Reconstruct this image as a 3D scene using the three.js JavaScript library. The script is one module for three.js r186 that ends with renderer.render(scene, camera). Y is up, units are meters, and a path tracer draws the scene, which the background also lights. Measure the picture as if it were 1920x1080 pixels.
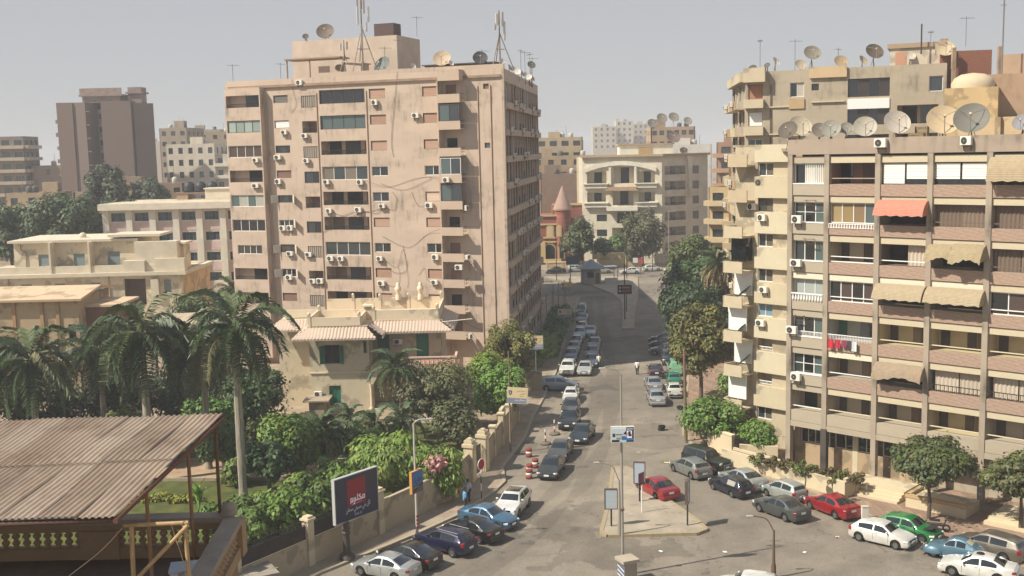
import * as THREE from 'three';
import { mergeGeometries, mergeVertices, toCreasedNormals } from 'three/addons/utils/BufferGeometryUtils.js';
import { MarchingCubes } from 'three/addons/objects/MarchingCubes.js';
import { RoundedBoxGeometry } from 'three/addons/geometries/RoundedBoxGeometry.js';

// ------------------------------------------------------------------ camera, sky, sun, exposure
const scene = new THREE.Scene();
const camera = new THREE.PerspectiveCamera(29.11, 1920 / 1080, 0.5, 6000);
camera.position.set(0, 27, 0);
camera.rotation.order = 'YXZ';
camera.rotation.set(-Math.atan(260 / 2080), 0, -0.023);
const renderer = new THREE.WebGLRenderer({ antialias: true });
renderer.setSize(1024, 576);
renderer.toneMapping = THREE.LinearToneMapping;
renderer.toneMappingExposure = 1.3;
renderer.shadowMap.enabled = true;

const SUN_TRAVEL = [Math.cos(22 * Math.PI / 180), Math.sin(22 * Math.PI / 180)];   // (x, depth) the light travels along the ground
const SUN_ELEV = 47 * Math.PI / 180;
const sunDir = new THREE.Vector3(-SUN_TRAVEL[0] * Math.cos(SUN_ELEV), Math.sin(SUN_ELEV), SUN_TRAVEL[1] * Math.cos(SUN_ELEV));
{
  const w = 512, h = 256, data = new Float32Array(w * h * 4);
  const hor = [0.452, 0.447, 0.44], mid = [0.388, 0.405, 0.435], zen = [0.165, 0.225, 0.34];
  for (let j = 0; j < h; j++) {
    const el = ((j + 0.5) / h - 0.5) * Math.PI;
    const e = Math.max(0, el) * 180 / Math.PI;
    const a = 1 - Math.exp(-e / 7), b = 1 - Math.exp(-e / 45);
    for (let i = 0; i < w; i++) {
      const phi = ((i + 0.5) / w - 0.5) * 2 * Math.PI;
      const d = new THREE.Vector3(Math.cos(el) * Math.cos(phi), Math.sin(el), Math.cos(el) * Math.sin(phi));
      const c = Math.max(0, d.dot(sunDir));
      const glow = 0.10 * Math.pow(c, 3) + 0.25 * Math.pow(c, 24);
      const k = (j * w + i) * 4;
      for (let q = 0; q < 3; q++) data[k + q] = hor[q] * (1 - a) + mid[q] * a * (1 - b) + zen[q] * a * b + glow * [1, 0.96, 0.88][q];
      data[k + 3] = 1;
    }
  }
  const sky = new THREE.DataTexture(data, w, h, THREE.RGBAFormat, THREE.FloatType);
  sky.mapping = THREE.EquirectangularReflectionMapping;
  sky.magFilter = sky.minFilter = THREE.LinearFilter;
  sky.needsUpdate = true;
  scene.background = sky;
  scene.environment = sky;
}
const sun = new THREE.DirectionalLight(new THREE.Color(1, 0.94, 0.83), 5.0);
sun.position.copy(sunDir).multiplyScalar(300).add(new THREE.Vector3(10, 0, -120));
sun.target.position.set(10, 0, -120);
sun.castShadow = true;
sun.shadow.radius = 1.4;
sun.shadow.mapSize.set(4096, 4096);
Object.assign(sun.shadow.camera, { left: -220, right: 220, top: 220, bottom: -220, near: 1, far: 800 });
scene.add(sun, sun.target);
scene.fog = new THREE.FogExp2(new THREE.Color(0.80, 0.80, 0.80), 0.00055);

// ------------------------------------------------------------------ helpers
function rng(seed) { let a = seed >>> 0; return () => { a = (a + 0x6D2B79F5) | 0; let t = Math.imul(a ^ (a >>> 15), 1 | a); t = (t + Math.imul(t ^ (t >>> 7), 61 | t)) ^ t; return ((t ^ (t >>> 14)) >>> 0) / 4294967296; }; }
const R0 = rng(77);
const PI = Math.PI, deg = a => a * PI / 180;
const usedNames = {};
function numbered(n) { const k = usedNames[n] = (usedNames[n] ?? -1) + 1; return k ? n + '_' + String(k).padStart(3, '0') : n; }
function finish(m) { m.castShadow = true; m.receiveShadow = true; return m; }
function asGeo(g) { if (!Array.isArray(g)) return g; return g.length === 1 ? g[0] : mergeGeometries(g.map(q => { const r = q.index ? q.toNonIndexed() : q.clone(); for (const k of Object.keys(r.attributes)) if (!['position', 'normal', 'uv', 'color'].includes(k)) r.deleteAttribute(k); return r; })); }
function part(parent, name, g, mat, x = 0, y = 0, z = 0, ry = 0, kind) {
  const m = finish(new THREE.Mesh(asGeo(g), mat)); m.name = name; m.position.set(x, y, z); m.rotation.y = ry; parent.add(m);
  if (kind) m.userData.kind = kind;
  return m;
}
function tag(o, label, category, group, kind) { o.userData.label = label; if (category) o.userData.category = category; if (group) o.userData.group = group; if (kind) o.userData.kind = kind; return o; }
function thing(name, label, category, x, d, y = 0, ry = 0, group) {
  const o = new THREE.Group(); o.name = numbered(name); o.position.set(x, y, -d); o.rotation.y = ry; scene.add(o);
  return tag(o, label, category, group);
}
function single(name, g, mat, label, category, x = 0, d = 0, y = 0, ry = 0, group, kind) {
  const m = finish(new THREE.Mesh(asGeo(g), mat)); m.name = numbered(name); m.position.set(x, y, -d); m.rotation.y = ry; scene.add(m);
  return tag(m, label, category, group, kind);
}
function structure(name, g, mat, y = 0) { const m = finish(new THREE.Mesh(asGeo(g), mat)); m.name = numbered(name); m.position.y = y; m.userData.kind = 'structure'; scene.add(m); return m; }
function copy(src, label, x, d, y = 0, ry = 0, group) {
  const o = src.clone(); o.name = numbered(src.name.replace(/_\d{3}$/, '')); o.position.set(x, y, -d); o.rotation.y = ry; scene.add(o);
  o.userData = { ...src.userData }; if (label) o.userData.label = label; if (group) o.userData.group = group;
  return o;
}
// box centred in x,z with its base at y=0, uv in metres
const boxCache = {};
function bx(w, h, d) {
  const key = [w, h, d].map(v => v.toFixed(3)).join();
  if (boxCache[key]) return boxCache[key];
  const g = new THREE.BoxGeometry(w, h, d); g.translate(0, h / 2, 0);
  const uv = g.attributes.uv, dims = [[d, h], [d, h], [w, d], [w, d], [w, h], [w, h]];
  for (let i = 0; i < uv.count; i++) { const f = dims[i >> 2]; uv.setXY(i, uv.getX(i) * f[0], uv.getY(i) * f[1]); }
  return boxCache[key] = g;
}
function mv(g, x = 0, y = 0, z = 0, rx = 0, ry = 0, rz = 0) { const r = g.clone(); const m = new THREE.Matrix4().makeRotationFromEuler(new THREE.Euler(rx, ry, rz)); m.setPosition(x, y, z); return r.applyMatrix4(m); }
const b3 = (w, h, d, x = 0, y = 0, z = 0, rx = 0, ry = 0, rz = 0) => mv(bx(w, h, d), x, y, z, rx, ry, rz);
function bar(p, q, r = 0.03, seg = 6, r2 = r) {   // round bar from p to q
  const a = new THREE.Vector3(...p), b = new THREE.Vector3(...q), len = a.distanceTo(b);
  const g = new THREE.CylinderGeometry(r2, r, len, seg); g.translate(0, len / 2, 0);
  g.applyQuaternion(new THREE.Quaternion().setFromUnitVectors(new THREE.Vector3(0, 1, 0), b.clone().sub(a).normalize()));
  return g.translate(a.x, a.y, a.z);
}
function tube(pts, r, seg = 12, rad = 5) { return new THREE.TubeGeometry(new THREE.CatmullRomCurve3(pts.map(p => new THREE.Vector3(...p))), seg, r, rad); }
function lathe(pts, seg = 12) { return new THREE.LatheGeometry(pts.map(p => new THREE.Vector2(p[0], p[1])), seg); }
// flat polygon in (x, depth), extruded upwards by t
function slab(pts, t, holes = []) {
  const s = new THREE.Shape(pts.map(p => new THREE.Vector2(p[0], p[1])));
  for (const h of holes) s.holes.push(new THREE.Path(h.map(p => new THREE.Vector2(p[0], p[1]))));
  const g = t ? new THREE.ExtrudeGeometry(s, { depth: t, bevelEnabled: false }) : new THREE.ShapeGeometry(s);
  g.rotateX(-PI / 2); return g;
}
// ------------------------------------------------------------------ textures: grain, stains and wear only
// a tileable noise field (8 cells wide, six octaves), looked up by every texture
function field(seed) {
  const N = 512, out = new Float32Array(N * N); let amp = 0.5, tot = 0;
  for (let o = 0, p = 8; o < 6; o++, p *= 2) {
    const r = rng(seed + o), g = new Float32Array(p * p); for (let i = 0; i < p * p; i++) g[i] = r();
    for (let j = 0; j < N; j++) { const y = j * p / N, yi = y | 0; let v = y - yi; v = v * v * (3 - 2 * v); const r0 = yi * p, r1 = ((yi + 1) % p) * p;
      for (let i = 0; i < N; i++) { const x = i * p / N, xi = x | 0, x1 = (xi + 1) % p; let u = x - xi; u = u * u * (3 - 2 * u); out[j * N + i] += amp * ((g[r0 + xi] * (1 - u) + g[r0 + x1] * u) * (1 - v) + (g[r1 + xi] * (1 - u) + g[r1 + x1] * u) * v); } }
    tot += amp; amp *= 0.55;
  }
  for (let i = 0; i < N * N; i++) out[i] /= tot; return out;
}
function texture(n, m, fn, repU, repV, srgb = true) {
  const data = new Uint8Array(n * m * 4);
  for (let j = 0; j < m; j++) for (let i = 0; i < n; i++) { const c = fn(i / n, j / m); const k = (j * n + i) * 4; for (let q = 0; q < 3; q++) data[k + q] = Math.max(0, Math.min(255, c[q] * 255)); data[k + 3] = 255; }
  const t = new THREE.DataTexture(data, n, m); t.wrapS = t.wrapT = THREE.RepeatWrapping; t.repeat.set(repU, repV); t.magFilter = THREE.LinearFilter; t.minFilter = THREE.LinearMipmapLinearFilter; t.generateMipmaps = true;
  if (srgb) t.colorSpace = THREE.SRGBColorSpace; t.needsUpdate = true; return t;
}
const nA = field(5), nB = field(90);
// p = number of cells across the texture (multiples of 8 tile)
const fbm = (u, v, p, o, f = nA) => { const k = p / 8 * 512; return f[((((v * k) | 0) % 512 + 512) % 512) * 512 + ((((u * k) | 0) % 512 + 512) % 512)]; };
const T = {};
T.plaster = texture(512, 512, (u, v) => { const b = 0.86 + 0.14 * fbm(u, v, 8, 6) + 0.06 * (R0() - 0.5); return [b, b * 0.995, b * 0.985]; }, 1 / 9, 1 / 9);
T.grime = texture(1024, 512, (u, v) => {
  const streak = Math.max(0, fbm(u, v * 0.125 + 0.1, 64, 3) - 0.5) * Math.max(0, fbm(u, v, 8, 4, nB) - 0.38);
  const blot = Math.max(0, fbm(u, v, 8, 6, nB) - 0.56);
  const b = 0.9 + 0.10 * fbm(u, v, 8, 6) - 1.4 * streak - 0.28 * blot + 0.05 * (R0() - 0.5);
  return [b, b * 0.985, b * 0.965];
}, 1 / 24, 1 / 12);
T.peel = texture(512, 512, (u, v) => { const q = fbm(u, v, 8, 6, nB) - 0.58; const b = 0.93 + 0.08 * fbm(u, v, 16, 5) + 0.05 * (R0() - 0.5) - (q > 0 ? 0.10 + q * 0.5 : 0); return [b, b * 0.98, b * 0.95]; }, 1 / 11, 1 / 11);
T.brick = texture(512, 512, (u, v) => { const row = Math.floor(v * 32), fu = (u * 16 + (row % 2) * 0.5) % 1, fv = (v * 32) % 1; const col = Math.floor(u * 16 + (row % 2) * 0.5) % 16; const m = fu < 0.06 || fv < 0.14; const k = 0.86 + 0.14 * (((row * 73 + col * 37) % 17) / 17) + 0.05 * (R0() - 0.5); return m ? [0.83, 0.82, 0.80] : [k, k * 0.95, k * 0.92]; }, 1 / 3.6, 1 / 2.4);
T.bark = texture(128, 256, (u, v) => { const b = 0.7 + 0.4 * fbm(u, v, 16, 4) - 0.1 * (fbm(u, v * 0.2, 24, 2) > 0.55 ? 1 : 0); return [b, b, b]; }, 1, 1);
T.fabric = texture(256, 256, (u, v) => { const b = 0.88 + 0.08 * Math.sin(v * 2 * PI * 12) + 0.12 * fbm(u, v, 8, 4) - 0.06; return [b, b * 0.98, b * 0.95]; }, 1 / 1.6, 1 / 1.6);
T.tin = texture(512, 512, (u, v) => { const rust = Math.max(0, fbm(u, v * 0.5, 16, 5, nB) - 0.5); const b = 0.86 + 0.16 * fbm(u, v, 8, 5) + 0.06 * (R0() - 0.5); return [b - rust * 0.35, b - rust * 0.45, b - rust * 0.5]; }, 1 / 5, 1 / 5);
T.paving = texture(512, 512, (u, v) => { const fu = (u * 16) % 1, fv = (v * 16) % 1, i = Math.floor(u * 16), j = Math.floor(v * 16); const m = fu < 0.07 || fv < 0.07; const k = 0.84 + 0.12 * (((i * 29 + j * 53) % 13) / 13) + 0.10 * (fbm(u, v, 8, 5) - 0.5) * 2; return m ? [k * 0.85, k * 0.84, k * 0.82] : [k, k * 0.98, k * 0.96]; }, 1 / 6.4, 1 / 6.4);
T.concrete = texture(512, 512, (u, v) => { const b = 0.8 + 0.2 * fbm(u, v, 8, 6) + 0.07 * (R0() - 0.5) - 0.5 * Math.max(0, fbm(u, v, 16, 4, nB) - 0.62); return [b, b * 0.985, b * 0.96]; }, 1 / 8, 1 / 8);
T.grass = texture(512, 512, (u, v) => { const b = 0.55 + 0.45 * fbm(u, v, 8, 6) + 0.2 * (R0() - 0.5), y = fbm(u, v, 8, 3, nB); return [b * (0.8 + 0.5 * y), b, b * 0.8]; }, 1 / 6, 1 / 6);
T.dust = texture(256, 256, (u, v) => { const b = 0.84 + 0.16 * fbm(u, v, 8) - 0.25 * Math.max(0, fbm(u, v, 24, 1, nB) - 0.6) + 0.03 * (R0() - 0.5); return [b, b * 0.995, b * 0.98]; }, 1, 1);
T.soil = texture(512, 512, (u, v) => { const b = 0.7 + 0.35 * fbm(u, v, 8, 6) + 0.1 * (R0() - 0.5); return [b, b * 0.97, b * 0.93]; }, 1 / 10, 1 / 10);
const LANE = [[15, 200], [12.5, 165], [11.5, 140], [9.8, 118], [7.4, 100], [4.2, 86], [-0.5, 74], [-7, 62], [-14, 52]];
// asphalt: dust, oil drips, tar repairs, wheel-worn lanes; uv are metres from (-60, 40) over 128 x 256 m
T.asphalt = texture(1536, 2048, (u, v) => {
  const x = u * 128, y = v * 256;
  const dust = fbm(u, v * 2, 12, 6, nB), fine = fbm(u, v * 2, 96, 4), r = R0();
  let b = 0.76 + 0.13 * (dust - 0.5) * 2 + 0.14 * (fine - 0.5) + 0.07 * (r - 0.5);
  const smear = fbm(u * 0.6 + v * 0.5, v * 4 - u * 1.2, 40, 3); b += 0.10 * (smear - 0.5);
  const patch = fbm(u + 0.3, v * 2, 20, 2, nB); if (patch > 0.66) b -= 0.10;
  const oil = fbm(u, v * 2 + 0.4, 60, 3, nB); if (oil > 0.72) b -= (oil - 0.72) * 1.1;
  const cr = Math.abs(fbm(u + 0.17, v * 2, 14, 5) - 0.5); if (cr < 0.004) b -= 0.13;
  // wheel-polished lane down the street, drifted dust along it, an old oil-dark patch by the right kerb
  const X = x - 60, D = y + 40, wob = (dust - 0.5) * 3; let lane = 99;
  for (let i = 0; i < LANE.length - 1; i++) { const [a0, a1] = LANE[i], [b0, b1] = LANE[i + 1]; const ex = b0 - a0, ey = b1 - a1, t = Math.max(0, Math.min(1, ((X - a0) * ex + (D - a1) * ey) / (ex * ex + ey * ey))); const q = Math.hypot(X - a0 - ex * t, D - a1 - ey * t); if (q < lane) lane = q; }
  const tr = Math.abs(lane - 0.9) + wob * 0.4; if (tr < 0.7) b -= 0.07 * (fine + 0.4); else if (lane > 2.6 + wob && lane < 5) b += 0.03;
  const pt = Math.hypot((X - 13.2) / 3.4, (D - 99.5) / 3.0) + wob * 0.22; if (pt < 1) b -= 0.06 + 0.05 * fine;
  const w = 0.5 + 0.5 * dust; return [b * (0.985 + 0.02 * w), b * 0.965, b * (0.93 - 0.03 * w)];
}, 1 / 128, 1 / 256);
T.asphalt.offset.set(60 / 128, -40 / 256);
// ------------------------------------------------------------------ materials
const mats = {};
function M(hex, o = {}) {
  const k = hex + JSON.stringify(Object.fromEntries(Object.entries(o).map(([a, b]) => [a, b && b.isTexture ? b.uuid : b])));
  return mats[k] ??= new (o.clearcoat !== undefined || o.transmission !== undefined ? THREE.MeshPhysicalMaterial : THREE.MeshStandardMaterial)({ color: new THREE.Color(hex), roughness: 0.85, side: THREE.DoubleSide, ...o });
}
const paint = (hex, metal = 0.25) => M(hex, { metalness: metal, roughness: 0.46, clearcoat: 1, clearcoatRoughness: 0.12, map: T.dust });
const glassDark = M('#14181b', { roughness: 0.08, metalness: 0.0, clearcoat: 1, clearcoatRoughness: 0.03 });
const glassGrey = M('#2f3638', { roughness: 0.12, clearcoat: 1, clearcoatRoughness: 0.05 });
const glassGreen = M('#4b5a58', { roughness: 0.15, clearcoat: 1, clearcoatRoughness: 0.05 });
const dark = M('#1c1916'), darker = M('#0f0e0d');
const blackMetal = M('#2a2826', { roughness: 0.6, metalness: 0.3 });
const greyMetal = M('#8d8d8a', { roughness: 0.5, metalness: 0.6 });
const rustMetal = M('#6b5443', { roughness: 0.85, metalness: 0.2 });
const white = M('#e4e1da', { roughness: 0.6 });
const whiteFrame = M('#d9d6cd', { roughness: 0.6 });
const brownFrame = M('#4a3a30', { roughness: 0.7 });
const shutterBrown = M('#8a6a57', { roughness: 0.8 });
const curtain = [M('#a39480'), M('#8d8276'), M('#b7aa97'), M('#776a5f')];
// ------------------------------------------------------------------ facades
// a face of a building: origin (x, d) relative to the building's group, angle phi; s runs along it, o points out of the wall
class Face {
  constructor(b, x, d, phi) { Object.assign(this, { b, x, d, phi, c: Math.cos(phi), s: Math.sin(phi) }); }
  at(s, h, o) { return [this.x + s * this.c + o * this.s, h, -this.d - s * this.s + o * this.c]; }
  put(name, g, mat, s, h, o = 0, parent) { const p = this.at(s, h, o); return part(parent ?? this.b, name, g, mat, p[0], p[1], p[2], this.phi); }
  world(s, h, o) { const p = this.at(s, h, o); return [p[0] + this.b.position.x, p[1] + this.b.position.y, p[2] + this.b.position.z]; }
}
function holeWall(w, h0, h1, holes, thick = 0.3) {
  const s = new THREE.Shape([[0, h0], [w, h0], [w, h1], [0, h1]].map(p => new THREE.Vector2(...p)));
  for (const [a, b, c, d] of holes) s.holes.push(new THREE.Path([[a, c], [a, d], [b, d], [b, c]].map(p => new THREE.Vector2(...p))));
  const g = new THREE.ExtrudeGeometry(s, { depth: thick, bevelEnabled: false }); g.translate(0, 0, -thick); return g;
}
const gc = {};
function cached(key, fn) { return gc[key] ??= fn(); }
function frameGeo(w, h, n, t = 0.06, d = 0.07, rows = 1) {
  return cached(`fr${w.toFixed(2)},${h.toFixed(2)},${n},${t},${rows}`, () => {
    const a = [b3(w, t, d, 0, 0, 0), b3(w, t, d, 0, h - t, 0), b3(t, h - 2 * t, d, -w / 2 + t / 2, t, 0), b3(t, h - 2 * t, d, w / 2 - t / 2, t, 0)];
    for (let i = 1; i < n; i++) a.push(b3(t, h - 2 * t, d * 0.8, -w / 2 + w * i / n, t, 0));
    for (let i = 1; i < rows; i++) a.push(b3(w - 2 * t, t * 0.7, d * 0.7, 0, h * i / rows, 0));
    return asGeo(a);
  });
}
function slats(w, h, pitch = 0.16) { return cached(`sl${w.toFixed(2)},${h.toFixed(2)},${pitch}`, () => { const a = [b3(w, h, 0.02, 0, 0, -0.02)], n = Math.max(2, Math.round(h / pitch)); for (let i = 0; i < n; i++) a.push(b3(w - 0.02, h / n * 0.82, 0.03, 0, h * i / n, 0.01, -0.12)); return asGeo(a); }); }
function folds(w, h, k = 0) { return cached(`fo${w.toFixed(2)},${h.toFixed(2)},${k}`, () => { const n = Math.max(10, Math.round(w * 14)), g = new THREE.PlaneGeometry(w, h, n, 1); g.translate(0, h / 2, 0); const p = g.attributes.position; for (let i = 0; i < p.count; i++) { const x = p.getX(i); p.setZ(i, 0.045 * Math.sin(x * 21 + k) + 0.02 * Math.sin(x * 47 + k * 2)); } g.computeVertexNormals(); return g; }); }
function liner(w, h, d) {   // five inner faces of a recess, open to the front (z = 0)
  return cached(`li${w.toFixed(2)},${h.toFixed(2)},${d}`, () => asGeo([b3(w, h, 0.04, 0, 0, -d - 0.02), b3(0.04, h, d, -w / 2 - 0.02, 0, -d / 2), b3(0.04, h, d, w / 2 + 0.02, 0, -d / 2), b3(w + 0.08, 0.04, d + 0.04, 0, -0.04, -d / 2 - 0.02), b3(w + 0.08, 0.04, d + 0.04, 0, h, -d / 2 - 0.02)]));
}
// a glazed window in a hole: frame mesh, one pane per light, optional sill
function win(F, s0, s1, h0, h1, { n = 2, fm = whiteFrame, gl = glassDark, o = -0.16, sill, rows = 1, open, curt } = {}) {
  const w = s1 - s0, h = h1 - h0, c = (s0 + s1) / 2;
  const f = F.put('window', frameGeo(w, h, n, w > 1.2 ? 0.07 : 0.05, 0.07, rows), fm, c, h0, o);
  const pw = w / n - 0.05;
  for (let i = 0; i < n; i++) { if (open === i) { part(f, 'window_interior', bx(pw, h - 0.1, 0.03), darker, -w / 2 + w * (i + 0.5) / n, 0.05, -0.12); continue; } part(f, 'pane', bx(pw, h - 0.09, 0.02), Array.isArray(gl) ? gl[i % gl.length] : gl, -w / 2 + w * (i + 0.5) / n, 0.045, -0.02); }
  if (curt !== undefined) part(f, 'curtain', folds(w * 0.96, h - 0.12, curt), curtain[curt % 4], 0, 0.06, 0.09);
  if (sill) part(f, 'sill', bx(w + 0.16, 0.07, 0.22), sill, 0, -0.07, 0.12);
  return f;
}
function shutterWin(F, s0, s1, h0, h1, mat = shutterBrown, o = -0.14, fm = brownFrame) {
  const w = s1 - s0, h = h1 - h0, f = F.put('window', frameGeo(w, h, 1, 0.05), fm, (s0 + s1) / 2, h0, o);
  part(f, 'roller_shutter', slats(w - 0.1, h - 0.1), mat, 0, 0.05, -0.01); return f;
}
// a deep loggia: recess, back doors, rail
function loggia(F, s0, s1, h0, h1, { d = 1.4, mat, doors = [], rail, railMat = blackMetal } = {}) {
  const w = s1 - s0, h = h1 - h0, l = F.put('loggia', liner(w, h, d), mat, (s0 + s1) / 2, h0, -0.302);
  for (const [a, b, c, e, m, kind] of doors) part(l, kind ?? 'balcony_door', kind === 'roller_shutter' ? slats(b - a, e - c) : kind === 'curtain' ? folds(b - a, e - c) : bx(b - a, e - c, 0.06), m, (a + b) / 2 - w / 2, c, -d + 0.06);
  if (rail) part(l, 'rail', railGeo(w, rail), railMat, 0, 0.02, 0.1);
  return l;
}
function railGeo(w, h, pitch = 0.14, t = 0.03) { return cached(`ra${w.toFixed(2)},${h},${pitch}`, () => { const a = [b3(w, 0.06, 0.06, 0, h, 0), b3(w, 0.04, 0.04, 0, 0.05, 0)], n = Math.round(w / pitch); for (let i = 0; i <= n; i++) a.push(b3(t, h, t, -w / 2 + w * i / n, 0.02, 0)); return asGeo(a); }); }

// ------------------------------------------------------------------ the setting: ground, roads, pavements
{
  const soil = M('#a08f78', { map: T.soil, roughness: 1 });
  const g = slab([[-1500, -60], [1500, -60], [1500, 3000], [-1500, 3000]], 0); structure('ground', g, soil, -0.06);
  structure('road', slab([[-24, 38], [70, 38], [70, 120], [60, 262], [-60, 262], [-60, 215], [8, 205], [-2, 120], [-24, 80]], 0), M('#a59e94', { map: T.asphalt, roughness: 0.95 }), 0);
  const pave = M('#a89884', { map: T.concrete, roughness: 0.95 }), kerb = M('#b0a48f', { map: T.concrete, roughness: 0.95 });
  // left block
  const kl = [[-15.6, 64.5], [-12.9, 69], [-11.1, 71.2], [-7.2, 76], [-4, 80.5], [-1.9, 85.2], [-1.0, 88], [-1.2, 92], [0.9, 102], [1.9, 110.5], [3.6, 121.6], [5.4, 135], [7.2, 154], [9.9, 179], [12.2, 200]];
  structure('pavement', slab([...kl, [-40, 214], [-120, 214], [-120, 50], [-17, 50]], 0.13), pave, 0);
  const kerbLine = (pts, w = 0.28) => { const gs = []; for (let i = 0; i < pts.length - 1; i++) { const [x0, d0] = pts[i], [x1, d1] = pts[i + 1], L = Math.hypot(x1 - x0, d1 - d0), n = Math.max(1, Math.round(L / 1.0)); for (let k = 0; k < n; k++) { const t = (k + 0.5) / n; gs.push(b3(L / n - 0.02, 0.16, w, x0 + (x1 - x0) * t, 0, -(d0 + (d1 - d0) * t), 0, Math.atan2(d1 - d0, x1 - x0), 0)); } } return gs; };
  structure('kerb', kerbLine(kl), kerb);
  // right block with its kerb
  const kr = [[46, 59.6], [32.4, 67.4], [29.1, 69.4], [27.3, 71.8], [25.6, 77.2], [24.6, 81.4], [17.2, 92.0], [16.0, 96.5], [15.9, 102.4], [17, 109], [18.8, 118.6], [20.8, 130], [23.3, 143.7], [31, 190], [38, 232]];
  structure('pavement', slab([...kr, [140, 232], [140, 40], [60, 40]], 0.13), M('#a28a76', { map: T.paving, roughness: 0.95 }), 0);
  structure('kerb', kerbLine(kr), kerb);
  // traffic islands
  const isl = [[5.9, 75.4], [6.3, 74.6], [12.5, 74.7], [13.3, 75.4], [13.0, 77.2], [11.5, 82.2], [10.3, 89.4], [9.2, 91.2], [8.2, 91.2], [6.9, 81.2]];
  const i1 = structure('traffic_island', slab(isl, 0.18), M('#aea392', { map: T.concrete, roughness: 0.95 }), 0);
  part(i1, 'kerb', kerbLine([...isl, isl[0]], 0.3).map(q => q.clone().scale(1, 1.3, 1)), M('#a99b7c', { map: T.concrete, roughness: 0.95 }));
  const isl2 = [[16.3, 163], [17.9, 162.8], [20, 180], [22.5, 197], [26, 228], [24, 230], [7, 232.9], [10, 226], [15.8, 217.3], [18.6, 203], [19.2, 193.5], [18.2, 180]];
  const i2 = structure('traffic_island', slab(isl2, 0.18), M('#aea392', { map: T.concrete, roughness: 0.95 }), 0);
  part(i2, 'kerb', kerbLine([...isl2, isl2[0]], 0.3), M('#a99b7c', { map: T.concrete, roughness: 0.95 }));
  structure('pavement', slab([[-60, 246], [60, 246], [60, 262], [-60, 262]], 0.13), pave, 0.004);
  structure('kerb', kerbLine([[-60, 246], [60, 246]]), kerb);
  // garden floor
  structure('lawn', slab([[-60, 72], [-16, 72], [-10.5, 78], [-5.6, 85.5], [-4, 100], [-6, 108], [-60, 108]], 0.02), M('#5f6b35', { map: T.grass, roughness: 1 }), 0.135);
  structure('garden_path', slab([[-60, 92], [-14, 89.5], [-10.5, 91.5], [-12, 94.5], [-60, 98]], 0.02), M('#b79c80', { map: T.concrete, roughness: 1 }), 0.15);
  for (const [a, b] of [[[[-60, 91.8], [-14, 89.3]], 'stone'], [[[-60, 98.2], [-12, 94.7]], 'stone']]) structure('path_edging', kerbLine(a, 0.25).map(q => q.clone().scale(1, 1.6, 1)), kerb, 0.15);
}

// ------------------------------------------------------------------ tan tower block
const AC = {};
function makeAC() {
  const g = thing('air_conditioner', '', 'air conditioner', 0, 0);
  part(g, 'case', new RoundedBoxGeometry(0.9, 0.62, 0.34, 2, 0.03), M('#d8d3c6', { roughness: 0.7 }), 0, 0.31, 0.24);
  const ring = lathe([[0.02, 0.02], [0.2, 0.02], [0.23, 0.03], [0.25, 0.0], [0.25, -0.02]], 14); ring.rotateX(PI / 2);
  const f = part(g, 'fan_grille', ring, M('#3a3733', { roughness: 0.8 }), -0.12, 0.31, 0.412);
  part(f, 'hub', bx(0.09, 0.09, 0.02), M('#8b877e'), 0, -0.045, 0.025);
  part(g, 'bracket', [b3(0.04, 0.04, 0.42, -0.3, -0.05, 0.2), b3(0.04, 0.04, 0.42, 0.3, -0.05, 0.2), b3(0.04, 0.3, 0.04, -0.3, -0.34, 0.02), b3(0.04, 0.3, 0.04, 0.3, -0.34, 0.02), b3(0.62, 0.04, 0.04, 0, -0.08, 0.03)], rustMetal);
  return g;
}
function placeAC(F, s, h, o, label, group, ry = 0) {
  const p = F.world(s, h, o);
  let g = AC.proto;
  if (!g) { g = AC.proto = makeAC(); tag(g, label, 'air conditioner', group); g.position.set(...p); g.rotation.y = F.phi + ry; }
  else g = copy(AC.proto, label, p[0], -p[2], p[1], F.phi + ry, group);
  g.scale.set(0.85 + 0.25 * R0(), 0.85 + 0.25 * R0(), 1);
  return g;
}
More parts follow.
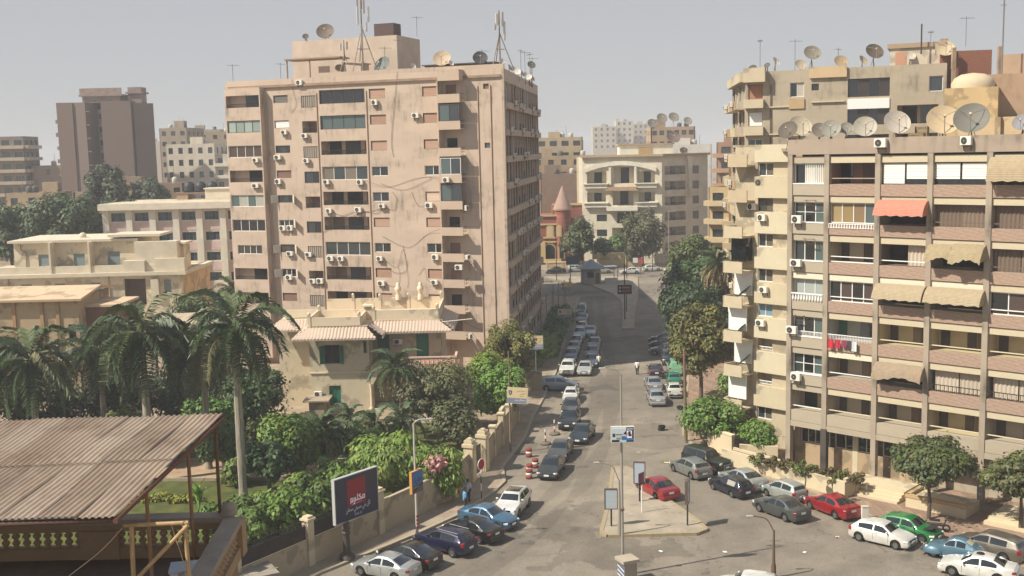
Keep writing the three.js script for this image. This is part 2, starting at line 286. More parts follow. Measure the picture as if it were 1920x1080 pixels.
{
  const wallM = M('#c8b5a3', { map: T.grime }), wall2 = M('#c3af9c', { map: T.grime }), inner = wallM;
  const b = thing('tower_block', 'tall tan plaster apartment tower with loggias and a narrow dark street side', 'building', -36, 144);
  const F = new Face(b, 0, 0, Math.atan2(-13, 35.6)), W = 37.9, H = 36.4;
  const S = new Face(b, 35.6, -13, Math.atan2(38, 4.94)), SW = 38.3;
  const P = 3.13, holes = [], todo = [];
  const brown = M('#7d5f50'), glassA = [glassGrey, glassDark], blueDoor = M('#34363f', { roughness: 0.5 });
  const cut = (s0, s1, h0, h1, fn) => { holes.push([s0, s1, h0, h1]); todo.push(fn); };
  const r = rng(31);
  for (let i = 0; i < 11; i++) {
    const y = 33.1 - P * i;
    if (y < 2) break;
    // small windows, column next to the protruding bay
    const B = [6.9, 9.0, y + 0.35 - (i > 5 ? 0.1 : 0), y + 1.3];
    cut(...B, () => {
      if (i === 0 || i === 8 || i === 3) shutterWin(F, ...B, i === 0 ? M('#6d6963') : brown);
      else if (i === 1) shutterWin(F, ...B, white);
      else win(F, ...B, { n: 3, gl: [glassDark, glassGrey, glassDark], fm: i % 2 ? whiteFrame : brownFrame });
      if ([4, 5, 6, 7].includes(i)) for (const q of i === 5 ? [1] : [0, 1]) F.put('window_shutter', slats(0.95, 1.0, 0.12), M('#cfc8b8'), q ? B[1] + 0.35 : B[0] - 0.3, B[2] - 0.02, 0.30).rotation.y += q ? -0.9 : 0.9;
    });
    const C = [10.9, 13.05, y - 0.35, y + 1.1];
    cut(...C, () => {
      if (i % 3 === 1 || i === 7) loggia(F, ...C, { d: 1.0, mat: inner, rail: 0.5, doors: [[0.2, 1.5, 0, 1.3, brown], [1.5, 2.0, 0, 1.3, glassDark]] });
      else if (i === 4) shutterWin(F, ...C, M('#b39a86'));
      else win(F, ...C, { n: 2, fm: brownFrame, gl: glassA, curt: i % 2 ? undefined : 1 });
    });
    const D = [13.45, 19.75, y, y + 1.68];
    cut(...D, () => {
      if (i === 0) win(F, ...D, { n: 4, fm: brownFrame, gl: glassDark, o: -0.25 });
      else if (i === 1) win(F, ...D, { n: 4, fm: brownFrame, gl: glassGreen, o: -0.25 });
      else if (i === 3) win(F, ...D, { n: 4, gl: [M('#6f6557', { roughness: 0.3 }), glassGrey, M('#776b5d', { roughness: 0.3 }), glassGrey] });
      else if (i === 6) win(F, ...D, { n: 4, gl: glassGrey });
      else loggia(F, ...D, { d: 1.5, mat: inner, rail: 0.45, doors: [[0.3, 1.9, 0, 1.66, i % 2 ? M('#7b685c') : dark], [2.5, 4.6, 0, 1.66, i === 4 ? dark : blueDoor], [5.2, 6.1, 0.4, 1.5, brown]] });
    });
    for (const [s0, k] of [[20.35, 0], [27.45, 1]]) {
      const E = [s0, s0 + 2.2, y + 0.42, y + 1.58];
      cut(...E, () => {
        if ((k ? [3, 6] : [3, 4, 6]).includes(i)) win(F, ...E, { n: 2, gl: glassA });
        else shutterWin(F, ...E, k && i === 4 ? M('#cdb49d') : [M('#b08d76'), M('#a5826d'), M('#b2907b')][i % 3]);
        if (i >= 8) F.put('sill', bx(2.4, 0.08, 0.15), wall2, s0 + 1.1, E[2] - 0.09, 0.075);
      });
    }
    if (i === 0 || i === 2) { const q = [35.3, 36.0, y + 1 - 0.6 * (i === 2), y + 1.6 - 0.6 * (i === 2)]; cut(...q, () => win(F, ...q, { n: 1, fm: brownFrame, gl: i ? glassGreen : brown })); }
  }
  F.put('wall', holeWall(W, 0, H, holes), wallM, 0, 0, 0);
  todo.forEach(f => f());
  // raised parapet over the right two thirds, vertical drain pipes
  F.put('parapet', bx(W - 13.4, 0.5, 0.3), wall2, 13.4 + (W - 13.4) / 2, H, -0.15);
  for (const s of [13.1, 19.98, 34.6, 36.2, 5.95]) F.put('drain_pipe', bar([0, 0, 0], [0, H - 2, 0], 0.06, 6), M('#b2937c'), s, 0.1, 0.07);
  // protruding bay on the left end
  const bh = [];
  const bw = 5.2, bo = 0.42;
  for (let i = 0; i < 10; i++) { const y = 33.0 - P * i; bh.push(i === 6 ? [0.8, 4.4, y + 0.2, y + 1.35] : [0.2, bw - 0.15, y, y + 1.5]); }
  const FB = new Face(b, ...(() => { const p = F.at(bo, 0, 1.05); return [p[0], -p[2]]; })(), F.phi);
  FB.put('bay_wall', holeWall(bw, 1.0, 35.3, bh, 0.25), wallM, 0, 0, 0);
  F.put('bay_side', bx(0.2, 34.3, 0.8), wallM, bo + 0.1, 1.0, 0.4); F.put('bay_side', bx(0.2, 34.3, 0.8), wallM, bo + bw - 0.1, 1.0, 0.4);
  F.put('bay_roof', bx(bw, 0.15, 1.05), wall2, bo + bw / 2, 35.3, 0.525);
  F.put('bay_soffit', bx(bw - 0.4, 0.15, 0.8), wall2, bo + bw / 2, 1.0, 0.4);
  bh.forEach((q, i) => {
    if (i === 1) win(FB, ...q, { n: 4, fm: brownFrame, gl: [M('#9aa79c', { roughness: 0.2 }), M('#87968f', { roughness: 0.2 })] });
    else if ([2, 4, 5, 6].includes(i)) win(FB, ...q, { n: 4, gl: i === 2 ? M('#4f413b', { roughness: 0.3 }) : i === 4 ? [glassGreen, M('#a5a497', { roughness: 0.3 })] : glassDark });
    else { const l = FB.put('loggia', liner(q[1] - q[0], q[3] - q[2], 0.75), inner, (q[0] + q[1]) / 2, q[2], -0.252); part(l, 'rail', railGeo(q[1] - q[0], 0.4), blackMetal, 0, 0.02, 0.08); part(l, 'balcony_door', bx(2.0, 1.45, 0.05), i === 0 ? M('#3f4650', { roughness: 0.4 }) : dark, 0.9, 0.02, -0.7); }
  });
  // stacked balconies near the street corner: a fin on the left, open on the right
  F.put('balcony_fin', bx(0.16, 33, 1.5), wallM, 30.05, 2.2, 0.75);
  for (let i = 0; i < 10; i++) {
    const y = 32.6 - P * i;
    F.put('balcony_slab', [b3(2.75, 0.14, 1.5, 0, 0, 0.75), b3(2.75, 0.85, 0.12, 0, 0.14, 1.44)], wall2, 31.5, y, 0);
    F.put('balcony_rail', [bar([0, 0.5, 0.1], [0, 0.5, 1.4], 0.025), bar([0, 1.05, 0.1], [0, 1.05, 1.4], 0.025), bar([0, 0.14, 0.75], [0, 1.05, 0.75], 0.02)], blackMetal, 32.82, y, 0);
    if (i === 1 || i === 3 || i === 4) { const w = win(F, 30.2, 32.8, y + 1.0, y + 2.95, { n: 2, fm: i === 3 ? whiteFrame : brownFrame, gl: [glassGreen, glassGrey], o: 1.44 }); }
    else { F.put('balcony_door', bx(1.3, 2.0, 0.06), [brown, M('#9b7c69'), dark][i % 3], 31.2, y + 0.15, 0.03); }
  }
  F.put('balcony_slab', b3(2.75, 1.25, 1.5, 0, 0, 0.75), wall2, 31.5, 35.15, 0);
  // street side: slabs and fins with deep shaded loggias
  const sm = wallM, sb = wall2;
  const sh = [], st = [];
  const bays = 13, bwid = (SW - 0.9) / bays;
  for (let i = 0; i < 11; i++) for (let k = 0; k < bays; k++) {
    const s0 = 0.6 + k * bwid + 0.12, q = [s0, s0 + bwid - 0.24, 33.2 - P * i - 0.75, 33.2 - P * i + 1.75]; if (q[2] < 1) continue;
    sh.push(q); st.push([q, i, k]);
  }
  S.put('wall', holeWall(SW, 0, H, sh), sm, 0, 0, 0);
  const shades = [M('#6f5247'), M('#8a6a5c'), M('#5a463e'), M('#94735f'), M('#47403c')];
  for (const [q, i, k] of st) {
    const v = r();
    if (v < 0.45) shutterWin(S, ...q, shades[(r() * 5) | 0], -0.2);
    else if (v < 0.75) win(S, ...q, { n: 2, fm: v < 0.6 ? brownFrame : whiteFrame, gl: r() < 0.5 ? glassDark : glassGrey, o: -0.22 });
    else loggia(S, ...q, { d: 1.1, mat: sm, rail: 0.95, doors: [[0.3, 1.5, 0, 2.2, shades[(r() * 5) | 0]]] });
  }
  for (let i = 0; i < 11; i++) { const y = 32.3 - P * i; if (y > 1) S.put('balcony_band', bx(SW - 0.6, 0.75, 0.42), sb, SW / 2, y - 0.55, 0.21); }
  for (let i = 0; i < 11; i++) for (let k = 0; k < 6; k++) if (r() < 0.62) { const y = 32.4 - P * i; if (y > 4) placeAC(S, 2 + r() * 34, y - 0.35 + r() * 0.3, 0.44, 'small white air conditioner on the shaded street side of the tan tower', 'air conditioners on the shaded side of the tan tower'); }
  // closing walls and roof
  const pB = [-18.5 + 35.6 + 4.94, 20];   // not seen from the street
  b.add(finish(Object.assign(new THREE.Mesh(slab([[0.3, -0.4], [35.2, -13.1], [40.2, 24.7], [4, 36]], 0.3), M('#a48b77', { map: T.concrete })), { name: 'roof_deck' })));
  b.children[b.children.length - 1].position.y = 35.4;
  const back = (x0, d0, x1, d1, h0, h1, mat, name = 'wall', t = 0.3) => part(b, name, bx(Math.hypot(x1 - x0, d1 - d0), h1 - h0, t), mat, (x0 + x1) / 2, h0, -(d0 + d1) / 2, Math.atan2(d1 - d0, x1 - x0));
  back(0.1, 0.4, 4, 36, 0, H, wallM); back(4, 36, 40.3, 25, 0, H, wallM);
  // roof house (stair and lift room)
  const rw = M('#cab7a4', { map: T.plaster });
  const rh = [7.8, 9.0], L2 = F.at(8.2, 0, -6), R2 = F.at(23.6, 0, -6);
  const pt = F.put('roof_house', bx(15.2, 6.0, 7), rw, 13.4, 35.7, -10.5);
  part(pt, 'doorway', bx(1.6, 2.2, 0.06), M('#6d5a50'), -3.0, 0.4, 3.51);
  F.put('roof_canopy', [b3(8.0, 0.18, 2.6, 0, 2.9, 0), b3(0.14, 2.9, 0.14, -3.8, 0, 1.0), b3(0.14, 2.9, 0.14, -0.5, 0, 1.0)], M('#8f7560'), 11.0, 36.0, -4.2);
  F.put('stair_head', [b3(2.2, 2.2, 2.2, 0, 0, 0), b3(2.6, 0.15, 2.6, 0, 2.2, 0, 0, 0, -0.12)], rw, 16.6, 36.0, -4.4);
  F.put('tank_room', bx(2.8, 1.9, 2.2), M('#4f3d38'), 17.8, 41.7, -11);
  F.put('roof_shed', [b3(9, 1.4, 3, 0, 0, 0), b3(9.6, 0.12, 3.6, 0, 1.4, 0)], M('#5b5049'), 30.6, 36.0, -5.5);
  // air conditioners on the front
  const acs = [[10.9, 35.5], [21.2, 32.7], [11.3, 29.0], [8.4, 29.5], [4.7, 26.1], [7.3, 26.4], [11.4, 25.9], [14.1, 23.2], [18.8, 23.1], [4.5, 22.9], [7.2, 23.3], [7.5, 17.4], [8.6, 17.4], [14.3, 19.6], [18.4, 19.7], [21.7, 20.2], [8.4, 14.2], [11.1, 14.1], [14.2, 13.6], [15.7, 13.6], [21.1, 13.7], [8.1, 11.1], [11.5, 10.7], [12.6, 10.7], [21.2, 10.6], [26.6, 31.0], [28.0, 20.2], [28.6, 13.9], [28.4, 10.9]];
  for (const [s, h] of acs) placeAC(F, s, h, s < 5.6 ? 1.06 : 0.02, 'white air conditioner unit bracketed on the sunlit front of the tan tower', 'air conditioners on the front of the tan tower');
  for (const [s, h] of [[31.0, 23.3], [32.3, 12.9]]) placeAC(F, s, h, 1.52, 'white air conditioner on a balcony parapet of the tan tower', 'air conditioners on the balconies of the tan tower');
  for (const h of [19.9, 14.1, 4.5]) placeAC(F, 32.9, h, 0.9, 'white air conditioner turned sideways on the open end of a tan tower balcony', 'sideways air conditioners beside the tan tower balconies', PI / 2);
  // loose cables drooping over the wall
  const cab = M('#3d342e', { roughness: 0.8 });
  const cable = (pts, r = 0.016) => { const m = single('cable', tube(pts.map(p => F.world(p[0], p[1], p[2] ?? 0.08)), r, 30, 4), cab, 'thin dark cable drooping across the tan tower wall', 'cable', 0, 0, 0, 0, 'cables on the tan tower wall'); return m; };
  cable([[19.5, 23.6, 0.3], [22.5, 22.8], [26, 23.7], [28.5, 23.9], [31.2, 23.2, 1.0]]); cable([[21.5, 23.2], [24.5, 22.4], [27.5, 23.4], [28.4, 23.8]]);
  cable([[21.5, 16.7], [25, 15.4], [28, 17.2], [32.5, 18.3, 1.2]]); cable([[21.7, 13.8], [23.3, 12.9], [24.2, 15.2], [24.6, 12.6], [23.2, 12.2], [21.8, 13]]); cable([[24.3, 15.6], [24.8, 11], [24.6, 10.4]], 0.015);
  cable([[21.8, 20.3], [23.3, 20], [23.6, 21.3], [23.1, 22.2]]); cable([[21.4, 10.8], [23.2, 10.6], [23.7, 12], [23.4, 13.2]]); cable([[26.2, 12], [27, 12.9], [27.4, 11.4], [28.2, 11]]); cable([[25.6, 22.2], [26.6, 20.4], [27.6, 20.6]]);
  cable([[32, 6.4], [34.5, 5.5], [37.2, 6.9]]); cable([[9.8, 36.2], [9.9, 34.8], [10.2, 33.2], [9.5, 32.2]]); cable([[13.2, 17.2], [18, 19.4], [22, 20.2]], 0.02); cable([[24.3, 36.5], [23.8, 33], [23.2, 28], [23.4, 26.4]], 0.02);
  cable([[14.5, 19.8], [16, 19.3], [18.3, 19.9], [21, 19.6], [21.6, 20.2]], 0.02);
}

// ------------------------------------------------------------------ corner block with brick bands, right of the street
{
  const plast = M('#b0a592', { map: T.grime }); const beam = M('#c5bba2', { map: T.peel }), brickM = M('#b09b8a', { map: T.brick }), pier = M('#a69a89', { map: T.grime }), inner = plast, innerLight = M('#c4b48f', { map: T.plaster }), panel = M('#c8c0a8', { map: T.peel }), cream = M('#d8cdb0', { map: T.peel });
  const b = thing('corner_apartment_block', 'beige apartment block with pinkish brick balcony bands and striped awnings', 'building', 22.7, 90.4);
  const F = new Face(b, 0, 0, Math.atan2(-6.9, 7.2)), L = 24.6, H = 27.25, P = 3.1;
  const bays = [[0.42, 3.2], [3.64, 7.45], [7.88, 11.56], [11.9, 15.87], [16.2, 20.1], [20.45, 24.3]];
  const piers = [0.2, 3.42, 7.66, 11.73, 16.03, 20.28, 24.45];
  for (const s of piers) F.put('pier', bx(0.42, H - 1.2, 0.5), pier, s, 0, -0.02);
  F.put('roof_beam', bx(L, 1.2, 0.55), M('#a69787', { map: T.grime }), L / 2, H - 1.2, -0.02);
  const dull = [M('#6b5a4b'), M('#57483d'), M('#7c6a58'), M('#4b4038')];
  const brownCurt = M('#6d5c4e'), creamCurt = M('#b9ab98');
  const lintelWhite = M('#ded6c2', { map: T.peel });
  const awn = (s0, s1, h, mat, drop, out, name = 'awning', torn) => {
    const w = s1 - s0 + 0.2, n = 14, m = 6, g = new THREE.PlaneGeometry(1, 1, n, m), p = g.attributes.position, rr = rng(s0 * 100 + h);
    for (let i = 0; i <= m; i++) for (let j = 0; j <= n; j++) { const k = i * (n + 1) + j, v = i / m, u = j / n; const a = v * 1.15; p.setXYZ(k, (u - 0.5) * w, -drop * (1 - Math.cos(a)) / (1 - Math.cos(1.15)) * 0.75 - drop * 0.25 * v + (i === m ? 0.05 * Math.sin(j * 2.1) : 0) - (torn ? v * 0.18 * Math.sin(u * 6 + 1) + 0.06 * rr() : 0), out * Math.sin(a) / Math.sin(1.15) + (torn ? 0.1 * rr() * v : 0)); }
    g.computeVertexNormals();
    const uv = g.attributes.uv; for (let i = 0; i < uv.count; i++) uv.setXY(i, uv.getX(i) * w, uv.getY(i) * 2);
    const a = F.put(name, g, mat, (s0 + s1) / 2, h, 0.22);
    for (const q of [-1, 1]) { const sh = new THREE.Shape([[0, 0], [out * 0.5, -drop * 0.22], [out, -drop], [out * 0.92, -drop], [0, -drop * 0.95]].map(v => new THREE.Vector2(...v))); const sg = new THREE.ExtrudeGeometry(sh, { depth: 0.01, bevelEnabled: false }); sg.rotateY(-PI / 2); part(a, 'awning_side', sg, mat, q * w / 2, -0.02, 0); }
    return a;
  };
  const strip = M('#b3a488', { map: T.fabric }), redAwn = M('#cf8a76', { map: T.fabric }), tornAwn = M('#a99a7b', { map: T.fabric }), paleAwn = M('#b2a184', { map: T.fabric });
  const box = (k, i, mat = inner, doors = []) => { const [s0, s1] = bays[i], y = 22.8 - P * k + 0.9; const l = F.put('loggia', liner(s1 - s0, 1.68, 1.5), mat, (s0 + s1) / 2, y, -0.22); doors.forEach(([a, e, m, kind]) => part(l, kind ?? 'balcony_door', kind === 'curtain' ? folds((e - a) * (s1 - s0), 1.6, k + i) : bx((e - a) * (s1 - s0), 1.62, 0.05), m, ((a + e) / 2 - 0.5) * (s1 - s0), 0.02, kind === 'curtain' ? -0.25 : -1.44)); return l; };
  const bars = (k, i, mat, hh = [0.42]) => { const [s0, s1] = bays[i]; F.put('handrail', hh.map(h => b3(s1 - s0, 0.07, 0.07, 0, h, 0)), mat, (s0 + s1) / 2, 22.8 - P * k + 0.9, -0.08); };
  for (let k = 0; k <= 6; k++) {
    const fb = 22.8 - P * k;
    bays.forEach(([s0, s1], i) => {
      const c = (s0 + s1) / 2, w = s1 - s0, y = fb + 0.9;
      // parapet band, shadow gap below it, beam over the opening
      if (k < 6 || i > 0) F.put(i ? 'brick_band' : 'parapet_band', bx(w, 0.9, 0.3), i === 0 || k === 6 ? plast : brickM, c, fb, 0.0);
      else F.put('parapet_band', bx(w, 0.9, 0.3), plast, c, fb, 0.0);
      F.put('floor_slab', bx(w, 0.12, 0.3), plast, c, fb - 0.1, -0.3);
      F.put('lintel', bx(w, k === 0 ? 0.52 : 0.48, 0.22), (k === 3 && i <= 3) || (k === 5 && i === 1) ? lintelWhite : i ? beam : plast, c, y + 1.66, -0.06);
      if (i === 0) {
        if (k === 6) { box(k, 0, inner, [[0.1, 0.5, dark]]); bars(k, 0, white, [0.3]); return; }
        const q = [s0, s1, y, y + 1.64];
        if (k === 3) { const f = win(F, ...q, { n: 3, gl: M('#9aa09a', { roughness: 0.3 }), o: -0.3 }); const bl = []; for (let n = 0; n < 11; n++) bl.push(mv(lathe([[0.05, 0], [0.09, 0.1], [0.1, 0.2], [0.05, 0.4], [0.07, 0.55]], 7), -w / 2 + w * (n + 0.5) / 11, 0, 0)); bl.forEach(g => F.put('baluster', g, white, c, fb + 0.75, 0.17)); F.put('handrail', bx(w, 0.09, 0.2), white, c, fb + 1.3, 0.17); return; }
        win(F, ...q, { n: 3, fm: k === 0 || k === 5 ? white : whiteFrame, gl: k === 0 ? [glassDark, M('#c6c1b2'), M('#b2ab9c')] : [glassGrey, glassDark, glassGreen], o: -0.25, rows: k === 1 || k === 5 ? 2 : 1 });
        if (k === 0) F.put('window_grille', railGeo(1.8, 1.6, 0.17, 0.05), white, c + 0.5, y, -0.12);
        if (k === 4) F.put('handrail', railGeo(w, 0.5, 0.12), white, c, y - 0.1, 0.05);
        F.put('sill', bx(w, 0.08, 0.25), white, c, y - 0.02, 0.06);
        return;
      }
      const key = k * 10 + i, q = [s0, s1, y, y + 1.64];
      if (key === 2 || key === 3) { const f = win(F, ...q, { n: 2, fm: blackMetal, gl: glassDark, o: -0.2 }); for (const e of [-0.25, 0.25]) part(f, 'roller_blind', slats(w * 0.46, key === 2 && e < 0 ? 1.5 : 1.15, 0.2), M('#e6e2d6'), e * w, key === 2 && e < 0 ? 0.07 : 0.42, 0.06); return; }
      if (key === 4) { box(k, i, inner, [[0.1, 0.8, dull[0]]]); awn(s0, s1, y + 2.0, paleAwn, 1.7, 0.9); return; }
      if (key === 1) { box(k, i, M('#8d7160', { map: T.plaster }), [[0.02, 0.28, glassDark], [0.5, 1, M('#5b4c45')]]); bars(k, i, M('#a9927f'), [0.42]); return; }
      if (key === 11) { win(F, ...q, { n: 4, fm: whiteFrame, gl: [M('#97835c', { roughness: 0.4 }), M('#8c774f', { roughness: 0.4 }), M('#806a4e', { roughness: 0.4 }), glassGreen], o: -0.22 }); bars(k, i, white, [0.05]); F.put('balustrade', railGeo(w, 0.34, 0.22, 0.07), white, c, y - 0.38, 0.18); return; }
      if (key === 12) { box(k, i, inner, [[0, 1, dark]]); awn(s0, s1, y + 1.95, redAwn, 1.15, 1.05); return; }
      if (key === 23) { box(k, i, inner, [[0.05, 0.9, dark]]); awn(s0, s0 + w * 0.48, y + 1.85, tornAwn, 1.05, 1.0, 'awning', true); awn(s0 + w * 0.47, s1, y + 1.95, tornAwn, 1.2, 1.15, 'awning', true); return; }
      if (key === 32 || key === 33) { box(k, i, inner, [[0.05, 0.95, dark]]); awn(s0, s1, y + 1.75, strip, 1.1, 1.05); return; }
      if (key === 52) { box(k, i, inner, [[0.05, 0.9, dark]]); awn(s0, s1, y + 1.85, M('#a3917a', { map: T.fabric }), 1.1, 0.8, 'awning', true); return; }
      if (key === 31 || key === 34) { win(F, ...q, { n: key === 31 ? 4 : 3, fm: white, gl: [glassDark, M('#4b3d38', { roughness: 0.3 })], o: -0.18 }); bars(k, i, white, [0.32]); return; }
      if (key === 13 || key === 14 || key === 24 || key === 15 || key === 25) { box(k, i, inner, [[0, 0.5, brownCurt, 'curtain'], [0.5, 1, M('#7a6859'), 'curtain']]); bars(k, i, M('#6a594b'), [0.3]); return; }
      if (key === 53 || key === 54 || key === 55) { box(k, i, inner, [[0.08, 0.53, creamCurt, 'curtain'], [0.55, 1, M('#b0a28f'), 'curtain']]); F.put('iron_railing', railGeo(w, 0.5, 0.3, 0.035), blackMetal, c, y, 0.0); return; }
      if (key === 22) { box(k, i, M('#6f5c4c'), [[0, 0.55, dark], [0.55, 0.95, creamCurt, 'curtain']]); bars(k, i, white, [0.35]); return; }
      if (key === 41) { box(k, i, M('#b0aca0', { map: T.plaster }), [[0.02, 0.2, M('#3f6b52')], [0.5, 0.7, M('#77787b')], [0.72, 0.9, glassDark]]); F.put('balustrade', railGeo(w, 0.5, 0.13, 0.035), white, c, y - 0.1, 0.12); return; }
      // plain open loggias
      box(k, i, (key + k) % 3 === 0 || k === 4 ? innerLight : inner, [[0.05, 0.22, dull[3]], [0.55, 0.72, dull[(k + i) % 4]], [0.74, 0.98, dull[(k + i + 1) % 4]]]);
      bars(k, i, k === 4 || k === 6 ? cream : white, k === 2 ? [0.05, 0.45] : [0.36]);
    });
  }
  // laundry on the balcony of the fifth row
  const laundry = [['#c22f3c', 0.35, 0.75], ['#b03040', 0.95, 0.7], ['#8d3a4d', 1.5, 0.55], ['#4a4346', 1.95, 0.6], ['#cfd0d0', 2.35, 0.8]];
  laundry.forEach(([c, s, h], i) => { const p = F.world(3.7 + s, 11.05 - h + 0.35, 0.42); single('hanging_laundry', folds(0.46, h, i), M(c), ['red', 'dark red', 'maroon', 'charcoal', 'pale grey'][i] + ' garment drying on the white balcony rail of the brick banded block', 'laundry', p[0], -p[2], p[1], F.phi); });
  // canopy slab over the ground floor, recessed shopfronts, columns
  F.put('first_floor_slab', bx(L, 0.45, 1.0), plast, L / 2, 3.72, -0.3);
  F.put('ground_floor_wall', bx(11.2, 2.0, 0.2), M('#ab987c', { map: T.peel }), 5.8, 0.05, -1.3); F.put('ground_floor_wall', bx(L, 3.7, 0.2), M('#a4927a', { map: T.plaster }), L / 2, 0.05, -4.2);
  for (const [s, w] of [[1.9, 2.6], [5.5, 3.6], [9.5, 3.4]]) { const g = F.put('ribbon_window', frameGeo(w, 1.6, 4, 0.07), M('#cfc4ab'), s, 2.08, -1.35); part(g, 'pane', bx(w - 0.1, 1.5, 0.04), glassDark, 0, 0.05, -0.03); }
  for (const s of [13.8, 18.2]) { const g = F.put('shopfront', frameGeo(2.6, 2.6, 3, 0.08), M('#3f352d'), s, 0.4, -4.04); part(g, 'pane', bx(2.5, 2.5, 0.04), glassDark, 0, 0.05, -0.04); }
  for (const s of [0.3, 5.5, 9.5, 20.2]) F.put('column', bx(0.45, 3.7, 0.45), s === 5.5 ? M('#cbc0a2', { map: T.plaster }) : M('#b9a988', { map: T.peel }), s, 0.05, -1.4);
  F.put('column', bx(0.5, 3.9, 0.45), M('#4c4742', { map: T.peel }), 3.45, 0, 0.1);
  // body behind the facade and roof
  part(b, 'roof_deck', slab([[0.3, 0.2], [17.4, -16.2], [29.5, -4], [12.4, 12.5], [4.5, 7.5], [0.6, 5.0]], 0.25), M('#a99884', { map: T.concrete }), 0, 26.3, 0);
  for (const [x0, d0, x1, d1] of [[0.4, 0.3, 1.6, 4.8], [17.6, -16.6, 29.5, -4.2], [29.5, -4, 12.4, 12.5]]) part(b, 'wall', bx(Math.hypot(x1 - x0, d1 - d0), 26.3, 0.3), plast, (x0 + x1) / 2, 0, -(d0 + d1) / 2, Math.atan2(d1 - d0, x1 - x0));
  part(b, 'rear_core', bx(23, 26, 0.2), plast, 9.9, 0.1, 6.1, F.phi);
  // set-back wing with blank panels and end balconies
  const wx = 20.2 - 22.7, wd = 99.5 - 90.4, V = new Face(b, wx, wd, Math.atan2(-4.3, 4.1)), VL = 5.94;
  const vh = [];
  for (let k = 0; k < 8; k++) vh.push([2.35, 3.9, 24.3 - P * k - 0.12, 25.35 - P * k]);
  V.put('wall', holeWall(VL, 0, 26.9, vh, 0.3), M('#b9ae97', { map: T.peel }), 0, 0, 0);
  V.put('roof_slab', bx(VL + 0.6, 0.2, 6), plast, VL / 2, 26.7, -3);
  vh.forEach((q, k) => {
    if (k === 5 || k === 6) loggia(V, ...q, { d: 0.8, mat: inner, rail: 0.3, railMat: white });
    else win(V, ...q, { n: 2, gl: k === 4 ? M('#6f8c99', { roughness: 0.3 }) : [glassGrey, M('#5d564c', { roughness: 0.4 })], fm: k === 1 ? brownFrame : whiteFrame });
    V.put('blank_panel', k === 0 ? bx(3.5, 1.5, 0.45) : bx(3.5, 1.85, 0.45), k % 3 === 1 ? M('#c2b89e', { map: T.peel }) : panel, 4.05, k === 0 ? 25.4 : 22.3 - P * (k - 1) + 0.05 - (k > 0 ? 0.05 : 0) - P * 0 , 0.225);
    // end balconies on the left with white party wall and slanting green awning
    if (k >= 2) {
      const y = 21.9 - P * (k - 1);
      V.put('end_balcony', [b3(2.0, 0.16, 1.9, 0, 0, 0.4), b3(2.0, 0.85, 0.12, 0, 0.16, 1.29), b3(0.12, 0.85, 1.9, -0.95, 0.16, 0.4)], M('#c0b59c', { map: T.peel }), 1.0, y, 0.55);
      if (k > 3) V.put('party_wall', bx(1.9, 2.15, 0.12), white, 0.95, y + 0.95, 0.08 + (k % 2) * 0.9);
      if (k >= 4 && k < 7) V.put('green_awning', [b3(0.9, 0.05, 1.5, 0, 0, 0, 0.3, 0, 0.75)], M('#35503f', { map: T.fabric }), 1.5, y + 1.35, 0.9);
      if (k === 3) V.put('glazed_box', bx(1.6, 2.1, 0.9), glassDark, 1.05, y + 1.0, 0.55);
    } else V.put('end_balcony', [b3(2.0, 0.16, 1.2, 0, 0, 0.4), b3(2.0, 0.9, 0.12, 0, 0.16, 0.94)], M('#b9aa90', { map: T.peel }), 1.0, 21.9 - P * (k - 1) , 0.2);
  });
  for (const [s, h] of [[2.77, 23.3], [3.23, 20.3], [3.44, 14.0], [3.13, 11.0], [1.9, 21.2]]) placeAC(V, s, h, h > 21.5 || s < 2 ? 0.04 : 0.46, 'white air conditioner on the blank panels beside the brick banded facade', 'air conditioners on the set-back wing');
  for (const [s, h] of [[7.99, 26.5], [14.43, 26.55]]) placeAC(F, s, h, 0.27, 'white air conditioner on the roof beam of the brick banded block', 'air conditioners on the roof beam');
  for (const [s, h] of [[1.0, 20.55], [0.95, 17.05], [0.62, 11.5], [1.04, 7.65]]) placeAC(F, s, h, 0.24, 'white air conditioner under a window of the narrow plaster bay', 'air conditioners on the narrow plaster bay');
  for (const [s, h] of [[2.1, 22.4], [2.0, 19.3], [1.2, 13.0]]) { const p = F.world(s, h, 0.17); single('empty_bracket', [b3(0.8, 0.04, 0.04, 0, 0, 0.4), b3(0.04, 0.04, 0.4, -0.4, 0, 0.2), b3(0.04, 0.04, 0.4, 0.4, 0, 0.2), b3(0.04, 0.4, 0.04, -0.4, -0.4, 0), b3(0.04, 0.4, 0.04, 0.4, -0.4, 0), b3(0.8, 0.04, 0.04, 0, -0.4, 0)], rustMetal, 'empty rusty air conditioner bracket on the narrow plaster bay', 'bracket', p[0], -p[2], p[1], F.phi, 'empty brackets on the narrow plaster bay'); }
}
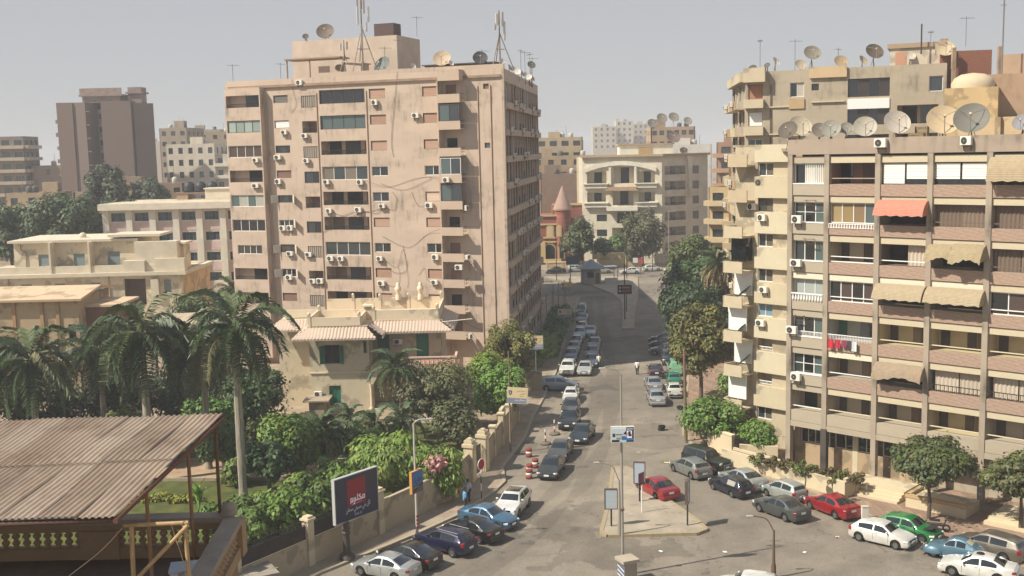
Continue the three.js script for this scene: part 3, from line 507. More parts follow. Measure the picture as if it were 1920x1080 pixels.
// ------------------------------------------------------------------ taller worn block behind it
{
  const wallM = M('#b3a792', { map: T.grime }), beam = M('#c8bca2', { map: T.peel }), inner = wallM;
  const b = thing('old_apartment_block', 'taller weathered beige apartment block rising behind the brick banded corner block', 'building', 27.2, 128.4);
  const F = new Face(b, 0, 0, Math.atan2(-7.9, 19.7)), L = 21.2, H = 35.1, P = 3.06;
  const S = new Face(b, 1.8, 16.6, Math.atan2(-16.6, -1.8)), SL = 16.7;
  const holes = [], todo = [];
  for (let k = 0; k < 8; k++) {
    const y = 32.0 - P * k;
    const add = (q, f) => { holes.push(q); todo.push(() => f(q)); };
    add([0.3, 1.9, y + 0.05, y + 1.65], q => k === 0 ? shutterWin(F, ...q, M('#a5714f')) : k === 1 ? shutterWin(F, ...q, white) : win(F, ...q, { n: 2, gl: [glassGrey, glassDark] }));
    if (k !== 1) add([4.95, 6.5, y + 0.1, y + 1.7], q => win(F, ...q, { n: 2, gl: [glassDark, M('#b5aa9a', { roughness: 0.4 })] }));
    if (k === 0) add([7.3, 8.1, y + 0.75, y + 1.5], q => win(F, ...q, { n: 1, gl: glassDark, fm: brownFrame }));
    add([11.2, 15.6, y - 0.15, y + 1.85], q => win(F, ...q, { n: 4, fm: brownFrame, gl: [glassDark, M('#3c3431', { roughness: 0.3 })], o: -0.24 }));
    add(k === 0 ? [19.6, 21.0, y + 0.15, y + 1.8] : [16.4, 20.6, y - 0.15, y + 1.85], q => k === 0 ? win(F, ...q, { n: 1, gl: glassGrey }) : loggia(F, ...q, { d: 1.4, mat: inner, doors: [[0.5, 2, 0, 1.9, dark], [2.4, 3.6, 0, 1.9, glassDark]] }));
  }
  F.put('wall', holeWall(L, 0, H, holes), wallM, 0, 0, 0); todo.forEach(f => f());
  F.put('wall_panel', bx(4.4, 1.1, 0.12), white, 13.4, 30.55, 0.062);
  for (let k = 0; k < 8; k++) { F.put('balcony_front', bx(2.2, 0.95, 0.9), beam, 1.0, 31.0 - P * k, 0.45); F.put('floor_ledge', bx(3.6, 0.14, 0.22), beam, 9.1, 31.4 - P * k, 0.11); F.put('floor_ledge', bx(2.6, 0.14, 0.16), beam, 3.6, 31.0 - P * k, 0.08); F.put('wall_panel', bx(1.7, 1.1, 0.14), M('#b8a07c', { map: T.peel }), 5.7, 30.8 - P * k, 0.07); }
  F.put('cornice', bx(4.0, 1.2, 0.3), M('#c7b08c', { map: T.peel }), 9.1, 34.1, 0.15);
  F.put('cornice', bx(2.4, 1.6, 1.0), beam, 1.1, 33.9, 0.5);
  F.put('cable_bundle', [bar([0, 0, 0], [0.1, 33, 0], 0.05), bar([0.3, 0, 0], [0.2, 33, 0], 0.04)], M('#7f6d58'), 2.7, 0.5, 0.08);
  // street end with stacked balconies
  const sh = []; for (let k = 0; k < 9; k++) for (let i = 0; i < 4; i++) sh.push([1.2 + i * 4, 3.6 + i * 4, 32.1 - P * k, 33.7 - P * k]);
  S.put('wall', holeWall(SL, 0, H, sh), wallM, 0, 0, 0);
  sh.forEach((q, i) => i % 5 === 2 ? shutterWin(S, ...q, M('#a08a70')) : win(S, ...q, { n: 2, gl: i % 3 ? glassDark : glassGrey, fm: i % 2 ? whiteFrame : brownFrame }));
  for (let k = 0; k < 9; k++) for (let i = 0; i < 2; i++) S.put('side_balcony', [b3(6.6, 0.15, 1.1, 0, 0, 0.55), b3(6.6, 0.85, 0.12, 0, 0.15, 1.04)], [beam, M('#b39b7c', { map: T.peel }), M('#c7b79a', { map: T.peel })][(k + i) % 3], 4.2 + i * 8, 30.9 - P * k, 0);
  S.put('cornice', bx(SL, 1.1, 0.7), beam, SL / 2, 34.0, 0.35);
  const rr = rng(5);
  for (let k = 0; k < 9; k++) for (const s of [3.2, 11.5]) if (rr() < 0.7) placeAC(S, s + rr() * 3, 31.3 - P * k, 1.12, 'white air conditioner on the side balconies of the worn beige block', 'air conditioners on the worn beige block');
  part(b, 'roof_deck', slab([[0.2, 0.1], [19.6, -7.6], [25.5, 7], [2, 16.4]], 0.25), M('#a6947e', { map: T.concrete }), 0, 34.2, 0);
  for (const [x0, d0, x1, d1] of [[19.7, -7.9, 25.5, 7], [25.5, 7.2, 1.9, 16.6]]) part(b, 'wall', bx(Math.hypot(x1 - x0, d1 - d0), H, 0.3), wallM, (x0 + x1) / 2, 0, -(d0 + d1) / 2, Math.atan2(d1 - d0, x1 - x0));
  // white roof room with a sloping lean-to
  const rr2 = F.put('roof_room', bx(5.4, 2.6, 4), M('#cfc4b2', { map: T.peel }), 18.2, 34.4, -3.5);
  part(rr2, 'roof_slab', bx(6.0, 0.5, 4.4), M('#a8927a', { map: T.peel }), 0, 2.6, 0);
  part(rr2, 'door', bx(1.1, 2.0, 0.06), M('#b98a6f'), -1.6, 0.2, 2.02);
  F.put('roof_fin', bx(0.8, 3.4, 1.5), M('#a4876f', { map: T.plaster }), 21.0, 34.4, -2.5);
}
// neighbour roofs to the right: raw brick, blank boxes
{
  const b = thing('brick_roof_block', 'raw red brick roof block beside the worn beige block', 'building', 47.6, 121);
  part(b, 'brick_wall', bx(5.2, 36.4, 9), M('#93644f', { map: T.brick }), 2.6, 0, -4.5, -0.2);
  part(b, 'concrete_frame', [b3(0.4, 36.7, 0.4, 0.2, 0, 0.35), b3(0.4, 36.7, 0.4, 5.0, 0, 0.6), b3(4.6, 0.4, 0.3, 2.6, 33.0, 0.5)], M('#b39e84', { map: T.concrete }), 0, 0, 0, 0);
  const c = thing('tan_roof_block', 'tan plaster block with a curved tank roof behind the big dishes', 'building', 43.5, 108);
  part(c, 'wall', bx(4.8, 31.9, 4.4), M('#c2aa80', { map: T.peel }), 2.1, 0, -2.2, -0.45);
  part(c, 'tank_dome', lathe([[2.0, 0], [2.0, 0.5], [1.7, 1.0], [1.1, 1.35], [0, 1.5]], 20), M('#c5b79c', { map: T.peel }), 2.1, 31.9, -2.2);
  const d = thing('tan_end_block', 'tan rendered block with a projecting roof parapet at the end of the roofs', 'building', 46.9, 108);
  part(d, 'wall', bx(12, 33.2, 8), M('#b0947a', { map: T.grime }), 6, 0, -4, -0.4);
  part(d, 'parapet', bx(9.2, 2.0, 6), M('#b79c82', { map: T.plaster }), 7.6, 33.2, -4.6, -0.4);
  part(d, 'cornice', bx(9.6, 0.25, 6.4), M('#9d836c'), 7.6, 33.0, -4.6, -0.4);
  const e = thing('low_cream_block', 'low cream plaster block with flaking paint behind the roof dishes', 'building', 41.5, 99);
  part(e, 'wall', bx(14, 28.9, 5), M('#c1ab88', { map: T.peel }), 7, 0, -2.5, -0.75);
  part(e, 'pilaster', [b3(0.5, 28.9, 0.4, -3, 0, 2.7), b3(0.5, 28.9, 0.4, 0.5, 0, 2.7)], M('#b39c7c', { map: T.peel }), 7, 0, -2.5, -0.75);
  part(e, 'opening', bx(1.8, 1.6, 0.1), dark, 5.2, 26.9, 0.9, -0.75);
}

// ------------------------------------------------------------------ other buildings
// a plain block: walls with real openings on its visible faces, roof deck, parapet
function gridBlock(name, label, x, d, phi, w, dep, h, o = {}) {
  const b = thing(name, label, 'building', x, d);
  const { P = 3.2, top = 1.0, wh = 1.4, ww = 1.4, cols = Math.round(w / 3.4), scols = Math.round(dep / 3.6), mat, gl = glassGrey, fm = brownFrame, panes = 1, minY = 2, band, sides = 'rl', slope } = o;
  const mk = (F, len, n, rowH) => {
    const holes = []; for (let y = h - top - wh; y > minY; y -= P) for (let i = 0; i < n; i++) { const c = (i + 0.5) / n * len; holes.push([c - ww / 2, c + ww / 2, y, y + wh]); }
    F.put('wall', holeWall(len, 0, h, holes), mat, 0, 0, 0);
    holes.forEach((q, i) => (o.shut && i % o.shut === 0) ? shutterWin(F, ...q, M('#7c6f63')) : win(F, ...q, { n: panes, gl, fm }));
    if (band) for (let y = h - top - wh - 0.6; y > minY; y -= P) F.put('balcony_band', bx(len, 0.9, 0.9), band, len / 2, y - 0.3, 0.45);
  };
  const c = Math.cos(phi), s = Math.sin(phi);
  mk(new Face(b, 0, 0, phi), w, cols);
  const pr = [w * c, w * s], pbl = [-dep * s, dep * c], pbr = [pr[0] + pbl[0], pr[1] + pbl[1]];
  if (sides.includes('r')) mk(new Face(b, pr[0], pr[1], phi + PI / 2), dep, scols); else part(b, 'wall', bx(dep, h, 0.3), mat, (pr[0] + pbr[0]) / 2, 0, -(pr[1] + pbr[1]) / 2, phi + PI / 2);
  if (sides.includes('l')) mk(new Face(b, pbl[0], pbl[1], phi - PI / 2), dep, scols); else part(b, 'wall', bx(dep, h, 0.3), mat, pbl[0] / 2, 0, -pbl[1] / 2, phi + PI / 2);
  part(b, 'wall', bx(w, h, 0.3), mat, (pbl[0] + pbr[0]) / 2, 0, -(pbl[1] + pbr[1]) / 2, phi);
  part(b, 'roof_deck', bx(w - 0.7, 0.2, dep - 0.4), o.roof ?? M('#a89a88', { map: T.concrete }), pbr[0] / 2, h - 0.8, -pbr[1] / 2, phi);
  // stair house and tanks on the roof
  const rr = rng(Math.round(x * 7 + d)); for (let i = 0; i < 3; i++) { const u = (0.15 + 0.7 * rr()) * w, v = (0.25 + 0.4 * rr()) * dep, px = u * c - v * s, pd = u * s + v * c; if (i === 0) part(b, 'roof_hut', bx(2.6 + rr() * 2, 2.0 + rr(), 2.6), mat, px, h - 0.6, -pd, phi); else part(b, 'roof_tank', lathe([[0, 0], [0.7, 0], [0.7, 1.3], [0.3, 1.6], [0, 1.6]], 10), M(rr() < 0.5 ? '#b9b2a6' : '#5a5753'), px, h - 0.6 + 0.3, -pd); part(b, 'roof_pole', bar([0, 0, 0], [0, 2.2 + 2 * rr(), 0], 0.05, 4), greyMetal, px + 1.5 - rr() * 3, h - 0.6, -pd); }
  return b;
}
// ---- villa with tiled pent roofs and green shutters
{
  const wall = M('#d0c5ac', { map: T.peel }), para = M('#e0d3bb', { map: T.peel }), roofT = M('#c8b3a0', { map: T.plaster, roughness: 0.9 }), green = M('#1f6b52', { roughness: 0.6 }), greenD = M('#1c4a44', { roughness: 0.6 }), inner = wall;
  const b = thing('tiled_villa', 'two storey beige villa with pink tiled pent roofs and green shutters', 'building', -20.9, 112);
  const F = new Face(b, 0, 0, 0.0);
  const tiles = (w, run, rise, name, x, y, d, ry, cl = 0, cr = 0) => {   // barrel tiles in five courses; cl, cr: hip cut per side
    const nx = Math.round(w / 0.34) * 6, nz = 10, g = new THREE.PlaneGeometry(1, 1, nx, nz), p = g.attributes.position;
    for (let j = 0; j <= nz; j++) for (let i = 0; i <= nx; i++) { const v = j / nz, u = i / nx, a = -w / 2 + cl * (1 - v), e = w / 2 - cr * (1 - v); const q = a + (e - a) * u; const cs = Math.abs(Math.sin(q / 0.34 * PI)); p.setXYZ(j * (nx + 1) + i, q, rise * (1 - v) + 0.11 * cs + (j % 2 ? 0.1 : 0), run * v); }
    g.computeVertexNormals(); return part(b, name, [g, b3(w, 0.1, 0.12, 0, -0.1, run - 0.05)], roofT, x, y, d, ry);
  };
  // left, projecting part
  const hl = [[1.5, 3.1, 5.6, 7.55], [1.85, 3.05, 1.2, 3.3], [5.55, 5.95, 6.6, 7.9]];
  F.put('wall', holeWall(6.1, 0, 9.4, hl), wall, 0, 0, 0);
  { const w = F.put('window', frameGeo(1.6, 1.95, 2), greenD, 2.3, 5.6, -0.18); part(w, 'pane', bx(1.5, 1.85, 0.03), darker, 0, 0.05, -0.04); part(w, 'shutter_leaf', slats(0.62, 1.9, 0.1), green, -0.98, 0, 0.32, 0.8); part(w, 'shutter_leaf', slats(0.62, 1.9, 0.1), green, 0.98, 0, 0.32, -0.8); }
  { const w = F.put('door', frameGeo(1.2, 2.1, 2), green, 2.45, 1.2, -0.18); for (const q of [-0.3, 0.3]) part(w, 'door_leaf', slats(0.54, 2.0, 0.12), green, q, 0.05, -0.02); }
  F.put('slit_window', bx(0.36, 1.2, 0.05), greenD, 5.75, 6.65, -0.2);
  F.put('wall', bx(3.2, 9.4, 0.3), wall, 6.1 - 0.15, 0, -1.75).rotation.y = PI / 2;
  F.put('wall', bx(9, 9.4, 0.3), wall, 0.15, 0, -4.9).rotation.y = PI / 2;
  F.put('string_course', bx(6.2, 0.14, 0.1), para, 3.05, 4.6, 0.05);
  F.put('garden_wing', [b3(1.5, 2.2, 2.4, -0.4, 0, 1.2), b3(2.6, 0.15, 2.8, -0.4, 2.2, 1.3)], M('#a89b87', { map: T.peel }), 1.3, 0, 0);
  // right, set-back part with a terrace over an arcade
  const Rr = new Face(b, 6.1, 3.2, 0.0);
  const hr = [[0.5, 1.75, 5.4, 7.95], [4.6, 5.9, 5.4, 7.95]];
  Rr.put('wall', holeWall(7.2, 0, 9.4, hr), M('#b8ae98', { map: T.peel }), 0, 0, 0);
  for (const [i, q] of hr.entries()) { const w = Rr.put('door', frameGeo(q[1] - q[0], 2.55, 2), i ? green : greenD, (q[0] + q[1]) / 2, q[2], -0.16); for (const e of [-0.3, 0.3]) part(w, 'door_leaf', slats(0.56, 2.45, 0.12), i ? green : greenD, e, 0.05, -0.02); }
  Rr.put('wall', bx(9, 9.4, 0.3), wall, 7.05, 0, -4.6).rotation.y = PI / 2;
  part(b, 'wall', bx(13.2, 9.4, 0.3), wall, 6.6, 0, -12.2);
  part(b, 'terrace_floor', bx(9.4, 0.25, 3.6), M('#b08a78', { map: T.concrete }), 10.6, 5.05, -1.4);
  for (let i = 0; i < 3; i++) { const sh = new THREE.Shape([[-1.35, 0], [-1.05, 0], [-1.05, 2.6], [-0.7, 3.2], [0.7, 3.2], [1.05, 2.6], [1.05, 0], [1.35, 0], [1.35, 4.2], [-1.35, 4.2]].map(q => new THREE.Vector2(...q))); const g = new THREE.ExtrudeGeometry(sh, { depth: 0.35, bevelEnabled: false }); part(b, 'arcade_arch', g, wall, 7.5 + i * 2.72, 0.85, -0.3); part(b, 'arcade_column', lathe([[0.2, 0], [0.2, 0.15], [0.13, 0.25], [0.12, 2.2], [0.2, 2.4], [0.2, 2.6]], 10), para, 6.2 + i * 2.72, 0.85, 0.15); }
  part(b, 'arcade_plinth', bx(9.4, 0.85, 3.4), wall, 10.6, 0, -1.4);
  part(b, 'arcade_back', bx(7.2, 4.0, 0.1), wall, 9.7, 0.9, -3.1);
  for (let i = 0; i < 16; i++) part(b, 'terrace_baluster', lathe([[0.05, 0], [0.1, 0.12], [0.1, 0.3], [0.05, 0.5], [0.08, 0.7]], 7), M('#c7a796'), 10.4 + Math.min(i, 10) * 0.45 - (i > 10 ? 0 : 0), 5.3, i > 10 ? -0.1 - (i - 10) * 0.5 : 0.1);
  part(b, 'terrace_rail', [b3(4.9, 0.14, 0.24, 0, 0, 0), b3(0.24, 0.14, 3.0, 2.35, 0, -1.5)], M('#cfae9c'), 12.6, 6.0, 0.1);
  placeAC(Rr, 2.7, 6.95, 0.05, 'pale air conditioner between the green doors of the tiled villa', 'air conditioners on the tiled villa');
  placeAC(F, 0.75, 2.25, 0.04, 'pale air conditioner low on the villa wall beside the green ground floor door', 'air conditioners on the villa ground floor');
  // tiled skirts and white parapet roofs
  tiles(8.6, 1.5, 0.95, 'tiled_eave', 2.75, 8.35, 0.0, 0, 1.5, 1.2);
  tiles(9.6, 1.5, 0.95, 'tiled_eave', 9.75, 8.4, -3.2, 0, 0, 1.5);
  tiles(11.5, 1.5, 0.95, 'tiled_eave', 13.3, 8.4, -7.3, PI / 2, 1.5, 1.5);
  tiles(12, 1.5, 0.95, 'tiled_eave', 0, 8.35, -5, -PI / 2, 1.5, 1.5);
  tiles(4.2, 1.6, 0.95, 'tiled_eave', 6.1, 8.37, -1.2, PI / 2, 1.2, 1.2);
  part(b, 'roof_deck', slab([[0, 0], [6.1, 0], [6.1, 3.2], [13.3, 3.2], [13.3, 12], [0, 12]], 0.2), M('#cdb99d', { map: T.peel }), 0, 9.3, 0);
  const pw = (x0, d0, x1, d1, h = 0.95) => part(b, 'parapet', bx(Math.hypot(x1 - x0, d1 - d0) + 0.2, h, 0.2), para, (x0 + x1) / 2, 9.45, -(d0 + d1) / 2, Math.atan2(d1 - d0, x1 - x0));
  pw(0.1, 0.1, 5.2, 0.1); pw(0.1, 0.3, 0.1, 5.5); pw(5.3, 0.3, 5.3, 5.2); pw(6.3, 3.4, 13, 3.4, 1.1); pw(13.1, 3.6, 13.1, 11.8, 1.1); pw(0.1, 11.8, 12.9, 11.8, 1.3); pw(0.2, 5.6, 5.2, 5.4); pw(-3.5, 7.2, 0, 7.2, 0.8);
  for (const [x, d, h] of [[0.1, 0.1, 1.3], [5.2, 0.2, 1.3], [6.3, 3.4, 1.4], [13, 3.5, 1.5], [3, 11.8, 1.7], [6, 11.8, 1.6], [9.2, 11.8, 1.6], [12.9, 11.8, 1.7], [0.2, 5.6, 1.3], [5.2, 5.4, 1.4]]) part(b, 'parapet_post', [b3(0.3, h, 0.3), mv(new THREE.SphereGeometry(0.16, 8, 6), 0, h + 0.1, 0)], para, x, 9.4, -d);
  part(b, 'chimney', [b3(0.8, 1.4, 0.8), b3(1.1, 0.15, 1.1, 0, 1.4, 0)], para, 5.6, 9.45, -4.6);
  for (const x of [8.1, 10.6]) part(b, 'roof_urn', lathe([[0.3, 0], [0.3, 0.6], [0.16, 0.7], [0.38, 1.1], [0.38, 1.4], [0.2, 1.6], [0.24, 1.8], [0.05, 2.0]], 10), para, x, 10.5, -11.6);
  // side wing with its own skirt of tiles
  const wg = part(b, 'side_wing', bx(4.2, 9.3, 7), wall, -2.1, 0, -8.6);
  tiles(5.6, 1.4, 0.9, 'tiled_eave', -2.3, 8.5, -5.1, 0, 1.2, 0);
  const roofpole = single('roof_pole', bar([0, 0, 0], [3.2, 0.35, 0.6], 0.05), M('#cfc3ae'), 'pale pole lying over the tiled eave of the villa', 'pole', -7.4, 114.4, 9.3);
}
// neighbour hidden behind the tan tower: it shades the far half of the street
gridBlock('rear_apartment_block', 'tan apartment block standing directly behind the tan tower', -24, 176, 0.02, 27, 36, 25.5, { mat: M('#b39d88', { map: T.grime }), cols: 6, scols: 8, ww: 1.6 });
// ---- flat-roofed cream house behind the palms
{
  const wall = M('#dacfb6', { map: T.peel }), wall2 = M('#d8cdb6', { map: T.plaster }), sh = M('#7d8a8c', { roughness: 0.7 });
  const b = thing('cream_house', 'cream stucco house with stepped flat roofs behind the palm trees', 'building', -78, 156);
  const F = new Face(b, 0, 0, 0.02);
  const W = 31.4, holes = []; for (const s of [8.5, 13.2, 18.2, 2.5]) holes.push([s, s + 1.5, 7.0, 9.6]); holes.push([23.0, 26.0, 6.2, 10.0], [28.6, 29.6, 7.4, 9.8]);
  F.put('wall', holeWall(W, 0, 10.5, holes), wall, 0, 0, 0);
  holes.forEach((q, i) => i === 4 ? loggia(F, ...q, { d: 1.6, mat: M('#7e6248', { map: T.plaster }), rail: 0.8 }) : (() => { const w = shutterWin(F, ...q, sh, -0.15, M('#9a927e')); return w; })());
  F.put('cornice', bx(W + 1.0, 0.5, 1.2), wall2, W / 2, 10.5, 0.1); F.put('roof_parapet', bx(W, 1.0, 0.3), wall2, W / 2, 11.0, -0.2);
  part(b, 'wall', bx(14, 10.5, 0.3), M('#cdb48e', { map: T.peel }), W - 0.15, 0, -7.3, PI / 2); part(b, 'wall', bx(W, 10.5, 0.3), wall, W / 2, 0, -14.4); part(b, 'wall', bx(14, 10.5, 0.3), wall, 0.15, 0, -7.3, PI / 2);
  part(b, 'cornice', bx(15, 0.5, 1.2), wall2, W, 10.5, -7.2, PI / 2);
  part(b, 'roof_deck', bx(W - 0.5, 0.2, 14), M('#d6c6a6', { map: T.peel }), W / 2, 10.8, -7.3);
  for (const s of [6.8, 20.9]) F.put('drain_pipe', bar([0, 0, 0], [0, 10.3, 0], 0.08), M('#a78f6c'), s, 0.1, 0.1);
  F.put('end_pier', bx(1.1, 2.6, 0.5), wall2, 27.4, 7.4, 0.25); F.put('parapet_block', bx(3.0, 1.7, 1.2), wall2, 24.6, 10.9, -0.2, undefined); F.put('parapet_block', bx(4.2, 1.9, 1.6), wall2, 29.6, 10.9, -0.6);
  // upper storey
  const U = new Face(b, 7.0, 2.0, 0.02), uh = [[3.4, 5.0, 11.9, 13.6], [8.4, 10.0, 11.6, 13.6], [13.2, 15.0, 11.6, 13.8]];
  U.put('upper_wall', holeWall(17.6, 10.8, 15.3, uh), wall, 0, 0, 0); uh.forEach(q => shutterWin(U, ...q, sh, -0.15, M('#9a927e')));
  U.put('upper_return', bx(0.25, 4.5, 2.0), wall2, 5.8, 10.9, 1.0); U.put('upper_return', bx(0.25, 4.5, 2.0), wall2, 11.3, 10.9, 1.0); U.put('upper_bay', bx(6.0, 4.3, 2.0), wall2, 20.6, 10.9, 0.6);
  U.put('roof_slab', bx(18.4, 0.35, 12), wall2, 8.6, 15.3, -5.4); U.put('roof_slab', bx(7.4, 0.35, 6), wall2, 17.4, 15.9, -2.2); U.put('upper_side', bx(0.3, 4.5, 10), wall, 17.5, 10.9, -5.4); U.put('upper_side', bx(0.3, 4.5, 10), wall, 0.15, 10.9, -5.4);
  U.put('roof_slab', bx(5.4, 0.3, 4), wall2, 21.8, 14.6, -1.6); U.put('upper_room', bx(4.4, 3.4, 3.4), wall, 21.8, 11.0, -2.2);
  U.put('drain_pipe', tube([[0, 0, 0.1], [0, 3.2, 0.1], [-0.5, 3.4, 0.1], [-0.5, 4.2, 0.1]], 0.07), M('#8d7757'), 1.6, 10.9, 0);
  for (const [x, d, r] of [[-76, 160, 0.5], [-62.5, 162, 0.45], [-57.5, 160, 0.4]]) single('roof_tank', lathe([[0, 0], [r, 0], [r, r * 1.4], [r * 0.4, r * 1.7], [0, r * 1.7]], 12), M('#cfc4ad'), 'small pale water tank on the cream house roof', 'water tank', x, d, 15.6, 0, 'tanks on the cream house roof');
}
// ---- low sheds in front of it
{
  const b = thing('low_outbuilding', 'low tan outbuilding with a pale sloping roof beside the palms', 'building', -62, 118);
  const w = M('#b5a284', { map: T.peel });
  part(b, 'wall', holeWall(15.4, 0, 12.2, [[14.2, 15.0, 7.6, 9.4]]), w, 0, 0, 0); part(b, 'opening', bx(0.8, 1.8, 0.05), dark, 14.6, 7.6, -0.25);
  part(b, 'wall', bx(9, 12.2, 0.3), w, 15.25, 0, -4.8, PI / 2);
  for (const s of [8.5, 11.5, 13.2]) part(b, 'pilaster', bx(0.35, 12, 0.16), M('#a88b68', { map: T.peel }), s, 0, 0.08);
  part(b, 'roof', [b3(17, 0.25, 6.2, 7.5, 12.4, -2.4, 0.13), b3(17, 0.25, 6.2, 7.5, 12.4, -8.4, -0.13)], M('#cdb597', { map: T.peel }));
  const c = thing('low_outbuilding', 'small reddish annex with a cream flat roof next to the tan outbuilding', 'building', -46.4, 120);
  part(c, 'wall', bx(3.6, 11, 6), M('#8c6a58', { map: T.brick }), 1.4, 0, -3); part(c, 'roof', bx(4.4, 0.25, 6.8), M('#cdb597', { map: T.peel }), 1.4, 11, -3);
  const e = thing('garden_shelter', 'pale sagging sheet roof on posts behind the palms', 'shelter', -37, 128);
  part(e, 'sheet_roof', b3(9, 0.15, 6, 0, 8.2, 0, 0.08, 0, 0.02), M('#b9a88f', { map: T.tin })); for (const q of [-4, 0, 4]) part(e, 'post', bx(0.2, 8.2, 0.2), rustMetal, q, 0, 2.4);
  part(e, 'side_wall', bx(9, 7.4, 0.2), M('#6e5f52', { map: T.peel }), 0, 0, -2.4);
}
// ---- school
{
  const wall = M('#e0d9c8', { map: T.plaster }), pink = M('#d3bbb4', { map: T.plaster }), fascia = M('#e2d8c4', { map: T.plaster });
  const b = thing('school_block', 'cream four storey block with pink window spandrels and a white roof edge', 'building', -69.6, 190);
  const F = new Face(b, 0, 0, 0), W = 25.5, holes = [], P = 3.5;
  for (let k = 0; k < 5; k++) for (let i = 0; i < 6; i++) holes.push([1.3 + 4 * i, 3.7 + 4 * i, 16.25 - P * k, 17.7 - P * k]);
  F.put('wall', holeWall(W, 0, 18.2, holes), wall, 0, 0, 0);
  holes.forEach(q => { const w = win(F, ...q, { n: 4, rows: 2, gl: [M('#26343d', { roughness: 0.2 }), M('#3e4c55', { roughness: 0.2 })], fm: M('#59616a'), o: -0.2 }); F.put('pink_spandrel', bx(2.7, 1.55, 0.06), pink, (q[0] + q[1]) / 2, q[2] - 1.75, 0.032); });
  for (let i = 0; i <= 6; i++) F.put('pilaster', bx(1.05, 18.2, 0.55), wall, 0.5 + 4 * i, 0, 0.275);
  F.put('roof_edge', bx(W + 1, 1.1, 1.5), fascia, W / 2, 18.2, 0.4); F.put('roof_deck', bx(W, 0.2, 16), M('#d3c5aa', { map: T.peel }), W / 2, 19.1, -8);
  part(b, 'wall', bx(16, 18.2, 0.3), wall, 0.15, 0, -8.3, PI / 2); part(b, 'wall', bx(16, 18.2, 0.3), wall, W - 0.15, 0, -8.3, PI / 2); part(b, 'wall', bx(W, 18.2, 0.3), wall, W / 2, 0, -16.3);
  for (let i = 0; i < 3; i++) single('water_tank', lathe([[0, 0], [0.95, 0], [1.0, 0.3], [0.95, 0.6], [1.0, 0.9], [0.95, 1.3], [0.6, 1.8], [0.3, 1.9], [0, 1.9]], 16), M('#26282b', { roughness: 0.6 }), 'black ribbed water tank in a row on the school roof', 'water tank', -58.4 + i * 2.1, 203, 20.6, 0, 'black tanks on the school roof');
  const st = thing('tank_stand', 'brown platform under the black roof tanks of the school', 'platform', -56.3, 203, 19.3); part(st, 'slab', bx(9, 0.3, 3.2), M('#7d6553'), 0, 1.0, 0); part(st, 'block', bx(2.0, 1.0, 3), M('#a08a74'), -3, 0, 0); part(st, 'block', bx(2.0, 1.0, 3), M('#a08a74'), 2.5, 0, 0);
  single('water_tank', lathe([[0, 0], [0.9, 0], [0.9, 1.3], [0.4, 1.7], [0, 1.7]], 14), M('#3b4a50', { roughness: 0.6 }), 'single grey water tank on a white roof hut of the school', 'water tank', -48.6, 200, 21.4);
  const hut = thing('roof_hut', 'long white roof hut on the school behind the tanks', 'hut', -50, 200, 19.3); part(hut, 'wall', bx(8.4, 1.9, 4), fascia, 0, 0, 0); part(hut, 'roof_slab', bx(8.8, 0.2, 4.4), wall, 0, 1.9, 0);
}
// ---- brown tower far left
{
  const m1 = M('#857871', { map: T.brick }), m2 = M('#928178', { map: T.brick }), m3 = M('#857871', { map: T.brick });
  const b = thing('brown_tower', 'dark brown brick tower with a central recess and roof terraces', 'building', -112.6, 280);
  part(b, 'left_slab', bx(3.8, 41, 12), m2, 1.8, 0, -5, 0.12); part(b, 'main_slab', bx(5.2, 41, 14), m1, 6.0, 0, -6.5, -0.14); part(b, 'recess', bx(4.2, 39.5, 8), m3, 9.8, 0, -9);
  part(b, 'main_slab', bx(7.2, 41.2, 14), m1, 14.4, 0, -6.5, 0.1); part(b, 'right_slab', bx(5, 40.6, 7), m1, 19.0, 0, -5.5, 0.6);
  for (let k = 0; k < 11; k++) { part(b, 'window', bx(2.0, 1.3, 0.1), glassGrey, 9.8, 37 - k * 3.3, -4.95); part(b, 'corner_balcony', k % 2 ? bx(0.6, 1.0, 1.6) : bx(0.5, 0.9, 1.2), m2, -0.3, 36 - k * 3.3, -1.2); }
  for (let k = 0; k < 11; k++) for (const [x, w, z, ry] of [[6.0, 5.2, 0.42, -0.14], [14.4, 7.2, 0.42, 0.1]]) part(b, 'floor_band', bx(w, 0.22, 0.12), m2, x, 38.6 - k * 3.3, z, ry);
  part(b, 'roof_terrace', [b3(9.5, 1.6, 8, 0, 0, 0), b3(11, 0.4, 9, 0, 1.6, 0), b3(10.5, 1.6, 0.3, 0, 2.0, 4.2)], M('#a08d84', { map: T.concrete }), 10.4, 41, -7);
  part(b, 'lift_house', [b3(3.4, 4.2, 4, 0, 0, 0), b3(4.4, 0.4, 5, 0, 2.6, 0)], M('#988680', { map: T.concrete }), 18.2, 40.6, -7);
}
// ---- far blocks left
const plasterOf = (c) => M(c, { map: T.plaster });
gridBlock('far_apartment_block', 'grey far apartment block with pale balcony bands left of the brown tower', -150, 300, 0.1, 19.5, 12, 33.5, { mat: plasterOf('#8f8072'), band: plasterOf('#c4b8a4'), cols: 6, minY: 8, ww: 2 });
gridBlock('far_apartment_block', 'blank grey gabled block beside the balcony bands', -130.5, 305, 0.05, 18, 12, 25.5, { mat: plasterOf('#a08e7e'), cols: 2, minY: 20, ww: 1 });
gridBlock('far_apartment_block', 'dark blue-grey roof storey block above the blank gable', -131, 330, 0, 6, 8, 33.5, { mat: plasterOf('#5d666c'), cols: 2, minY: 20 });
gridBlock('far_apartment_block', 'pale hazy stepped block close to the brown tower', -130, 420, 0.1, 22, 14, 37, { mat: plasterOf('#b3a48f'), band: plasterOf('#cdc0aa'), cols: 6, minY: 16, ww: 2.2 });
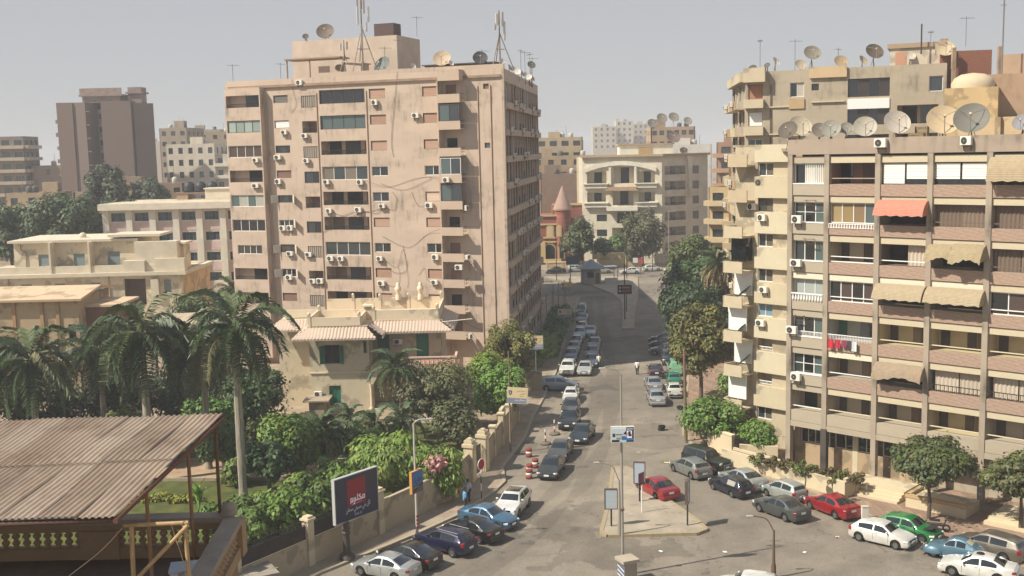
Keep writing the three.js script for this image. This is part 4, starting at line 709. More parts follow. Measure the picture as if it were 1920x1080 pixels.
gridBlock('far_apartment_block', 'tan two storey house with white balcony slabs in the trees', -102, 225, 0.05, 10.5, 8, 20.5, { mat: plasterOf('#b39c80'), band: plasterOf('#cdbca2'), cols: 3, minY: 8 });
gridBlock('far_apartment_block', 'cream house with a terrace parapet above the dark trees', -94, 240, 0, 14, 8, 20, { mat: plasterOf('#b7a283'), cols: 4, minY: 10 });
gridBlock('far_apartment_block', 'weathered grey block directly right of the brown tower', -109, 350, -0.1, 9, 14, 36, { mat: plasterOf('#a3927e'), cols: 3, minY: 12 });
gridBlock('far_apartment_block', 'grey block with roof clutter behind the white building', -103, 372, 0, 26, 12, 35, { mat: plasterOf('#a8977f'), cols: 7, minY: 12 });
gridBlock('far_white_block', 'white ornate apartment building with small arched windows', -92, 300, -0.06, 13.5, 12, 30.4, { mat: plasterOf('#ddd3c0'), cols: 5, minY: 9, wh: 1.6, ww: 1.2 });
gridBlock('far_white_block', 'pale balcony block joined to the white ornate building', -79, 300, -0.06, 9, 12, 27.5, { mat: plasterOf('#cfc6b4'), band: plasterOf('#e0d8c8'), cols: 3, minY: 9 });
gridBlock('far_apartment_block', 'cream topped block at the left edge of the tan tower', -83, 330, 0, 16, 12, 30, { mat: plasterOf('#c9b79a'), cols: 5, minY: 9, ww: 2.2, gl: glassGreen });
gridBlock('far_low_block', 'low brownish block in front of the brown tower', -90, 246, 0, 18, 8, 21.3, { mat: plasterOf('#967f6b'), cols: 6, minY: 9 });
// skyline far away
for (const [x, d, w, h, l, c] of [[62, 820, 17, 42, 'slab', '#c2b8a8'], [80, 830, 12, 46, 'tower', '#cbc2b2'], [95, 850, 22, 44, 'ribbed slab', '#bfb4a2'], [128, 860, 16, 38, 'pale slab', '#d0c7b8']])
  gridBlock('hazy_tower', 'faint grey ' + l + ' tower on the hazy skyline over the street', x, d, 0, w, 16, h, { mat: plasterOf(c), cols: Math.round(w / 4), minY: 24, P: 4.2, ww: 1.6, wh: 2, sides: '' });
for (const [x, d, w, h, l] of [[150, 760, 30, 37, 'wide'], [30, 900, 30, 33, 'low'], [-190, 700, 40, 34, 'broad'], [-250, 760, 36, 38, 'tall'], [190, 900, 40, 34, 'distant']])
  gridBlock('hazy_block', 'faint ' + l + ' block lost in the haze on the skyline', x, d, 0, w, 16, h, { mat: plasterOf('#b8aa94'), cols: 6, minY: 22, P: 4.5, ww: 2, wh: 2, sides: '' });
// ---- centre: cream apartment house at the end of the street
{
  const wall = M('#d8cfb8', { map: T.plaster }), trim = M('#dfd8c6', { map: T.plaster }), shade = M('#d8cfb8', { map: T.plaster }), inner = wall;
  const b = thing('street_end_house', 'cream five storey apartment house with a curved top loggia facing down the street', 'building', 17.0, 259);
  const F = new Face(b, 0, 0, -0.26), W = 18.4, H = 24.7;
  const holes = [[1.0, 5.6, 18.6, 21.4], [7.2, 12.0, 18.6, 22.4], [12.8, 16.8, 18.6, 21.4], [1.0, 5.4, 14.4, 16.6], [7.0, 11.8, 13.6, 17.0], [13.0, 16.8, 14.4, 16.6], [3.2, 5.6, 9.9, 11.5], [8.0, 12.0, 9.4, 12.0], [13.4, 15.6, 9.9, 11.5], [3.2, 5.6, 6.4, 8.0], [6.8, 12.6, 5.0, 8.4], [13.4, 16.8, 5.0, 8.0], [2, 6, 1, 3.6], [7.5, 12, 0.6, 3.6]];
  F.put('wall', holeWall(W, 0, H, holes), wall, 0, 0, 0);
  holes.forEach((q, i) => [6, 7, 8, 9].includes(i) ? win(F, ...q, { n: 2, gl: glassGrey, fm: brownFrame }) : loggia(F, ...q, { d: 1.8, mat: inner, doors: [[(q[1] - q[0]) * 0.3, (q[1] - q[0]) * 0.7, 0, q[3] - q[2] - 0.2, glassDark]] }));
  const arch = new THREE.Shape([[0.6, 21.2], [0.6, 22.2]].map(p => new THREE.Vector2(...p))); arch.quadraticCurveTo(8.9, 25.4, 17.2, 22.2); arch.lineTo(17.2, 21.2); arch.quadraticCurveTo(8.9, 24.4, 0.6, 21.2);
  F.put('arched_beam', new THREE.ExtrudeGeometry(arch, { depth: 0.5, bevelEnabled: false }), trim, 0, 0, 0.02);
  F.put('roof_cornice', bx(W + 0.8, 0.5, 1.2), M('#b29a78', { map: T.plaster }), W / 2, H, 0.2);
  for (const [s, w, y] of [[3.2, 5.4, 17.6], [14.9, 4.8, 17.6], [3.2, 5.4, 13.2], [14.9, 4.8, 13.2]]) F.put('balcony', [b3(w, 0.9, 0.9, 0, 0, 0.45), b3(w + 0.5, 0.2, 1.3, 0, 0.9, 0.6)], trim, s, y, 0);
  F.put('porch_roof', [b3(7.6, 0.35, 2.0, 0, 0, 1.0), b3(6.6, 0.5, 1.6, 0, 0.35, 0.8)], M('#a98f72', { map: T.plaster }), 9.4, 17.0, 0); F.put('balcony', bx(7.2, 1.0, 1.6), trim, 9.4, 12.4, 0.8); F.put('balcony', bx(8, 0.9, 1.2), trim, 9.6, 4.0, 0.6); F.put('balcony', bx(5, 0.8, 1.0), trim, 3.2, 4.6, 0.5);
  for (const s of [6.5, 12.4]) F.put('column', bx(0.5, 4, 0.5), trim, s, 18.4, 0.25);
  const S = new Face(b, 18.4 * Math.cos(-0.26), 18.4 * Math.sin(-0.26), 0.5), SL = 13.2, sh = [];
  for (let k = 0; k < 7; k++) { const y = 20.4 - 3.5 * k; if (y < 0.4) break; sh.push([0.8, 6.8, y, y + 2.0], [8.8, 10.6, y + 0.1, y + 1.9]); }
  S.put('wall', holeWall(SL, 0, H, sh), shade, 0, 0, 0);
  sh.forEach((q, i) => i % 2 ? shutterWin(S, ...q, M('#77706a')) : loggia(S, ...q, { d: 1.6, mat: shade, rail: 0.5, doors: [[0.8, 2.0, 0, 1.8, M('#b9b2a2')], [3, 4.4, 0, 1.9, glassDark]] }));
  S.put('roof_cornice', bx(SL + 0.6, 0.5, 1.0), M('#b29a78', { map: T.plaster }), SL / 2, H, 0.1);
  S.put('wall_fin', (() => { const s = new THREE.Shape([[0, 24.6], [1.6, 24.6], [0.9, 15]].map(p => new THREE.Vector2(...p))); return new THREE.ExtrudeGeometry(s, { depth: 0.5, bevelEnabled: false }); })(), trim, 6.9, 0, 0.02);
  part(b, 'roof_deck', slab([[0.1, 0.1], [17.7, -4.5], [29, 1.5], [26, 14], [0, 14]], 0.3), shade, 0, H - 0.2, 0);
  part(b, 'penthouse', bx(12.5, 2.6, 6), trim, 15.2, H, -6, 0); part(b, 'penthouse_roof', bx(13.2, 0.35, 6.6), M('#b39672', { map: T.plaster }), 15.2, H + 2.6, -6); part(b, 'penthouse_door', bx(3.2, 2.0, 0.1), M('#a98a5c'), 15.0, H, -2.95);
  part(b, 'wall', bx(14, H, 0.3), wall, 0.15, 0, -7, PI / 2); part(b, 'wall', bx(28, H, 0.3), wall, 13.5, 0, -14); part(b, 'wall', bx(9, H, 0.3), shade, 27.4, 0, -9.6, PI / 2);
}
gridBlock('far_apartment_block', 'cluttered cream block with roof dishes left of the street end house', 7.5, 310, 0, 13, 14, 30, { mat: plasterOf('#c3ae8c'), cols: 4, minY: 12, ww: 2 });
gridBlock('far_apartment_block', 'brown windowless block behind the red brick villa', 8, 285, 0.0, 14, 10, 20.5, { mat: plasterOf('#957b67'), cols: 1, minY: 19, sides: '' });
gridBlock('far_apartment_block', 'tan block with arched roof sheds behind the red brick villa', 6, 296, 0, 17, 10, 25, { mat: plasterOf('#b59d7e'), cols: 5, minY: 18, ww: 1.5 });
gridBlock('far_apartment_block', 'tan rooftop block crowned with satellite dishes behind the street end house', 42, 330, 0, 13, 12, 32.5, { mat: plasterOf('#b79c80'), cols: 6, minY: 18 });
gridBlock('far_white_block', 'bright white blank gable beside the street end house', 41.5, 284, 0, 10, 8, 27.2, { mat: plasterOf('#e8e2d6'), cols: 1, minY: 30, sides: '' });
gridBlock('far_apartment_block', 'reddish balcony block past the bright white gable', 44.6, 240, -0.25, 8, 12, 27.5, { mat: plasterOf('#a5836b'), band: plasterOf('#b79678'), cols: 2, minY: 3, ww: 2 });
gridBlock('far_apartment_block', 'yellowish low block with cluttered balconies behind the street palm', 35.0, 196, -0.5, 7, 12, 19.6, { mat: plasterOf('#c2a97c'), band: plasterOf('#cbb58e'), cols: 2, minY: 2, ww: 2 });
gridBlock('far_apartment_block', 'tall ochre balcony block rising beside the worn beige block', 31.5, 160, -0.3, 4.5, 12, 24.8, { mat: plasterOf('#b59f7a'), band: plasterOf('#c4b08c'), cols: 1, minY: 2, ww: 2.6 });
// ---- red brick villa with a pointed turret
{
  const red = M('#a2685a', { map: T.brick }), trim = M('#d8bd88', { map: T.plaster }), cone = M('#a98b7d', { map: T.plaster });
  const b = thing('red_brick_villa', 'red brick villa with cream trim and a pointed conical turret', 'building', 2, 258);
  const arch = (w, h) => { const s = new THREE.Shape(); s.moveTo(-w / 2, 0); s.lineTo(w / 2, 0); s.lineTo(w / 2, h - w / 2); s.absarc(0, h - w / 2, w / 2, 0, PI, false); s.lineTo(-w / 2, 0); return new THREE.ExtrudeGeometry(s, { depth: 0.14, bevelEnabled: false }); };
  part(b, 'wall', bx(9.4, 11.6, 8), red, 4.4, 0, -4); part(b, 'wall', bx(8, 13.6, 7), red, 12, 0, -7.5);
  const t = part(b, 'turret', new THREE.CylinderGeometry(1.9, 1.9, 13, 8).translate(0, 6.5, 0), red, 10.2, 0, -0.9); part(t, 'turret_roof', lathe([[2.3, 0], [2.1, 0.4], [1.1, 2.8], [0.5, 4.4], [0, 5.4]], 8), cone, 0, 13, 0); part(t, 'turret_trim', new THREE.CylinderGeometry(2.2, 2.2, 0.35, 8), trim, 0, 12.9, 0);
  for (const y of [11.3, 9.3, 6.2, 5.2]) part(b, 'trim_band', bx(9.6, 0.35, 0.3), trim, 4.4, y, 0.12);
  for (const [x, y, w, h] of [[7.2, 6.6, 1.3, 2.6], [9.2, 6.7, 0.8, 2.4], [7.0, 1.4, 2.4, 3.4], [9.7, 1.6, 1.0, 2.8], [4.6, 1.6, 1.2, 3]]) { part(b, 'window_surround', arch(w + 0.5, h + 0.35), trim, x, y - 0.1, 0.03 + (x > 8 ? 1.0 : 0)); part(b, 'window', arch(w, h), y > 5 ? M('#c9b68c') : dark, x, y, 0.08 + (x > 8 ? 1.0 : 0)); }
  part(b, 'cream_bay', bx(2.0, 5.0, 0.8), trim, 5.0, 0.6, 0.4); part(b, 'balustrade', bx(4, 0.9, 0.3), trim, 7.6, 0.6, 1.6); part(b, 'parapet', bx(8, 0.5, 0.4), trim, 12, 13.6, -4.0);
}
// ---- wall along the far street
{
  const w = M('#c6b48f', { map: T.plaster });
  const mk = (label, x, len, n, h) => { const b = thing('boundary_wall', label, 'wall', x, 249); part(b, 'wall', bx(len, h, 0.4), w, len / 2, 0, 0); part(b, 'coping', bx(len + 0.2, 0.2, 0.6), M('#d2c3a3'), len / 2, h, 0); for (let i = 0; i < n; i++) { const s = new THREE.Shape(); s.absellipse(0, 0, 1.2, 0.8, 0, PI, false); part(b, 'arched_panel', new THREE.ExtrudeGeometry(s, { depth: 0.12, bevelEnabled: false }), M('#a58f68'), len * (i + 0.5) / n, h - 1.4, 0.2); } for (let i = 0; i <= n; i++) part(b, 'pier', bx(0.5, h + 0.3, 0.55), w, len * i / n, 0, 0); };
  mk('cream boundary wall with arched panels at the far street', 19.5, 9.5, 3, 3.2); mk('low pale boundary wall in front of the red brick villa', 8, 10.5, 3, 1.4);
}

// ------------------------------------------------------------------ roof clutter: dishes, masts, aerials
const dishG = {};
function dish(label, x, h, d, r, col, yaw, tilt, baseY, o = {}) {
  const t = thing('satellite_dish', label, 'satellite dish', x, d, baseY, yaw, o.group), m = M(col, { map: T.peel, roughness: 0.7 });
  const g = dishG.p ??= (() => { const a = []; for (let i = 0; i <= 8; i++) { const q = i / 8; a.push([q, 0.24 * q * q]); } a.push([1.02, 0.255], [1.0, 0.225]); for (let i = 7; i >= 0; i--) { const q = i / 8; a.push([q, 0.24 * q * q - 0.025]); } const l = lathe(a, 24); l.rotateX(PI / 2); return l; })();
  const H = h - baseY;
  part(t, 'mast', bar([0, 0, -0.12 * r], [0, H, -0.12 * r], 0.05, 7), rustMetal);
  const b = part(t, 'reflector', g, m, 0, H, 0); b.scale.setScalar(r); b.rotation.x = -tilt;
  part(b, 'feed_arm', [bar([0, -0.95, 0.22], [0, -0.08, 0.72], 0.03, 5), bar([-0.7, 0.6, 0.2], [0, -0.05, 0.74], 0.015, 4), bar([0.7, 0.6, 0.2], [0, -0.05, 0.74], 0.015, 4)], greyMetal);
  part(b, 'feed_horn', mv(new THREE.CylinderGeometry(0.07, 0.09, 0.2, 8), 0, -0.05, 0.74, PI / 2), M('#c9b48e'));
  for (const s of [-1, 1]) part(t, 'stay', bar([s * r * 0.45, 0, -0.5 * r], [0, H * 0.75, -0.15 * r], 0.025, 5), rustMetal);
  return t;
}
[['dark mesh dish facing left at the corner of the brick banded block roof', 22.75, 27.95, 90.9, 0.8, '#5d5449', -0.5], ['large cream dish behind the dark corner dish', 24.0, 28.25, 92.2, 0.98, '#bdb39c', 0.3], ['brownish dish on the roof beam between cream dishes', 25.3, 27.9, 91, 0.68, '#7d7468', 0.1], ['grey dish next to the brownish dish on the roof', 26.0, 28.0, 90.2, 0.78, '#8c8a80', -0.2], ['small grey dish tucked beside the grey dish', 27.3, 28.0, 90.4, 0.56, '#8f8b7f', 0.1], ['weathered white dish over the first brick bay', 28.3, 28.05, 88.8, 0.9, '#a9a496', -0.1], ['pale blotched dish left of the cream giant dish', 30.3, 28.3, 87.4, 1.02, '#b3aba0', 0.1], ['giant cream dish above the white blinds', 33.4, 28.35, 86, 1.25, '#bda98a', -0.1], ['giant dark grey dish beside the cream giant', 35.0, 28.4, 84.6, 1.28, '#6f6d66', -0.35], ['grey dish at the end of the roof row', 38.8, 28.1, 84.5, 0.7, '#85858a', -0.6]].forEach(([l, x, h, d, r, c, y]) => dish(l, x, h, d, r, c, y - 0.15, 0.55, 26.4));
[['black mesh dish on the corner of the worn beige block', 28.2, 35.5, 129.3, 0.5, '#4b463f', -0.3], ['white oval dish turned aside on the worn beige roof', 30.6, 36.2, 128.4, 0.55, '#d5cfbf', 1.0], ['small dark dish beside the white oval dish', 29.7, 35.8, 128.6, 0.35, '#5a544b', -0.4], ['raised grey dish on a stalk over the worn beige roof', 34.4, 36.9, 127.2, 0.95, '#807a6c', 0.2], ['cream dish lying low behind the parapet', 33.4, 35.7, 128.2, 0.7, '#b8ad98', 0.4], ['brown dish high above the worn beige parapet', 41.0, 36.8, 126, 1.0, '#5f5246', 0.3], ['pale dish leaning behind the brown dish', 40.2, 36.0, 127.4, 0.64, '#c2b594', 0.9], ['upturned tan dish on the worn beige roof', 37.6, 35.9, 127, 0.78, '#a38f70', 0.2], ['cream dish on the white roof room', 47.2, 36.6, 121.6, 1.0, '#baab8e', 0], ['small white dish next to the white roof room', 44.0, 36.1, 123, 0.56, '#c9c3b6', 0.3]].forEach(([l, x, h, d, r, c, y]) => dish(l, x, h, d, r, c, y - 0.2, 0.6, 34.4));
[['large brown dish on the roof house of the tan tower', -23.6, 42.7, 148, 1.15, '#6e5f52', 0.1, 41.7], ['blue-grey dish on the tan tower parapet', -15.4, 37.7, 140.5, 1.15, '#6c7272', -0.5, 35.7], ['cream dish on the tan tower roof', -7.9, 38.1, 138, 1.1, '#b9a68c', 0.0, 35.7], ['black dish on the tan tower roof near the mast', -3.2, 37.9, 136, 0.9, '#3f3f42', 0.2, 35.7], ['small pale dish by the roof stair of the tan tower', -21.2, 37.6, 143, 0.6, '#a89478', 0.4, 35.7], ['tiny white dish near the roof shed of the tan tower', -11.4, 37.3, 137, 0.4, '#d8d4ca', 0.9, 35.7], ['tiny white dish in front of the cream dish', -6.7, 37.4, 135.4, 0.36, '#dad6cc', 0.9, 35.7], ['white dish at the street corner of the tan tower roof', -0.6, 37.3, 133, 0.4, '#d6d2c6', 0.9, 35.7], ['dark dish among the street side aerials', 3.4, 38.6, 158, 0.6, '#5b5650', 0.5, 35.7], ['small dark dish left of the large brown roof dish', -26.2, 42.2, 148, 0.42, '#5c5048', 0.2, 41.7]].forEach(([l, x, h, d, r, c, y, b]) => dish(l, x, h, d, r, c, y - 0.1, 0.55, b));
for (let i = 0; i < 7; i++) dish('small white dish in the row along the street edge of the tan tower roof', 0.3 + i * 0.55, 36.9, 138 + i * 3.7, 0.42, i % 3 ? '#d4d0c6' : '#a39d90', 1.2 - (i % 3) * 0.7, 0.4, 35.7, { group: 'small dishes along the tan tower roof edge' });
for (const [x, h, d, r, c, l] of [[42.5, 33.5, 331, 1.5, '#6f675d', 'dark dish'], [45.5, 35.0, 332, 1.6, '#77705f', 'raised dish'], [49, 35.2, 332, 1.6, '#7c7566', 'tall dish'], [53, 34.0, 331, 1.3, '#857c6c', 'end dish'], [38.5, 28.8, 262, 1.6, '#6a5c55', 'big brown dish'], [41.0, 25.6, 262, 1.0, '#8a6f5c', 'rusty dish']]) dish('far ' + l + ' on the roofs behind the street end house', x, h, d, r, c, 0.2, 0.6, h - 1.8 - (h > 35 ? 1 : 0));
function yagi(label, x, y, d, h, ry, group) { const t = thing('tv_aerial', label, 'aerial', x, d, y, ry, group); part(t, 'mast', bar([0, 0, 0], [0, h, 0], 0.035, 5), greyMetal); part(t, 'boom', bar([-0.7, h - 0.2, 0], [0.9, h - 0.2, 0], 0.025, 4), greyMetal); for (let i = 0; i < 5; i++) part(t, 'element', bar([-0.6 + i * 0.35, h - 0.2, -0.35 + i * 0.03], [-0.6 + i * 0.35, h - 0.2, 0.35 - i * 0.03], 0.015, 4), greyMetal); return t; }
[[-15, 35.7, 139, 4.2, 0.3], [-13.2, 35.7, 138, 5.0, 0.8], [-3.0, 35.7, 137, 3.4, 0.2], [1.8, 35.7, 145, 4.0, 1.2], [2.4, 35.7, 150, 4.2, 0.4], [3.2, 35.7, 157, 4.5, 2.0], [3.6, 35.7, 160, 4.2, 0.2], [-29.5, 35.4, 147, 3.5, 1.0], [-35.5, 35.4, 146, 3.4, 0.4], [-11.5, 41.7, 146, 2.6, 0.5]].forEach(([x, y, d, h, r]) => yagi('thin television aerial on the tan tower roof', x, y, d, h, r, 'aerials on the tan tower roof'));
[[29.4, 34.4, 131, 4.6, 1.4], [33.2, 34.4, 130, 4.4, 0.2], [37.6, 34.4, 128, 3.2, 0.9], [49.6, 36.9, 122, 3.2, 0.1], [58, 34.6, 113, 3.6, 0.3], [45.8, 36.9, 122, 1.8, 1.2]].forEach(([x, y, d, h, r]) => yagi('thin television aerial on the worn beige block roofs', x, y, d, h, r, 'aerials on the worn beige roofs'));
single('roof_mast', [bar([0, 0, 0], [0.05, 12, 0], 0.07, 6), bar([-0.3, 10.8, 0], [0.3, 10.8, 0], 0.03, 4)], M('#77716c'), 'tall bare pole rising over the red brick roof block', 'mast', 48.3, 110, 29);
single('roof_mast', bar([0, 0, 0], [0, 3.2, 0], 0.08, 6), M('#3b3633'), 'short dark post beside the white roof room', 'mast', 44.8, 122, 36.2);
function cellMast(label, x, d, y, h, spread, panels) {
  const t = thing('antenna_mast', label, 'antenna mast', x, d, y, 0.3), m = M('#8a7d72', { roughness: 0.6, metalness: 0.3 });
  part(t, 'pole', bar([0, 0, 0], [0, h, 0], 0.11, 8, 0.06), m);
  for (let i = 0; i < 3; i++) { const a = i * 2.1 + 0.4; part(t, 'strut', bar([Math.cos(a) * spread, 0, Math.sin(a) * spread], [0, h * 0.62, 0], 0.06, 6), m); part(t, 'strut_tie', bar([Math.cos(a) * spread * 0.45, h * 0.34, Math.sin(a) * spread * 0.45], [Math.cos(a + 2.1) * spread * 0.45, h * 0.34, Math.sin(a + 2.1) * spread * 0.45], 0.03, 5), m); }
  panels.forEach(([dx, dz, py, ph], i) => { const p = part(t, 'panel_antenna', new RoundedBoxGeometry(0.26, ph, 0.16, 2, 0.04), M(i % 2 ? '#cfcac0' : '#b5aca2', { roughness: 0.6 }), dx, py + ph / 2, dz); part(p, 'panel_bracket', bx(0.06, 0.06, 0.3), m, 0, 0, -0.16); });
  return t;
}
cellMast('tall telecom mast with panel antennas in front of the tower roof house', -17.9, 140.5, 36.5, 9.6, 2.0, [[0.3, 0.3, 7.6, 2.0], [-0.45, 0.1, 6.2, 2.2], [0.1, -0.35, 8.2, 1.8], [0.9, 0, 6.6, 1.9], [-0.1, 0.4, 3.0, 3.2], [0.55, 0.2, 5.4, 1.2], [-0.4, -0.3, 7.9, 1.6]]);
cellMast('telecom mast on a tripod at the street corner of the tower roof', -0.8, 134.6, 36.5, 6.9, 1.6, [[0.35, 0.2, 5.0, 1.7], [-0.35, 0.2, 5.1, 1.4], [0.05, -0.35, 5.2, 1.6], [0.6, 0.1, 3.4, 2.2], [-0.55, 0.1, 4.6, 0.8]]);
cellMast('short antenna stand on the tower roof beside the stair head', -20.4, 142, 36.5, 4.6, 1.0, [[0.35, 0.1, 3.4, 1.0], [-0.45, 0.1, 3.3, 0.9]]);

for (const [x, d, w, h, l] of [[31.6, 86.6, 1.1, 1.0, 'weathered wooden crate leaning among the roof dishes'], [32.3, 87.4, 0.9, 1.5, 'tall slatted crate behind the roof dishes'], [29.4, 88.6, 0.7, 0.5, 'low wooden box beside the blotched dish']]) { const t = thing('roof_crate', l, 'crate', x, d, 26.55, -0.6); for (let i = 0; i < 5; i++) part(t, 'slat', bx(w, h / 6, 0.04), M(i % 2 ? '#a88f6c' : '#96805f', { map: T.bark }), 0, 0.02 + i * h / 5, 0.3); for (const s of [-1, 1]) part(t, 'side', bx(0.05, h, 0.6), M('#9c8662', { map: T.bark }), s * w / 2, 0, 0); }

// ------------------------------------------------------------------ near terrace: balustrade, corrugated roof, bamboo
{
  const stone = M('#ab9070', { map: T.concrete }), cap = M('#a6988a', { map: T.concrete }), body = M('#a08a6f', { map: T.peel });
  const b = thing('terrace_house', 'brown stone roof terrace with a baluster parapet below the window', 'building', -7.2, 27.4);
  part(b, 'house_wall', bx(24, 16.7, 20), body, -12, 0, 10);
  part(b, 'terrace_floor', bx(23.8, 0.15, 19.8), M('#7a6b5c', { map: T.concrete }), -12, 16.7, 10);
  const bal = lathe([[0.09, 0], [0.09, 0.08], [0.05, 0.12], [0.105, 0.30], [0.1, 0.36], [0.045, 0.5], [0.1, 0.62], [0.105, 0.72], [0.05, 0.82], [0.09, 0.86], [0.09, 0.92]], 12);
  // far run, along x
  const run = (x0, d0, x1, d1, skip) => {
    const L = Math.hypot(x1 - x0, d1 - d0), a = Math.atan2(d1 - d0, x1 - x0), cx = (x0 + x1) / 2, cd = (d0 + d1) / 2;
    part(b, 'coping', bx(L, 0.14, 0.46), cap, cx, 17.78, -cd, a); part(b, 'plinth', bx(L, 0.3, 0.3), stone, cx, 16.86, -cd, a);
    part(b, 'frieze', bx(L, 0.2, 0.24), stone, cx, 17.58, -cd, a);
    const n = Math.round(L / 0.27); for (let i = 0; i < n; i++) { const t = (i + 0.5) / n; if (skip && skip(t * L)) continue; const m = part(b, 'baluster', bal, stone, x0 + (x1 - x0) * t, 17.14, -(d0 + (d1 - d0) * t)); m.scale.y = 0.49; }
  };
  run(-9, 0, -0.1, 0, s => s > 5.05 && s < 6.05); run(0.02, -0.3, 0.35, -6.5);
  part(b, 'pier', bx(1.0, 0.75, 0.36), stone, -3.45, 16.86, 0); part(b, 'pier', bx(0.42, 0.92, 0.42), stone, 0, 16.86, 0);
  part(b, 'pier_finial', lathe([[0.2, 0], [0.22, 0.06], [0.17, 0.1], [0.2, 0.2], [0.14, 0.3], [0.02, 0.34]], 12), cap, -0.15, 17.92, 0); part(b, 'pier_finial', lathe([[0.17, 0], [0.19, 0.06], [0.14, 0.1], [0.15, 0.16], [0.02, 0.2]], 12), cap, 0.0, 17.92, 4.4);
  part(b, 'pier', bx(0.42, 0.92, 0.6), stone, 0.2, 16.86, 4.4);
  // corrugated pergola roof in overlapping sheets
  const r = thing('corrugated_roof', 'rusty tan corrugated sheet roof on slim posts over the terrace', 'roof', -7.5, 27.9);
  const NR = [-0.65, 19.82, 6.2], FR = [0, 20.42, 0], dirX = new THREE.Vector3(-1, -0.012, 0.02);   // near right, far right
  const sheetW = 0.84, pitch = 0.135, sheet = (i, row, name) => {
    const nx = Math.round(sheetW / pitch) * 6, g = new THREE.PlaneGeometry(1, 1, nx, 6), p = g.attributes.position, t0 = row ? 0.46 : 0, t1 = row ? 1.0 : 0.52;
    for (let b2 = 0; b2 <= 6; b2++) for (let a = 0; a <= nx; a++) { const u = i * sheetW * 0.955 + a / nx * sheetW, t = t0 + (t1 - t0) * b2 / 6; const x = FR[0] + (NR[0] - FR[0]) * t - u, z = FR[2] + (NR[2] - FR[2]) * t; const y = FR[1] + (NR[1] - FR[1]) * t - u * 0.012 + 0.022 * Math.sin(u / pitch * 2 * PI) + (row ? 0 : 0.022) + (i % 2) * 0.008 - 0.02 * Math.sin(t * 9 + i); p.setXYZ(b2 * (nx + 1) + a, x, y, z); }
    const uv = g.attributes.uv; for (let k = 0; k < uv.count; k++) uv.setXY(k, i * 0.37 + uv.getX(k) * sheetW, row * 2.3 + uv.getY(k) * 3.3);
    g.computeVertexNormals(); return part(r, 'roof_sheet', g, [M('#a08c78', { map: T.tin, roughness: 0.75 }), M('#96826e', { map: T.tin, roughness: 0.75 }), M('#a99682', { map: T.tin, roughness: 0.75 })][(i * 7 + row * 3) % 3]);
  };
  for (let i = 0; i < 17; i++) for (const row of [1, 0]) sheet(i, row);
  part(r, 'patch_sheet', b3(0.9, 0.02, 0.7, -6.35, 20.13, 3.2, 0.1, 0.1, 0.01), M('#d9d2c6', { map: T.peel }));
  part(r, 'edge_beam', bar([0.02, 20.33, 0], [-0.63, 19.72, 6.2], 0.06, 6), M('#6a4636')); part(r, 'edge_beam', bar([-0.1, 20.26, 0.1], [-0.7, 19.66, 6.0], 0.04, 6), M('#b8a58a'));
  part(r, 'front_beam', bar([-0.63, 19.72, 6.1], [-12, 19.58, 6.3], 0.06, 6), M('#5b4334')); part(r, 'rear_beam', bar([0, 20.3, 0.1], [-12, 20.16, 0.3], 0.06, 6), M('#5b4334'));
  for (const z of [1.9, 3.8]) part(r, 'purlin', bar([-0.2 - z * 0.1, 20.28 - z * 0.1, z], [-12, 20.14 - z * 0.1, z], 0.05, 6), M('#5b4334'));
  for (const [x, z, top] of [[-0.12, 0.35, 20.25], [-0.35, 2.0, 20.05], [-0.62, 4.3, 19.85], [-6, 0.4, 20.1], [-5, 4.3, 19.8]]) part(r, 'post', bar([x, 16.85, z], [x, top, z], 0.045, 8), z === 4.3 || z > 1 ? M('#8a6b4c') : M('#6b5340'));
  // bamboo frame in front
  const f = thing('bamboo_frame', 'pale bamboo pole frame with a diagonal brace by the balustrade', 'frame', -7.35, 22.6);
  const bam = M('#c2a071', { map: T.bark, roughness: 0.7 }), Y = 19.35;
  part(f, 'crossbar', bar([-0.95, Y - 0.03, 0], [0.42, Y, 0], 0.045, 10), bam); part(f, 'upright', bar([-0.84, 16.85, 0.02], [-0.78, Y - 0.04, 0.02], 0.05, 10), bam); part(f, 'upright', bar([0.42, 16.85, 0.06], [0.36, Y - 0.04, 0.06], 0.045, 10), bam); part(f, 'brace', bar([-0.7, 18.2, 0.1], [0.44, Y - 0.02, 0.1], 0.045, 10), bam);
  for (const x of [-0.9, 0.36]) part(f, 'rope_tie', new THREE.TorusGeometry(0.07, 0.02, 6, 12), M('#7a6a55'), x, Y - 0.03, 0, 0.6);
  part(f, 'hanging_rope', tube([[-0.9, Y, 0], [-1.5, Y - 0.6, -0.1], [-2.3, Y - 1.2, 0], [-2.9, Y - 1.7, 0]], 0.012, 20, 5), M('#b79f7e')); part(f, 'hanging_rope', tube([[0.05, Y, 0], [0.1, Y - 0.3, -0.05], [0.25, Y - 0.8, 0], [0.35, Y - 1.4, 0]], 0.01, 16, 5), M('#b79f7e'));
  const w = thing('white_cabinet', 'white box lying under the bamboo frame on the terrace', 'box', -7.55, 24.6, 16.86, 0.2); part(w, 'case', new RoundedBoxGeometry(0.9, 0.75, 0.6, 2, 0.04), M('#c9cdd0', { roughness: 0.5 }), 0, 0.375, 0); part(w, 'lid', bx(0.94, 0.05, 0.64), M('#b9bfc4'), 0, 0.75, 0);
  // hut roof below, beside the garden wall
  const h = thing('wall_hut', 'low hut with a dusty concrete roof against the garden wall', 'hut', -17.6, 65.6); part(h, 'wall', bx(4.4, 1.5, 3.4), M('#8f8474', { map: T.peel }), 0, 0, 0, 0.95); part(h, 'roof', bx(4.8, 0.2, 3.8), M('#a1988a', { map: T.concrete }), 0, 1.5, 0, 0.5);
}

